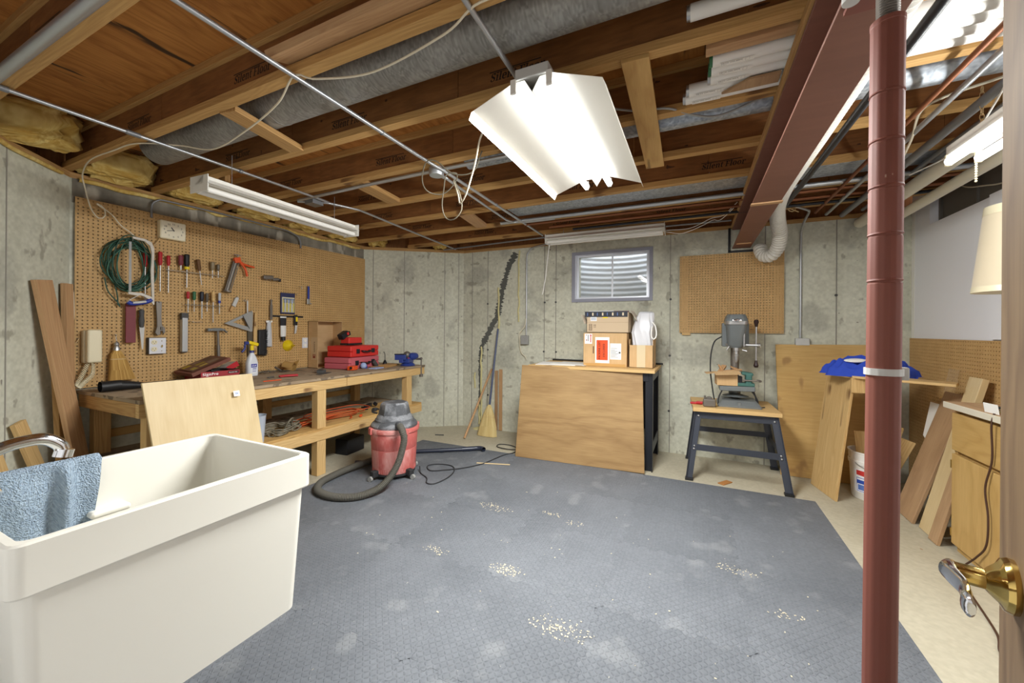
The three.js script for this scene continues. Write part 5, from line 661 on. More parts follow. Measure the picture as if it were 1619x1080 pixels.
{ const t = thing('speed_square', 'grey triangular speed square', 'square'); const g = extr([[-0.125, -0.03], [0.118, 0.098], [0.128, 0.085], [0.125, -0.10], [0.112, -0.108]], 0.005, 0.001, [[[-0.055, -0.018], [0.045, 0.035], [0.085, -0.06]]]); part('plate', onWall(g, XP + 0.03, 1.388, -2.222), m.gray, t); part('slot', onWall(extr([[0.03, 0.045], [0.036, 0.048], [0.098, -0.075], [0.092, -0.078]], 0.002, 0), XP + 0.0352, 1.388, -2.222), m.black, t); part('hook', hk(-2.33, 1.47, 0.05), m.steel, t); }
single('putty_knife', 'narrow steel scraper hanging left of the bit set', 'scraper', [rod([XP + 0.03, 1.61, -2.533], [XP + 0.03, 1.55, -2.533], 0.006, 0.010), rbox2(XP + 0.024, XP + 0.034, 1.405, 1.555, -2.546, -2.522, 0.002), hk(-2.533, 1.59)], m.oldSteel);
{ const t = thing('bit_set', 'blister pack of yellow drill bits with a navy header', 'bit set'); part('card', rbox2(XP + 0.012, XP + 0.018, 1.47, 1.69, -2.80, -2.64, 0.002), M(0x2c3058, { roughness: 0.5 }), t); part('backing', rbox2(XP + 0.018, XP + 0.022, 1.485, 1.645, -2.792, -2.652), M(0xd8d2b4), t); for (let k = 0; k < 7; k++) part('bit', rod([XP + 0.027, 1.49, -2.665 - k * 0.019], [XP + 0.027, 1.62, -2.665 - k * 0.019], 0.0055, 0.0055, 8), k % 2 ? m.steel : M(0xe0cc58, { roughness: 0.4 }), t); part('print', rbox2(XP + 0.030, XP + 0.031, 1.585, 1.63, -2.785, -2.66), M(0x5a6c98), t); part('hook', hk(-2.80, 1.68), m.steel, t); }
{ const t = thing('crescent_wrench', 'small blue-handled wrench hanging right of the bit set', 'wrench'); part('handle', [rbox2(XP + 0.028, XP + 0.040, 1.64, 1.785, -2.960, -2.938, 0.004)], m.blue, t); part('head', [rbox2(XP + 0.026, XP + 0.042, 1.59, 1.645, -2.965, -2.930, 0.005), rbox2(XP + 0.026, XP + 0.042, 1.585, 1.60, -2.985, -2.93, 0.004)], m.steel, t); part('hook', hk(-2.95, 1.775), m.steel, t); }
single('peg_hook', 'empty peg hook left of the blue wrench', 'hook', [hk(-2.855, 1.765), rod([XP + 0.05, 1.765, -2.855], [XP + 0.05, 1.745, -2.855], 0.003)], m.steel);
single('peg_hook', 'empty peg hook between the rasp and the hammer', 'hook', [hk(-1.845, 1.36, 0.05), rod([XP + 0.04, 1.365, -1.845], [XP + 0.04, 1.368, -1.92], 0.002)], m.steel);
single('magnetic_bar', 'dark magnetic bar holding the glue tube and knife', 'tool rack', [rbox2(XP, XP + 0.015, 1.434, 1.452, -2.90, -2.545, 0.003)], m.black);
{ const t = thing('glue_tube', 'black and white glue tube hanging from the magnetic bar', 'tube'); part('body', ringLoft([[1.44, 0.034, 0.003], [1.40, 0.032, 0.010], [1.33, 0.030, 0.016], [1.25, 0.029, 0.019], [1.23, 0.027, 0.018]].map(([y, a, b]) => Array.from({ length: 18 }, (_, i) => [XP + 0.035 + Math.cos(i / 18 * 6.283) * b, y, -2.658 + Math.sin(i / 18 * 6.283) * a])), true, true, 0.8), M(0xe4e4e2, { roughness: 0.4 }), t); part('printed_band', ringLoft([[1.425, 0.0345, 0.008], [1.40, 0.0335, 0.0115], [1.345, 0.0315, 0.0165]].map(([y, a, b]) => Array.from({ length: 18 }, (_, i) => [XP + 0.035 + Math.cos(i / 18 * 6.283) * b, y, -2.658 + Math.sin(i / 18 * 6.283) * a])), false, false, 0.8), M(0x26262c), t); part('cap', cy(0.021, 0.022, 0.042, XP + 0.035, 1.21, -2.658), m.black, t); }
{ const t = thing('snap_knife', 'black and yellow snap-off knife hanging from the magnetic bar', 'knife'); part('handle', rbox2(XP + 0.016, XP + 0.032, 1.35, 1.46, -2.825, -2.785, 0.006), m.black, t); part('inlay', rbox2(XP + 0.032, XP + 0.034, 1.39, 1.44, -2.822, -2.80), m.yellow, t); part('blade', onWall(extr([[-0.014, 0], [0.014, 0], [0.010, -0.085], [-0.008, -0.095]].reverse(), 0.003, 0), XP + 0.022, 1.352, -2.812, -0.12), m.lightGray, t); }
{ const t = thing('counter_brush', 'counter brush with a tan wooden handle and black bristles', 'brush'); part('handle', [ringLoft([[1.47, 0.006, 0.006], [1.455, 0.012, 0.010], [1.38, 0.013, 0.010], [1.315, 0.018, 0.010], [1.30, 0.02, 0.010], [1.06, 0.02, 0.010]].map(([y, a, b]) => Array.from({ length: 12 }, (_, i) => [XP + 0.02 + Math.cos(i / 12 * 6.283) * b, y, -2.385 + Math.sin(i / 12 * 6.283) * a])), true, true, 0.8)], m.pine, t); const br = []; for (let k = 0; k < 520; k++) { const y = rr(1.05, 1.30), x = XP + rr(0.025, 0.045), z = -2.395 - rr(0, 0.01); br.push(rod([x, y, z], [x + rr(0.0, 0.03), y + rr(-0.012, 0.008), z - 0.075], 0.0022, 0.0012, 4)); } const bb = part('bristles', br, m.black, t); bb.userData.kind = 'stuff'; part('bristle_core', rb(0.035, 0.25, 0.07, XP + 0.04, 1.175, -2.43, 0, 0, 0, 0.012, 2), m.black, t); }
single('wire_brush', 'flat grey brush hanging behind the counter brush', 'brush', [rb(0.02, 0.25, 0.045, XP + 0.014, 1.165, -2.335, 0, 0, 0.02, 0.006)], M(0x5b5346, { roughness: 0.95 }));
{ const t = thing('sealant_tube', 'crinkled clear and white sealant sleeve hung beside the counter brush', 'sealant'); part('sleeve', ringLoft([[1.385, 0.026, 0.006], [1.365, 0.020, 0.012], [1.30, 0.026, 0.016], [1.22, 0.030, 0.017], [1.14, 0.034, 0.012], [1.13, 0.034, 0.004]].map(([y, a, b], k) => Array.from({ length: 16 }, (_, i) => [XP + 0.024 + Math.cos(i / 16 * 6.283) * b * (1 + 0.2 * Math.sin(i * 3 + k)), y, -2.515 + Math.sin(i / 16 * 6.283) * a])), true, true, 0.4), M(0xc9ccd0, { roughness: 0.3 }), t); part('header', rbox2(XP + 0.018, XP + 0.030, 1.375, 1.395, -2.548, -2.485, 0.003), m.white, t); part('hook', hk(-2.515, 1.385), m.steel, t); }
single('funnel', 'yellow plastic funnel hung on the pegboard', 'funnel', [lathe([[0.006, 0.0], [0.008, 0.05], [0.058, 0.10], [0.060, 0.106], [0.056, 0.104], [0.006, 0.052], [0.004, 0]], XP + 0.108, 1.135, -2.735, 24, 0, 0, Math.PI / 2 + 0.0)], m.yellow);
{ const t = thing('wall_outlet', 'white duplex outlet low on the pegboard beside the carton', 'outlet'); part('plate', rbox2(XP, XP + 0.006, 1.10, 1.215, -2.966, -2.898, 0.003), M(0xd9dce4, { roughness: 0.4 }), t); for (const y of [1.182, 1.132]) part('socket', put(cy(0.017, 0.017, 0.004, 0, 0, 0, 0, 0, Math.PI / 2), XP + 0.007, y, -2.932), m.white, t); }
{ // wall phone
  const t = thing('wall_phone', 'cream wall telephone with a coiled cord at the left end of the pegboard', 'telephone');
  part('base', rbox2(XP, XP + 0.045, 1.062, 1.295, -1.272, -1.19, 0.010), m.cream, t); part('handset', [rb(0.045, 0.235, 0.078, XP + 0.0665, 1.182, -1.236, 0, 0, 0, 0.014, 3)], m.cream, t);
  const co = [], cc = curveOf([[XP + 0.06, 1.065, -1.235], [XP + 0.08, 0.985, -1.225], [XP + 0.10, 0.935, -1.18], [XP + 0.12, 0.905, -1.145], [XP + 0.10, 0.925, -1.145], [XP + 0.05, 0.985, -1.185], [XP + 0.04, 1.065, -1.215]]); for (let i = 0; i <= 900; i++) { const f = i / 900, p = cc.getPoint(f), a = f * 46 * 6.283; co.push([p.x + Math.cos(a) * 0.010, p.y + Math.sin(a) * 0.009, p.z + Math.sin(a) * 0.009]); } part('coiled_cord', fin(new THREE.TubeGeometry(new THREE.CatmullRomCurve3(co.map(p => V(...p))), 1100, 0.0028, 5)), m.cream, t);
  part('line_cord', tube([[XP + 0.01, 1.24, -1.18], [XP + 0.012, 1.21, -1.165], [XP + 0.006, 1.205, -1.15]], 0.0035), m.wireTan, t);
}
single('cable', 'cream phone wire running down the left edge of the pegboard', 'cable', [tube([[XP + 0.004, 1.56, -1.152], [XP + 0.003, 1.40, -1.155], [XP + 0.004, 1.32, -1.150], [XP + 0.003, 1.20, -1.154]], 0.0035)], m.wire);
{ // whisk broom hanging
  const t = thing('whisk_broom', 'straw whisk broom hanging beside the telephone', 'broom'); const R = (y, a, b, z = 0) => Array.from({ length: 26 }, (_, i) => { const q = i / 26 * 6.283, k = 1 + 0.05 * Math.sin(i * 5.1); return [XP + 0.04 + Math.cos(q) * b * k, y, -1.365 + z + Math.sin(q) * a * k]; });
  part('straw', ringLoft([R(1.145, 0.020, 0.018), R(1.12, 0.034, 0.024), R(1.09, 0.044, 0.026, -0.005), R(1.0, 0.062, 0.028, -0.02), R(0.925, 0.078, 0.026, -0.03)], true, true, 0.9), m.straw, t); part('cap', [lathe([[0, 0.05], [0.006, 0.045], [0.013, 0.035], [0.016, 0.02], [0.012, 0.012], [0.018, 0], [0.02, -0.02], [0, -0.02]], XP + 0.04, 1.165, -1.365, 16), rod([XP + 0.04, 1.21, -1.365], [XP + 0.03, 1.265, -1.363], 0.002)], m.steel, t); part('stitching', ringLoft([R(1.085, 0.0455, 0.0275, -0.005), R(1.078, 0.047, 0.028, -0.006)]), m.wireTan, t); part('hook', hk(-1.363, 1.25, 0.04), m.steel, t);
}
// boards leaning in the left corner
const U = 0.7071; const onL = (t, off) => [pLA[0] + U * t + U * off, pLA[1] + U * t - U * off];   // t along the left wall from the corner, off = distance from it
function leanL(label, tTop, tBot, yTop, w, th, offTop, offBot, mat) { const [x0, z0] = onL(tBot, offBot), [x1, z1] = onL(tTop, offTop); const g = board([x0, 0.0, z0], [x1, yTop, z1], w, th, [U, 0, U]); g.translate(0, 0.012, 0); return single('leaning_board', label, 'board', g, mat, 'boards in the left corner'); }
leanL('wide brown plank leaning slanted in the corner left of the workbench', 0.29, 0.13, 1.60, 0.135, 0.028, 0.03, 0.20, m.cedar);
leanL('narrow brown board standing in the corner behind the wide plank', 0.075, 0.07, 1.60, 0.07, 0.03, 0.03, 0.06, m.cedar);
leanL('thin batten between the leaning boards and the left wall', 0.20, 0.21, 1.02, 0.045, 0.03, 0.05, 0.10, m.pineDull);
leanL('short pale board end leaning behind the tub faucet', 0.46, 0.28, 0.74, 0.085, 0.025, 0.03, 0.14, m.pine);
leanL('short pale board stub at the left edge behind the faucet', 0.62, 0.50, 0.60, 0.08, 0.025, 0.03, 0.10, m.pine);
// ================================================================ LAUNDRY TUB
{
  const t = thing('laundry_tub', 'white plastic laundry tub in the left foreground', 'laundry tub');
  const cx = -1.38, cz = -0.553, hw = 0.27, hd = 0.307, Y1 = 0.92;
  const R = (a, b, r, y) => rrect(cx, cz, hw + a, hd + b, r, y, 5);
  part('basin', ringLoft([R(-0.032, -0.028, 0.03, 0.44), R(-0.012, -0.012, 0.03, 0.815), R(-0.002, -0.002, 0.024, 0.818), R(0, 0, 0.024, 0.822), R(0, 0, 0.024, Y1 - 0.004), R(-0.004, -0.004, 0.022, Y1), R(-0.016, -0.016, 0.024, Y1), R(-0.019, -0.019, 0.026, Y1 - 0.003), R(-0.045, -0.045, 0.05, 0.50), R(-0.07, -0.07, 0.05, 0.475)], true, true, 0.35), m.tub, t);
  part('soap_ledge', [put(rb(0.06, 0.02, 0.09, 0, 0, 0, 0, 0, 0, 0.009, 2), -1.600, 0.770, -0.545)], m.tub, t);
  for (const [x, z] of [[-1.55, -0.36], [-1.40, -0.36], [-1.55, -0.60], [-1.42, -0.60]]) part('leg', rbox2(x - 0.015, x + 0.015, 0.012, 0.445, z - 0.015, z + 0.015), m.lightGray, t);
  part('drain', [cy(0.03, 0.03, 0.12, -1.48, 0.39, -0.48)], m.steel, t);
}
{
  const f = thing('faucet', 'chrome swivel faucet on the left end of the laundry tub', 'faucet');
  part('spout', [tube([[-1.38, 0.985, -0.262], [-1.38, 1.035, -0.275], [-1.38, 1.052, -0.300], [-1.38, 1.058, -0.335], [-1.38, 1.055, -0.362], [-1.38, 1.038, -0.383], [-1.38, 1.022, -0.390]], 0.0135, 50, 16), cy(0.017, 0.017, 0.018, -1.38, 1.015, -0.391, -0.25)], m.chrome, f);
  part('body', [lathe([[0, 0], [0.03, 0], [0.03, 0.012], [0.02, 0.03], [0.016, 0.07], [0, 0.07]], -1.38, 0.918, -0.258, 20), rod([-1.46, 0.945, -0.258], [-1.30, 0.945, -0.258], 0.016)], m.chrome, f);
  for (const x of [-1.47, -1.29]) part('tap', [lathe([[0, 0], [0.018, 0], [0.022, 0.03], [0.016, 0.042], [0, 0.044]], x, 0.95, -0.258, 8)], m.chrome, f);
}
{ // towel over the far rim, hanging inside
  const NU = 60, NV = 44, pos = [], z0 = -0.545, z1 = -0.255, P = (i, j, side) => {
    const u = i / NU, v = j / NV, z = z0 + (z1 - z0) * u + 0.012 * v * (0.5 - u) * 3; const fold = 0.010 * Math.exp(-(((u - 0.26) / 0.05) ** 2)) * 1.6 - 0.012 * Math.exp(-(((u - 0.36) / 0.05) ** 2)) + 0.004 * Math.sin(u * 21 + v * 3);
    const s = v * 0.44; let x, y; const over = 0.16, top = 0.02;   // outside part, over the rim, inside part
    if (s < over) { x = -1.666; y = 0.93 - (over - s); } else if (s < over + top) { const a = (s - over) / top; x = -1.666 + 0.044 * a; y = 0.93 + 0.006 * Math.sin(a * Math.PI); } else { const d = s - over - top; x = -1.622 + 0.05 * d + 0.012 * sstep(0, 0.08, d); y = 0.93 - d; }
    x += fold * sstep(over, over + 0.06, s) + side * 0.004; return [x, y + (s > over + top ? 0.02 * (u - 0.5) * v : 0), z - (s > over + top ? (s - over - top) * 0.22 * (u < 0.5 ? -(0.5 - u) : 0) : 0)];
  };
  const quad = (a, b, c, d) => pos.push(...a, ...b, ...c, ...a, ...c, ...d);
  for (let j = 0; j < NV; j++) for (let i = 0; i < NU; i++) { quad(P(i, j, 1), P(i + 1, j, 1), P(i + 1, j + 1, 1), P(i, j + 1, 1)); quad(P(i, j, -1), P(i, j + 1, -1), P(i + 1, j + 1, -1), P(i + 1, j, -1)); }
  for (let j = 0; j < NV; j++) for (const i of [0, NU]) quad(P(i, j, 1), P(i, j + 1, 1), P(i, j + 1, -1), P(i, j, -1)); for (let i = 0; i < NU; i++) for (const j of [0, NV]) quad(P(i, j, 1), P(i, j, -1), P(i + 1, j, -1), P(i + 1, j, 1));
  let g = new THREE.BufferGeometry(); g.setAttribute('position', new THREE.Float32BufferAttribute(pos, 3)); g.computeVertexNormals(); g = fin(toCreasedNormals(g, 1.0)); const p = g.attributes.position, uv = g.attributes.uv; for (let i = 0; i < uv.count; i++) uv.setXY(i, p.getZ(i), p.getY(i) + p.getX(i)); const o = single('towel', 'grey-blue terry towel draped over the far rim of the laundry tub', 'towel', g, m.towel); o.material.side = THREE.DoubleSide;
}
// ================================================================ SHOP VACUUM
{
  const v = thing('shop_vacuum', 'dusty red and grey shop vacuum with its hose looped in front', 'vacuum'); const cx = -2.46, cz = -2.74, b = 0.012;
  part('drum', lathe([[0, 0.045], [0.178, 0.045], [0.184, 0.055], [0.186, 0.09], [0.189, 0.10], [0.196, 0.245], [0.1965, 0.25], [0.1945, 0.252], [0.1965, 0.255], [0.203, 0.36], [0.205, 0.395], [0.215, 0.40], [0.219, 0.425], [0.214, 0.437], [0, 0.437]], cx, b, cz, 48), m.dustRed, v);
  const ribs = []; for (let k = 0; k < 60; k++) { const a = k / 60 * 6.283; ribs.push(put(bx(0.006, 0.035, 0.004), cx + Math.cos(a) * 0.1855, b + 0.073, cz + Math.sin(a) * 0.1855, 0, -a, 0)); } part('base_ribs', ribs, m.dustRed, v);
  part('lid', lathe([[0, 0.437], [0.200, 0.437], [0.202, 0.455], [0.192, 0.47], [0.172, 0.485], [0.168, 0.50], [0.158, 0.505], [0.150, 0.53], [0.136, 0.545], [0, 0.55]], cx, b, cz, 48), m.dustGrey, v);
  const oct = (r, y, k = 1) => Array.from({ length: 8 }, (_, i) => { const a = (i + 0.5) / 8 * 6.283 + 0.35; return [cx + Math.cos(a) * r, b + y, cz + Math.sin(a) * r * k]; }); part('motor_housing', ringLoft([oct(0.142, 0.54), oct(0.120, 0.635), oct(0.108, 0.648)], true, true, 0.3), m.dustGrey, v);
  for (const a of [0.4, 2.0, 3.6, 5.2]) part('latch', put(rb(0.03, 0.055, 0.055, 0, 0, 0, 0, 0, 0, 0.006), cx + Math.cos(a) * 0.214, b + 0.415, cz + Math.sin(a) * 0.214, 0, -a, 0), m.dustRed, v);
  part('hose_port', [rod([cx + 0.135, b + 0.47, cz + 0.10], [cx + 0.19, b + 0.47, cz + 0.14], 0.034)], m.dustGrey, v);
  part('cord_wrap', [tube([[cx - 0.12, b + 0.58, cz + 0.07], [cx - 0.16, b + 0.59, cz + 0.09], [cx - 0.17, b + 0.56, cz + 0.10], [cx - 0.12, b + 0.55, cz + 0.09]], 0.008), rb(0.03, 0.03, 0.03, cx - 0.15, b + 0.58, cz + 0.09)], m.rubber, v);
  part('dolly', [lathe([[0, 0.022], [0.16, 0.022], [0.185, 0.03], [0.185, 0.046], [0, 0.046]], cx, b, cz, 32)], m.rubber, v);
  for (const a of [0.15, 1.75, 3.4, 4.9]) { const x = cx + Math.cos(a) * 0.215, z = cz + Math.sin(a) * 0.215; const c = part('caster_arm', [put(rb(0.08, 0.055, 0.05, 0, 0, 0, 0, 0, 0, 0.008), x - Math.cos(a) * 0.02, b + 0.055, z - Math.sin(a) * 0.02, 0, -a, 0)], m.rubber, v); part('caster', [cy(0.021, 0.021, 0.022, x + Math.cos(a) * 0.03, b + 0.021, z + Math.sin(a) * 0.03, Math.PI / 2, 0.6 + a, 0)], m.gray, c); }
  part('hose', [ribTube([[-2.285, 0.487, -2.610], [-2.235, 0.485, -2.57], [-2.20, 0.46, -2.55], [-2.185, 0.40, -2.55], [-2.19, 0.31, -2.53], [-2.20, 0.21, -2.49], [-2.22, 0.12, -2.42], [-2.25, 0.062, -2.32], [-2.31, 0.042, -2.20], [-2.42, 0.040, -2.12], [-2.56, 0.040, -2.10], [-2.70, 0.041, -2.14], [-2.80, 0.043, -2.25], [-2.83, 0.046, -2.40], [-2.83, 0.052, -2.55], [-2.80, 0.062, -2.72], [-2.76, 0.066, -2.86], [-2.73, 0.06, -2.98]], 0.027, 0.0022, 0.011, 14)], M(0x57544c, { roughness: 0.75 }), v, 'thick ribbed dark hose');
}
{ const t = thing('vacuum_wand', 'long black vacuum wand with an angled end lying behind the vacuum', 'wand'); part('tube', [rod([-2.78, 0.035, -3.18], [-2.25, 0.035, -3.55], 0.020), rod([-2.44, 0.035, -3.415], [-2.41, 0.035, -3.436], 0.024), rod([-2.25, 0.035, -3.55], [-2.16, 0.036, -3.62], 0.025)], M(0x2c3140, { roughness: 0.3 }), t); part('elbow', [tube([[-2.17, 0.036, -3.61], [-2.12, 0.038, -3.65], [-2.07, 0.038, -3.66], [-2.04, 0.036, -3.645]], 0.024, 20, 12)], M(0x2c3140, { roughness: 0.3 }), t); }
{ const t = single('vacuum_wand', 'second dark vacuum tube lying under the bench side of the mat', 'wand', [rod([-2.85, 0.03, -2.95], [-2.55, 0.03, -3.12], 0.018), rod([-2.95, 0.032, -2.75], [-2.72, 0.032, -2.88], 0.02)], M(0x4a4652, { roughness: 0.4 })); }
single('power_cord', 'thin black cord looped on the mat beside the vacuum', 'cord', [tube([[-2.30, 0.05, -2.90], [-2.24, 0.018, -2.84], [-2.12, 0.017, -2.77], [-2.05, 0.017, -2.68], [-1.98, 0.017, -2.70], [-1.96, 0.017, -2.86], [-2.00, 0.019, -3.02], [-2.10, 0.017, -3.12], [-2.24, 0.017, -3.10], [-2.30, 0.017, -3.02], [-2.20, 0.017, -2.93], [-2.08, 0.020, -3.0], [-1.96, 0.019, -3.12], [-1.86, 0.017, -3.30], [-1.82, 0.017, -3.50], [-1.79, 0.016, -3.64], [-1.74, 0.010, -3.78], [-1.78, 0.006, -3.93], [-1.90, 0.006, -4.0], [-2.02, 0.006, -3.98], [-2.0, 0.008, -3.88], [-1.85, 0.012, -3.84], [-1.70, 0.006, -3.90]], 0.005, 300, 7)], m.rubber);
single('wood_strip', 'thin pale wooden strip lying on the mat', 'strip', [rb(0.33, 0.006, 0.018, -1.77, 0.0152, -3.35, 0, 0.30, 0)], m.maple);
{ // brooms and stick in the corner
  const t = thing('corn_broom', 'straw corn broom with a blue handle leaning against the cracked wall', 'broom'); const Bx = -2.33, Bz = -4.24;
  const top = [-2.33, 1.33, ZB + 0.03], nk = [Bx + 0.003, 0.36, Bz - 0.055]; part('handle', rod(nk, top, 0.013, 0.012), M(0x4a5472, { roughness: 0.4 }), t);
  const R = (y, a, b, dz) => Array.from({ length: 28 }, (_, i) => { const q = i / 28 * 6.283, k = 1 + 0.05 * Math.sin(i * 4.7); return [Bx + Math.cos(q) * a * k, y, Bz + dz + Math.sin(q) * b * k]; }); part('straw', ringLoft([R(0.38, 0.016, 0.016, -0.055), R(0.34, 0.04, 0.024, -0.05), R(0.26, 0.075, 0.035, -0.035), R(0.12, 0.115, 0.045, -0.015), R(0.004, 0.135, 0.04, 0.01)], true, true, 0.9), M(W, { map: T.strawPale, roughness: 0.95 }), t); part('stitching', [ringLoft([R(0.235, 0.083, 0.038, -0.032), R(0.228, 0.085, 0.038, -0.032)]), ringLoft([R(0.20, 0.093, 0.041, -0.028), R(0.193, 0.095, 0.041, -0.028)])], m.wireTan, t);
}
single('broom_handle', 'bare wooden handle leaning left of the corn broom', 'handle', [rod([-2.50, 0.014, -3.99], [-2.42, 0.80, ZB + 0.03], 0.013)], m.cedar);
single('leaning_board', 'narrow brown lath standing behind the corn broom', 'board', [rbox2(-2.375, -2.335, 0.005, 0.78, ZB + 0.008, ZB + 0.024)], m.brownPanel, 'laths behind the broom');
single('leaning_board', 'reddish lath right behind the corn broom', 'board', [rbox2(-2.315, -2.27, 0.005, 0.80, ZB + 0.008, ZB + 0.024)], m.cedar, 'laths behind the broom');
single('floor_scrap', 'small dark twig on the bare floor near the corner', 'debris', [rod([-2.92, 0.006, -3.98], [-2.82, 0.006, -4.02], 0.006)], m.dark);

// sawdust and specks on the mat
{
  const g = []; for (const [x, z, n, r] of [[-0.915, -1.911, 90, 0.07], [-0.53, -1.638, 110, 0.10], [-1.315, -2.546, 70, 0.09], [-0.926, -2.627, 30, 0.05], [0.213, -2.457, 40, 0.07], [-0.746, -2.566, 20, 0.05], [-1.379, -1.899, 30, 0.06], [0.38, -2.173, 20, 0.05], [-0.6, -2.2, 60, 1.2]]) for (let k = 0; k < n; k++) { const a = rr(0, 6.283), d = r * Math.pow(rnd(), 0.7), w = rr(0.002, 0.006); g.push(bx(w * rr(1, 2.2), 0.0012, w, x + Math.cos(a) * d * 1.6, 0.0130, z + Math.sin(a) * d * 0.7, 0, rr(0, 3), 0)); }
  const o = single('sawdust', 'pale sawdust and wood crumbs scattered on the grey mat', 'sawdust', g, M(0xd8ccb0, { roughness: 1 })); o.userData.kind = 'stuff';
}
// ================================================================ TABLE BELOW THE WINDOW
{
  const t = thing('steel_bench', 'black steel-legged bench with a pale wooden top under the window', 'bench'); const x0 = -1.60, x1 = -0.335, z0 = -4.50, z1 = -3.80, y = 0.95;
  part('bench_top', rbox2(x0, x1, y - 0.028, y, z0, z1, 0.004, 0), m.pine, t);
  for (const [x, z] of [[x1 - 0.055, z1 - 0.06], [x1 - 0.055, z0 + 0.06], [x0 + 0.055, z1 - 0.06], [x0 + 0.055, z0 + 0.06]]) part('leg', [rbox2(x - 0.035, x + 0.035, 0, y - 0.028, z - 0.004, z + 0.004), rbox2(x + 0.027, x + 0.035, 0, y - 0.028, z - 0.035, z + 0.035)], m.blackMetal, t);
  part('side_rail', [rbox2(x1 - 0.03, x1 - 0.022, y - 0.11, y - 0.03, z0 + 0.05, z1 - 0.05)], m.navyMetal, t); part('side_rail', [rbox2(x1 - 0.03, x1 - 0.022, 0.16, 0.26, z0 + 0.05, z1 - 0.05)], m.navyMetal, t); part('rear_panel', rbox2(x0 + 0.05, x1 - 0.08, 0.25, y - 0.05, z0 + 0.03, z0 + 0.036), m.black, t);
  part('front_rail', [rbox2(x0 + 0.06, x1 - 0.06, y - 0.11, y - 0.03, z1 - 0.06, z1 - 0.052)], m.blackMetal, t); part('back_edge', rbox2(x0 + 0.03, x1 + 0.02, y, y + 0.02, z0 - 0.01, z0 + 0.008), m.black, t);
}
single('plywood_sheet', 'large brown plywood panel leaning on the front of the steel bench', 'panel', [slab([[-1.675, 0.013, -3.655], [-0.413, 0.013, -3.735], [-0.445, 0.948, -3.79], [-1.655, 0.948, -3.77]], 0.008, 'u')], m.mahog);
single('paper_sheets', 'white paper sheets lying on the left of the steel bench', 'paper', [put(bx(0.42, 0.004, 0.40), -1.36, 0.953, -4.08, 0, 0.15, 0), put(bx(0.38, 0.003, 0.36), -1.20, 0.9565, -4.12, 0, -0.1, 0)], m.paper);
{ // packing-list box
  const t = thing('cardboard_box', 'closed cardboard box with an orange packing list pouch on the steel bench', 'box'); const x0 = -1.055, x1 = -0.617, y0 = 0.951, y1 = 1.292, z1 = -3.985, z0 = -4.36;
  part('shell', [rbox2(x0, x1, y0, y1, z0, z1, 0.004, 0)], m.card, t); part('tape', [box2(x0 + 0.01, x1 - 0.01, y0 + 0.002, y0 + 0.03, z1, z1 + 0.0008), box2(x1, x1 + 0.0008, y0 + 0.02, y1 - 0.02, z1 - 0.03, z1 - 0.004)], M(0xc79c5e, { roughness: 0.25 }), t);
  const Z1 = z1 + 0.0012; const at = (u0, u1, v0, v1, k = 0) => sheet([x0 + u0, y0 + v0, Z1 + k], [x0 + u1, y0 + v0, Z1 + k], [x0 + u0, y0 + v1, Z1 + k]);
  part('pouch', at(0.125, 0.268, 0.035, 0.298), m.paper, t); part('packing_list', at(0.138, 0.252, 0.065, 0.268, 0.001), canvasMat(256, 460, (x) => { x.fillStyle = '#e8501e'; x.fillRect(0, 0, 256, 460); x.fillStyle = '#1a0f08'; x.font = 'bold 62px sans-serif'; x.textAlign = 'center'; x.save(); x.translate(88, 236); x.rotate(-Math.PI / 2); x.fillText('PACKING LIST', 0, 0); x.restore(); x.save(); x.translate(190, 236); x.rotate(-Math.PI / 2); x.fillText('ENCLOSED', 0, 0); x.restore(); x.strokeStyle = '#3a1a08'; x.lineWidth = 4; x.strokeRect(3, 3, 250, 454); }), t);
  part('arrow_label', at(0.015, 0.092, 0.228, 0.332), canvasMat(128, 176, (x) => { x.fillStyle = '#f5f3f0'; x.fillRect(0, 0, 128, 176); x.fillStyle = '#c03030'; x.fillRect(96, 30, 14, 120); x.beginPath(); x.moveTo(84, 36); x.lineTo(103, 8); x.lineTo(122, 36); x.fill(); x.fillStyle = '#803040'; x.fillRect(24, 18, 14, 14); x.fillRect(24, 100, 16, 22); x.fillStyle = '#999'; x.fillRect(52, 20, 18, 110); }), t);
  part('address_label', at(0.275, 0.385, 0.075, 0.237), canvasMat(160, 236, (x) => { x.fillStyle = '#f2f1ee'; x.fillRect(0, 0, 160, 236); x.fillStyle = '#8a8f98'; for (let k = 0; k < 7; k++) x.fillRect(12, 96 + k * 17, 60 + (k * 37) % 60, 7); x.fillRect(12, 70, 90, 7); x.fillStyle = '#333'; x.fillRect(126, 122, 24, 24); }), t);
  part('print', at(0.10, 0.112, 0.13, 0.205), M(0x6a4a30), t);
}
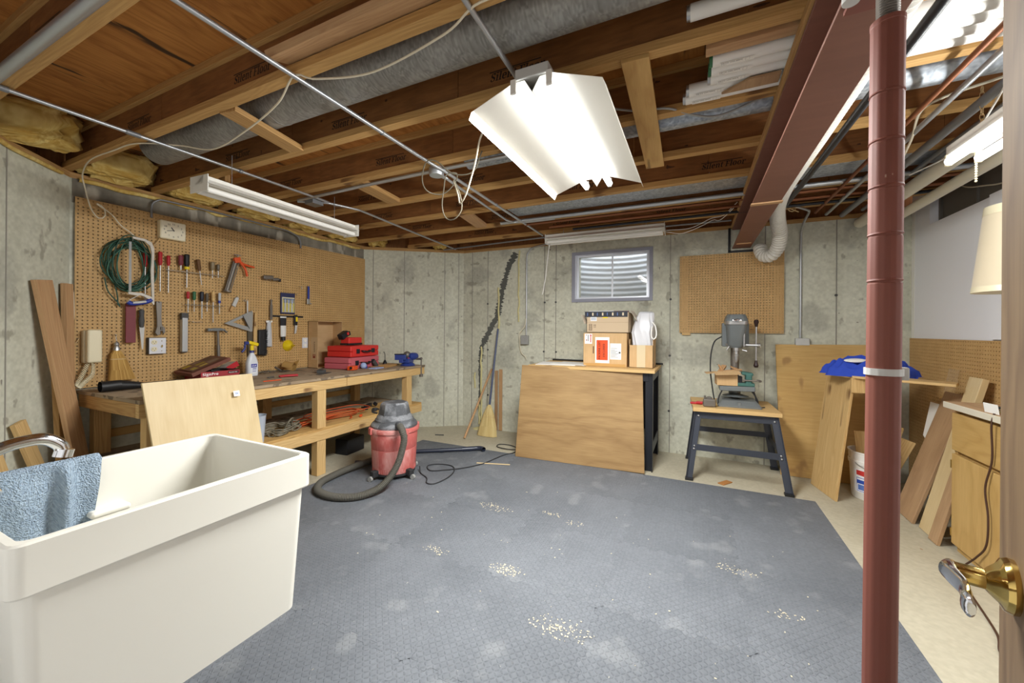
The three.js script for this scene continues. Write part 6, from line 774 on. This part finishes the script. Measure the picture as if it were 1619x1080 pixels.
{ // open box of papers on top
  const t = thing('cardboard_box', 'open cardboard box with a dark patterned rim, on top of the packing list box', 'box'); const x0 = -1.025, x1 = -0.60, y0 = 1.296, y1 = 1.50, z1 = -4.0, z0 = -4.33, k = 0.004;
  part('shell', [box2(x0, x1, y0, y0 + k, z0, z1), box2(x0, x1, y0, y1, z1 - k, z1, 0), box2(x0, x1, y0, y1, z0, z0 + k), box2(x0, x0 + k, y0, y1, z0, z1), box2(x1 - k, x1, y0, y1, z0, z1)], M(0xc9b294, { roughness: 0.85 }), t);
  part('dark_rim', sheet([x0 - 0.02, y1 - 0.045, z1 + 0.0015], [x1 - 0.012, y1 - 0.045, z1 + 0.0015], [x0 - 0.02, y1 + 0.012, z1 + 0.0015]), canvasMat(512, 64, (x) => { x.fillStyle = '#262833'; x.fillRect(0, 0, 512, 64); for (let i = 0; i < 8; i++) { x.fillStyle = i % 2 ? '#d8c6a6' : '#5a74b0'; x.fillRect(30 + i * 60, 14, i % 2 ? 18 : 8, 34); } }), t);
  parts('flap', [put(bx(0.002, 0.10, 0.16), x0 - 0.028, y1 - 0.07, z1 - 0.03, 0, 0, 0.35), put(bx(0.12, 0.002, 0.30), x1 + 0.04, y1 - 0.03, -4.17, 0, 0, -1.0)], M(0xd9cdbb), t);
  part('binder', [put(rb(0.30, 0.20, 0.03, 0, 0, 0, 0, 0, 0, 0.004), -0.78, 1.425, -4.20, 0.15, 0, 0)], M(0x7c4450, { roughness: 0.6 }), t); parts('papers', [put(bx(0.26, 0.19, 0.03), -0.90, 1.43, -4.13, 0.1, 0, 0), put(bx(0.32, 0.20, 0.02), -0.84, 1.42, -4.28, -0.1, 0, 0)], m.lace, t); part('marker_label', sheet([x0 + 0.04, 1.415, z1 + 0.001], [x0 + 0.105, 1.415, z1 + 0.001], [x0 + 0.04, 1.455, z1 + 0.001]), canvasMat(96, 60, (x) => { x.fillStyle = '#e9e9ec'; x.fillRect(0, 0, 96, 60); x.fillStyle = '#8a93a8'; for (let i = 0; i < 9; i++) x.fillRect(8 + i * 9, 8, 4 + (i % 3), 40); }), t); part('sticker', box2(-0.86, -0.808, 1.443, 1.468, z1, z1 + 0.001), m.yellow, t);
  part('fold_line', box2(x0 + 0.004, x1 - 0.004, 1.400, 1.402, z1, z1 + 0.0006), M(0x9c8264), t); part('print', [sheet([x0 + 0.02, 1.315, z1 + 0.001], [x0 + 0.06, 1.315, z1 + 0.001], [x0 + 0.02, 1.385, z1 + 0.001])], canvasMat(64, 112, (x) => { x.fillStyle = '#c2a98a'; x.fillRect(0, 0, 64, 112); x.strokeStyle = '#3a2c22'; x.lineWidth = 5; x.strokeRect(8, 6, 48, 100); for (let k = 0; k < 5; k++) { x.beginPath(); x.moveTo(12, 22 + k * 17); x.lineTo(52, 22 + k * 17); x.stroke(); } }), t);
  part('arrow_print', [sheet([x0 + 0.07, 1.345, z1 + 0.001], [x0 + 0.10, 1.345, z1 + 0.001], [x0 + 0.07, 1.385, z1 + 0.001])], canvasMat(48, 64, (x) => { x.fillStyle = '#c8b192'; x.fillRect(0, 0, 48, 64); x.fillStyle = '#3a2c22'; for (const a of [12, 34]) { x.fillRect(a - 3, 20, 6, 26); x.beginPath(); x.moveTo(a - 9, 22); x.lineTo(a, 8); x.lineTo(a + 9, 22); x.fill(); } x.fillRect(4, 54, 40, 4); }), t);
}
{ // small open box with a plastic bag
  const t = thing('cardboard_box', 'small open cardboard box at the right end of the steel bench', 'box'); const x0 = -0.60, x1 = -0.372, y0 = 0.951, y1 = 1.20, z1 = -4.02, z0 = -4.30, k = 0.004;
  part('shell', [box2(x0, x1, y0, y0 + k, z0, z1), box2(x0, x1, y0, y1 - 0.025, z1 - k, z1), box2(x0, x1, y0, y1 + 0.05, z0, z0 + k), box2(x0, x0 + k, y0, y1 + 0.03, z0, z1), box2(x1 - k, x1, y0, y1 + 0.03, z0, z1)], m.card, t);
  part('tape', [box2(-0.525, -0.445, y0 + 0.004, y1 - 0.025, z1, z1 + 0.001)], M(0xd9c8a4, { roughness: 0.3 }), t);
  const bag = thing('plastic_bag', 'milky plastic bag bulging from the small open box', 'bag'); const R = (y, a, b, dx) => Array.from({ length: 24 }, (_, i) => { const q = i / 24 * 6.283, kk = 1 + 0.06 * Math.sin(i * 3.3 + y * 20); return [-0.475 + dx + Math.sign(Math.cos(q)) * Math.pow(Math.abs(Math.cos(q)), 0.6) * a * kk, y, -4.16 + Math.sign(Math.sin(q)) * Math.pow(Math.abs(Math.sin(q)), 0.6) * b * kk]; });
  part('film', ringLoft([R(0.96, 0.09, 0.10, 0), R(1.15, 0.10, 0.11, -0.005), R(1.30, 0.105, 0.11, -0.01), R(1.36, 0.10, 0.10, 0), R(1.44, 0.085, 0.08, 0.015), R(1.495, 0.075, 0.06, 0.022), R(1.51, 0.06, 0.03, 0.022)], true, true, 0.6), M(0xdcdce0, { roughness: 0.35 }), bag); part('loop', [tube([[-0.385, 1.40, -4.07], [-0.355, 1.36, -4.05], [-0.345, 1.27, -4.03], [-0.37, 1.235, -4.025], [-0.392, 1.27, -4.04], [-0.388, 1.36, -4.07]], 0.007)], m.white, bag);
}
// ================================================================ DRILL PRESS ON ITS STAND
{
  const t = thing('tool_stand', 'dark steel folding-leg stand with a pale wooden top', 'stand');
  part('top', slab([[-0.015, 0.645, -3.80], [0.650, 0.645, -3.84], [0.635, 0.645, -4.44], [-0.045, 0.645, -4.40]], 0.036, 'u', 0.003), m.pine, t);
  const F = [[[0.03, -3.86], [-0.045, -3.80]], [[0.600, -3.88], [0.690, -3.775]], [[0.02, -4.36], [-0.055, -4.43]], [[0.590, -4.38], [0.690, -4.44]]]; const lp = (f, y) => { const s = 1 - y / 0.61; return [f[0][0] + (f[1][0] - f[0][0]) * s, y, f[0][1] + (f[1][1] - f[0][1]) * s]; };
  for (const f of F) { const l = part('leg', [board(lp(f, 0.61), lp(f, 0.012), 0.052, 0.005, [1, 0, 0]), board(lp(f, 0.61).map((v, i) => i === 0 ? v + (f[1][0] > 0.3 ? 0.026 : -0.026) : v), lp(f, 0.012).map((v, i) => i === 0 ? v + (f[1][0] > 0.3 ? 0.026 : -0.026) : v), 0.045, 0.005, [0, 0, 1])], m.navyMetal, t); const q = lp(f, 0.01); part('foot', [rb(0.065, 0.022, 0.05, q[0], 0.011, q[2])], m.black, l); }
  const rail = (a, b, y, h, nm) => { const p = lp(F[a], y), q = lp(F[b], y); return part(nm, [board([p[0], y, p[2]], [q[0], y, q[2]], h, 0.005, [0, 1, 0])], m.navyMetal, t); };
  rail(0, 1, 0.575, 0.065, 'top_rail'); rail(2, 3, 0.575, 0.065, 'top_rail'); rail(0, 2, 0.575, 0.065, 'top_rail'); rail(1, 3, 0.575, 0.065, 'top_rail'); rail(0, 1, 0.29, 0.055, 'cross_rail'); rail(2, 3, 0.33, 0.05, 'cross_rail'); rail(0, 2, 0.31, 0.05, 'cross_rail'); rail(1, 3, 0.31, 0.05, 'cross_rail');
  for (const [f, y] of [[0, 0.565], [1, 0.565], [0, 0.30], [0, 0.275], [1, 0.30], [1, 0.275]]) { const q = lp(F[f], y); part('bolt', put(fin(new THREE.SphereGeometry(0.010, 10, 8)), q[0] + (f ? -0.005 : 0.005), y, q[2] + 0.005), m.steel, t); }
}
{
  const t = thing('drill_press', 'grey bench drill press with a two-ball feed lever on the stand', 'drill press'); const cx = 0.335, cz = -4.14, b = 0.646;
  part('base', [ringLoft([rrect(cx + 0.02, cz + 0.03, 0.17, 0.17, 0.02, b), rrect(cx + 0.02, cz + 0.03, 0.17, 0.17, 0.02, b + 0.012), rrect(cx + 0.02, cz + 0.02, 0.135, 0.13, 0.03, b + 0.055)], true, true, 0.3), box2(cx + 0.005, cx + 0.03, b + 0.012, b + 0.045, cz + 0.16, cz + 0.19)], m.castGrey, t);
  part('column', [cy(0.036, 0.036, 0.70, cx, b + 0.39, cz - 0.06)], m.oldSteel, t);
  part('table', [rb(0.28, 0.045, 0.24, cx + 0.005, 0.805, cz + 0.02, 0, 0, 0.02, 0.008), cy(0.05, 0.05, 0.08, cx, 0.775, cz - 0.06), cy(0.11, 0.04, 0.02, cx, 0.735, cz)], m.castGrey, t);
  part('head', [ringLoft([[1.165, 0.055, 0.07], [1.19, 0.068, 0.09], [1.30, 0.075, 0.12], [1.375, 0.082, 0.14], [1.38, 0.084, 0.145]].map(([y, a, d]) => rrect(cx, cz - 0.01, a, d, 0.045, y, 5)), true, true, 0.5), ...[1, -1].map(s => rb(0.05, 0.22, 0.10, cx + s * 0.085, 1.285, cz - 0.06, 0, 0, 0, 0.008))], m.castGrey, t);
  part('chrome_band', ringLoft([rrect(cx, cz - 0.01, 0.092, 0.15, 0.05, 1.38, 5), rrect(cx, cz - 0.01, 0.094, 0.152, 0.05, 1.41, 5)], true, true, 0.5), m.steel, t); part('pulley_cover', ringLoft([rrect(cx, cz - 0.01, 0.093, 0.15, 0.05, 1.41, 5), rrect(cx, cz - 0.01, 0.080, 0.135, 0.05, 1.455, 5), rrect(cx, cz - 0.01, 0.070, 0.125, 0.05, 1.472, 5)], true, true, 0.4), m.castGrey, t);
  part('nameplate', put(fin(new THREE.SphereGeometry(0.04, 20, 10)).scale(1, 0.36, 0.12), cx, 1.415, cz + 0.143), m.chrome, t);
  part('chuck', [lathe([[0, 0], [0.010, 0], [0.014, 0.012], [0.022, 0.03], [0.024, 0.07], [0.020, 0.075], [0.020, 0.105], [0.026, 0.108], [0.026, 0.135], [0, 0.135]], cx, 1.035, cz + 0.07, 20)], m.steel, t);
  part('feed_lever', [rod([cx + 0.06, 1.195, cz + 0.05], [cx + 0.175, 1.195, cz + 0.07], 0.014), rod([cx + 0.155, 1.05, cz + 0.07], [cx + 0.155, 1.37, cz + 0.07], 0.007), cy(0.02, 0.02, 0.02, cx + 0.175, 1.195, cz + 0.07, 0, 0, Math.PI / 2)], m.steel, t); for (const s of [1, -1]) part('knob', lathe([[0, 0], [0.011, 0], [0.014, 0.02], [0.021, 0.045], [0.015, 0.062], [0, 0.066]], cx + 0.155, s > 0 ? 1.36 : 1.06, cz + 0.07, 16, s > 0 ? 0 : Math.PI), m.knob, t);
  parts('clamp_knob', [rod([cx - 0.075, 1.20, cz + 0.03], [cx - 0.05, 1.19, cz + 0.05], 0.012), rod([cx - 0.075, 1.145, cz + 0.06], [cx - 0.055, 1.18, cz + 0.06], 0.007), rod([cx + 0.05, 1.15, cz + 0.06], [cx + 0.085, 1.14, cz + 0.07], 0.008), rb(0.012, 0.12, 0.012, cx + 0.06, 1.24, cz + 0.09)], m.steel, t);
  part('power_cord', [tube([[cx - 0.105, 1.27, cz - 0.06], [cx - 0.17, 1.22, cz - 0.04], [cx - 0.20, 1.10, cz - 0.02], [cx - 0.205, 0.95, cz], [cx - 0.19, 0.80, cz + 0.02], [cx - 0.17, 0.66, cz + 0.05]], 0.006), tube([[cx + 0.10, 0.83, cz + 0.09], [cx + 0.14, 0.77, cz + 0.10], [cx + 0.16, 0.69, cz + 0.09], [cx + 0.17, 0.655, cz + 0.08]], 0.006), tube([[cx + 0.11, 0.80, cz + 0.12], [cx + 0.16, 0.72, cz + 0.12], [cx + 0.175, 0.655, cz + 0.11], [cx + 0.22, 0.652, cz + 0.10]], 0.005), tube([[cx - 0.11, 0.79, cz + 0.12], [cx - 0.14, 0.72, cz + 0.14], [cx - 0.145, 0.66, cz + 0.15]], 0.006)], m.rubber, t);
}
{ const t = thing('scrap_box', 'small open cardboard box of wood scraps on the drill press table', 'box'); part('shell', [rb(0.165, 0.105, 0.15, 0.255, 0.882, -4.07, 0, 0.1, 0, 0.003)], m.card, t); parts('flap', [put(bx(0.20, 0.003, 0.09), 0.26, 0.945, -3.97, 0.25, 0.1, 0.05), put(bx(0.10, 0.003, 0.16), 0.135, 0.935, -4.07, 0, 0.1, 0.1)], m.card, t); parts('wood_scrap', [rb(0.17, 0.015, 0.03, 0.30, 0.962, -4.06, 0, 0.4, 0.1), rb(0.14, 0.02, 0.04, 0.22, 0.965, -4.08, 0.3, 1.2, 0.2), rb(0.10, 0.012, 0.05, 0.34, 0.975, -4.10, 0.2, 0.2, -0.4), rb(0.015, 0.07, 0.03, 0.21, 0.98, -4.05, 0.3, 0.3, 0.4)], m.cedar, t); }
{ const t = thing('small_vise', 'green drill press vise beside the scrap box', 'vise'); part('body', [rb(0.14, 0.03, 0.09, 0.405, 0.845, -4.05, 0, 0, 0, 0.006), rb(0.05, 0.10, 0.09, 0.43, 0.895, -4.05, 0, 0, 0, 0.012, 2), rb(0.09, 0.03, 0.08, 0.42, 0.94, -4.05, 0, 0, -0.15, 0.01)], m.teal, t); part('jaw', [rb(0.04, 0.06, 0.08, 0.36, 0.885, -4.05, 0, 0, 0, 0.005)], m.blackMetal, t); part('screw', [rod([0.38, 0.885, -4.0], [0.505, 0.885, -3.99], 0.007), rod([0.495, 0.885, -4.02], [0.515, 0.885, -3.98], 0.010)], m.oldSteel, t); }
{ const t = thing('hole_saw', 'dark cast vise jaw lying at the front of the stand top', 'casting'); part('body', [rb(0.10, 0.07, 0.03, 0.115, 0.682, -3.88, 0, 0.1, 0, 0.010, 2), rb(0.09, 0.03, 0.09, 0.11, 0.661, -3.92, 0, 0.1, 0, 0.006), cy(0.03, 0.03, 0.04, 0.115, 0.70, -3.93, Math.PI / 2)], m.oldSteel, t); part('bolt', [rod([0.08, 0.715, -3.90], [0.08, 0.74, -3.90], 0.009)], m.oldSteel, t); }
single('red_tool', 'small red and white utility tool lying on the stand top', 'tool', [rb(0.16, 0.02, 0.035, 0.04, 0.656, -3.98, 0, -0.15, 0.04, 0.006), rb(0.06, 0.022, 0.036, 0.04, 0.664, -3.97, 0, -0.15, 0.04, 0.006)], m.red);
single('wood_scrap', 'thin brown wood offcut on the bare floor under the stand', 'scrap', [put(rb(0.13, 0.008, 0.055), 0.24, 0.0045, -3.85, 0, 0.95, 0)], M(0xb07840, { roughness: 0.8 }));
// ================================================================ RIGHT-HAND CORNER
single('plywood_sheet', 'large stained plywood sheet leaning on the window wall by the stand', 'panel', [slab([[0.718, 0.003, -4.30], [1.42, 0.003, -4.31], [1.40, 1.205, -4.515], [0.703, 1.195, -4.505]], 0.018, 'v')], m.bigPly);
single('pine_panel', 'pine board panel leaning on the shelf beside the post', 'panel', [slab([[0.912, 0.002, -4.17], [0.989, 0.002, -3.815], [1.055, 0.962, -3.815], [1.020, 0.958, -4.17]], 0.018, 'v')], m.pine);
{
  const t = thing('plank_shelf', 'pale plank shelf behind the post carrying the blue cloth', 'shelf'); part('plank', slab([[1.085, 0.985, -3.80], [1.525, 0.985, -3.50], [1.60, 0.985, -3.64], [1.40, 0.985, -4.02], [1.085, 0.985, -4.12]].filter((_, i) => i !== 3), 0.018, 'u'), m.pine, t); part('apron', rbox2(1.082, 1.165, 0.855, 0.967, -3.83, -3.805, 0.003), m.pine, t); part('leg', [rbox2(1.25, 1.29, 0.0, 0.967, -3.83, -3.79)], m.pine, t);
}
{ // blue cloth heap
  const N = 72, pos = [], hh = (u, v) => { const d = Math.hypot(u * 1.05, v); let h = 0.075 * Math.pow(Math.max(0, 1 - d), 0.32); h *= 0.75 + 0.5 * fbm((u + 1.2) / 3, (v + 1.2) / 3, 7, 7, 301, 3); h += (0.012 * Math.sin(u * 11 + v * 7 + 3 * Math.sin(v * 5)) + 0.008 * Math.sin(u * 5 - v * 16 + 2 * Math.sin(u * 9))) * sstep(1, 0.75, d); return Math.max(0.002, h); };
  const P = (i, j) => { const a = i / N * 6.283, r = j / 24; const k = 1 + 0.05 * Math.sin(a * 3 + 0.6) + 0.05 * Math.sin(a * 7 + 1) + 0.03 * Math.sin(a * 13); const u = Math.cos(a) * r * k, v = Math.sin(a) * r * k; return [1.215 + u * 0.30, 0.985 + 1.7 * hh(u / k, v / k) - (r > 0.93 ? 0.012 * (Math.sin(a) < -0.2 ? 1 : 0.1) : 0), -3.93 - v * 0.14]; };
  for (let j = 0; j < 24; j++) for (let i = 0; i < N; i++) { const a = P(i, j), b = P(i + 1, j), c = P(i + 1, j + 1), d = P(i, j + 1); pos.push(...a, ...d, ...c, ...a, ...c, ...b); }
  let g = new THREE.BufferGeometry(); g.setAttribute('position', new THREE.Float32BufferAttribute(pos, 3)); g.computeVertexNormals(); g = fin(toCreasedNormals(g, 0.9)); const o = single('blue_cloth', 'crumpled royal blue shirt heaped on the plank shelf', 'cloth', g, m.royal); m.royal.side = THREE.DoubleSide;
  part('white_print', [put(fin(new THREE.SphereGeometry(1, 16, 8)).scale(0.075, 0.012, 0.03), 1.12, 1.10, -3.855, 0.35, 0.1, 0)], m.white, o); 
}
single('white_rag', 'white rag hanging over the shelf edge right of the post', 'rag', [put(rb(0.05, 0.06, 0.10, 0, 0, 0, 0, 0, 0, 0.02, 2), 1.40, 1.012, -3.90, 0.2, 0.3, 0.1)], m.lace);
{
  const t = thing('plastic_bucket', 'white plastic pail with a red and blue label behind the post', 'bucket'); const cx = 1.285, cz = -4.03; part('pail', lathe([[0, 0], [0.128, 0], [0.132, 0.006], [0.146, 0.27], [0.152, 0.272], [0.154, 0.30], [0.150, 0.302], [0.152, 0.36], [0.158, 0.364], [0.158, 0.374], [0.148, 0.372], [0.138, 0.27], [0.122, 0.012], [0, 0.010]], cx, 0.001, cz, 40), m.white, t);
  part('label', (() => { const g = new THREE.CylinderGeometry(0.1445, 0.1365, 0.18, 24, 1, true, Math.PI * 1.62, 0.9); g.translate(cx, 0.15, cz); return fin(g); })(), canvasMat(192, 160, (x) => { x.fillStyle = '#eef0f4'; x.fillRect(0, 0, 192, 160); x.fillStyle = '#c23330'; x.beginPath(); x.moveTo(30, 8); x.lineTo(180, 8); x.lineTo(110, 44); x.lineTo(30, 40); x.fill(); x.fillStyle = '#2c50b0'; x.fillRect(30, 74, 150, 26); x.fillStyle = '#5a78c0'; x.fillRect(44, 106, 120, 38); x.strokeStyle = '#2c50b0'; x.lineWidth = 4; x.strokeRect(32, 60, 146, 92); }), t);
  part('handle', tube([[cx - 0.15, 0.31, cz], [cx - 0.11, 0.27, cz + 0.12], [cx, 0.25, cz + 0.165], [cx + 0.11, 0.27, cz + 0.12], [cx + 0.15, 0.31, cz]], 0.003), m.steel, t);
}
for (const [lab, a, b, w] of [['pale wood offcut standing in the pail, left', [1.24, 0.03, -4.02], [1.205, 0.52, -4.05], 0.07], ['brown wood offcut standing in the pail', [1.27, 0.03, -4.05], [1.245, 0.49, -4.10], 0.05], ['wood offcut leaning out of the pail to the right', [1.30, 0.03, -4.02], [1.465, 0.50, -3.96], 0.09], ['upper wood offcut leaning out of the pail to the right', [1.32, 0.03, -4.07], [1.44, 0.58, -4.04], 0.06]]) single('wood_offcut', lab, 'offcut', [board(a, b, w, 0.02, [1, 0, 0.2])], lab.includes('brown') ? m.brownPanel : m.pine, 'offcuts in the pail');
// boards leaning on the partition
const leanR = (lab, z0, z1, xb, xt, yt, th, mat) => single('leaning_board', lab, 'board', [slab([[xb, 0.004, z0], [xb, 0.004, z1], [xt, yt, z1], [xt, yt, z0]], th, 'v', 0.002)], mat, 'boards leaning on the partition');
leanR('wide brown board leaning on the partition, closest to the post', -3.86, -3.61, 1.355, 1.625, 0.90, 0.02, m.brownPanel);
leanR('pale thick plywood board leaning beside the cabinet', -3.565, -3.435, 1.375, 1.615, 1.035, 0.034, m.maple);
leanR('brown board leaning against the side of the cabinet', -3.40, -3.305, 1.355, 1.50, 0.62, 0.02, m.brownPanel);
single('acrylic_strip', 'clear acrylic strip standing behind the leaning boards', 'strip', [slab([[1.50, 0.004, -3.90], [1.50, 0.004, -3.78], [1.66, 1.06, -3.78], [1.66, 1.06, -3.90]], 0.005, 'v', 0.001)], M(0xffffff, { transmission: 0.97, thickness: 0, roughness: 0.15 }));
single('white_offcut', 'white pointed plastic offcut behind the leaning boards', 'offcut', [slab([[1.55, 0.55, -3.965], [1.55, 0.50, -3.88], [1.60, 0.80, -3.88], [1.60, 0.80, -3.99]], 0.006, 'v', 0.001)], m.white);
{
  const t = thing('cabinet', 'honey oak base cabinet with one drawer and one door', 'cabinet'); const x0 = 1.42, x1 = 1.665, z0 = -3.285, z1 = -2.45;
  part('carcass', rbox2(x0 + 0.02, x1, 0.0, 0.862, z0, z1, 0.003, 1), m.oak, t); parts('face_frame', [rbox2(x0 + 0.008, x0 + 0.02, 0.05, 0.862, z0, z0 + 0.03, 0.001, 1), rbox2(x0 + 0.008, x0 + 0.02, 0.05, 0.862, z1 - 0.03, z1, 0.001, 1)], m.oak, t);
  part('drawer', rbox2(x0 - 0.012, x0 + 0.008, 0.615, 0.838, z0 + 0.012, z1 - 0.02, 0.004, 2), m.oak, t); const d = part('door', rbox2(x0 - 0.012, x0 + 0.008, 0.05, 0.592, z0 + 0.012, z1 - 0.02, 0.004, 1), m.oak, t); part('hinge', [rbox2(x0 - 0.014, x0 + 0.004, 0.50, 0.55, z0 + 0.002, z0 + 0.012), rbox2(x0 - 0.014, x0 + 0.004, 0.09, 0.14, z0 + 0.002, z0 + 0.012)], m.brass, d);
  part('worktop', [rbox2(x0 - 0.03, x1 + 0.01, 0.862, 0.898, z0 - 0.03, z1 + 0.02, 0.003, 2)], m.brownPanel, t); part('worktop_edge', [rbox2(x0 - 0.034, x0 - 0.030, 0.862, 0.898, z0 - 0.03, z1 + 0.02)], M(0xd8d0bc), t);
}
{
  const t = thing('table_lamp', 'lamp with a tall cream shade on the cabinet, half hidden by the door', 'lamp'); const cx = 1.50, cz = -2.90; part('shade', lathe([[0.165, 0], [0.168, 0.004], [0.125, 0.44], [0.122, 0.444], [0.121, 0.44], [0.162, 0.004], [0.165, 0]], cx, 1.535, cz, 48), m.shade, t); parts('trim', [lathe([[0.169, 0], [0.1705, 0], [0.1665, 0.03], [0.165, 0.03]], cx, 1.532, cz, 48), lathe([[0.1285, 0.40], [0.13, 0.40], [0.1255, 0.444], [0.124, 0.444]], cx, 1.535, cz, 48)], m.cream, t); part('stem', [rod([cx, 0.93, cz], [cx, 1.80, cz], 0.010)], m.brass, t); part('spider', [rod([cx - 0.15, 1.60, cz], [cx + 0.15, 1.60, cz], 0.003), rod([cx, 1.60, cz - 0.15], [cx, 1.60, cz + 0.15], 0.003)], m.brass, t); part('base', lathe([[0, 0], [0.085, 0], [0.088, 0.012], [0.05, 0.03], [0.02, 0.05], [0, 0.052]], cx, 0.8985, cz, 28), m.brass, t);
}
single('power_cord', 'brown lamp cord hanging down the cabinet front to the floor', 'cord', [tube([[1.395, 0.905, -2.875], [1.385, 0.84, -2.875], [1.395, 0.66, -2.89], [1.39, 0.50, -2.93], [1.392, 0.35, -2.91], [1.39, 0.20, -2.92], [1.385, 0.10, -2.99], [1.36, 0.02, -3.04], [1.30, 0.006, -2.95], [1.26, 0.005, -2.75], [1.20, 0.005, -2.45], [1.14, 0.006, -2.30], [1.145, 0.006, -2.18], [1.10, 0.006, -2.06], [1.07, 0.006, -2.02], [1.085, 0.006, -1.95]], 0.0045, 220, 7)], m.cordBrown);
single('sunglasses', 'black folded glasses on the cabinet top', 'glasses', [tube([[1.44, 0.905, -3.02], [1.47, 0.915, -3.05], [1.50, 0.912, -3.04], [1.52, 0.905, -2.98]], 0.008), rb(0.05, 0.025, 0.07, 1.48, 0.912, -2.97, 0, 0.3, 0, 0.008), rb(0.05, 0.02, 0.05, 1.45, 0.91, -2.90, 0, 0.2, 0, 0.008)], m.black);
single('index_card', 'small white card standing on the cabinet top', 'card', [put(bx(0.003, 0.05, 0.09), 1.40, 0.925, -2.91, 0, 0.1, 0.15)], m.paper);
// ---------------------------------------------------------------- bases, shadows, render
for (const o of scene.children) {
  if (o.isLight || o.isCamera || o.userData.light) continue;
  if (o.isGroup) { o.updateMatrixWorld(true); const b = new THREE.Box3().setFromObject(o); if (!isFinite(b.min.x)) continue; const c = V((b.min.x + b.max.x) / 2, b.min.y, (b.min.z + b.max.z) / 2); if (o.position.lengthSq() === 0) { o.position.copy(c); for (const k of o.children) k.position.sub(c); } }
  else if (o.isMesh && o.position.lengthSq() === 0 && !o.userData.shared) { o.geometry.computeBoundingBox(); const b = o.geometry.boundingBox, c = V((b.min.x + b.max.x) / 2, b.min.y, (b.min.z + b.max.z) / 2); o.geometry.translate(-c.x, -c.y, -c.z); o.position.copy(c); for (const k of o.children) k.position.sub(c); }
}
scene.traverse(o => { if (o.isMesh) { o.castShadow = true; o.receiveShadow = true; } });
renderer.render(scene, camera);
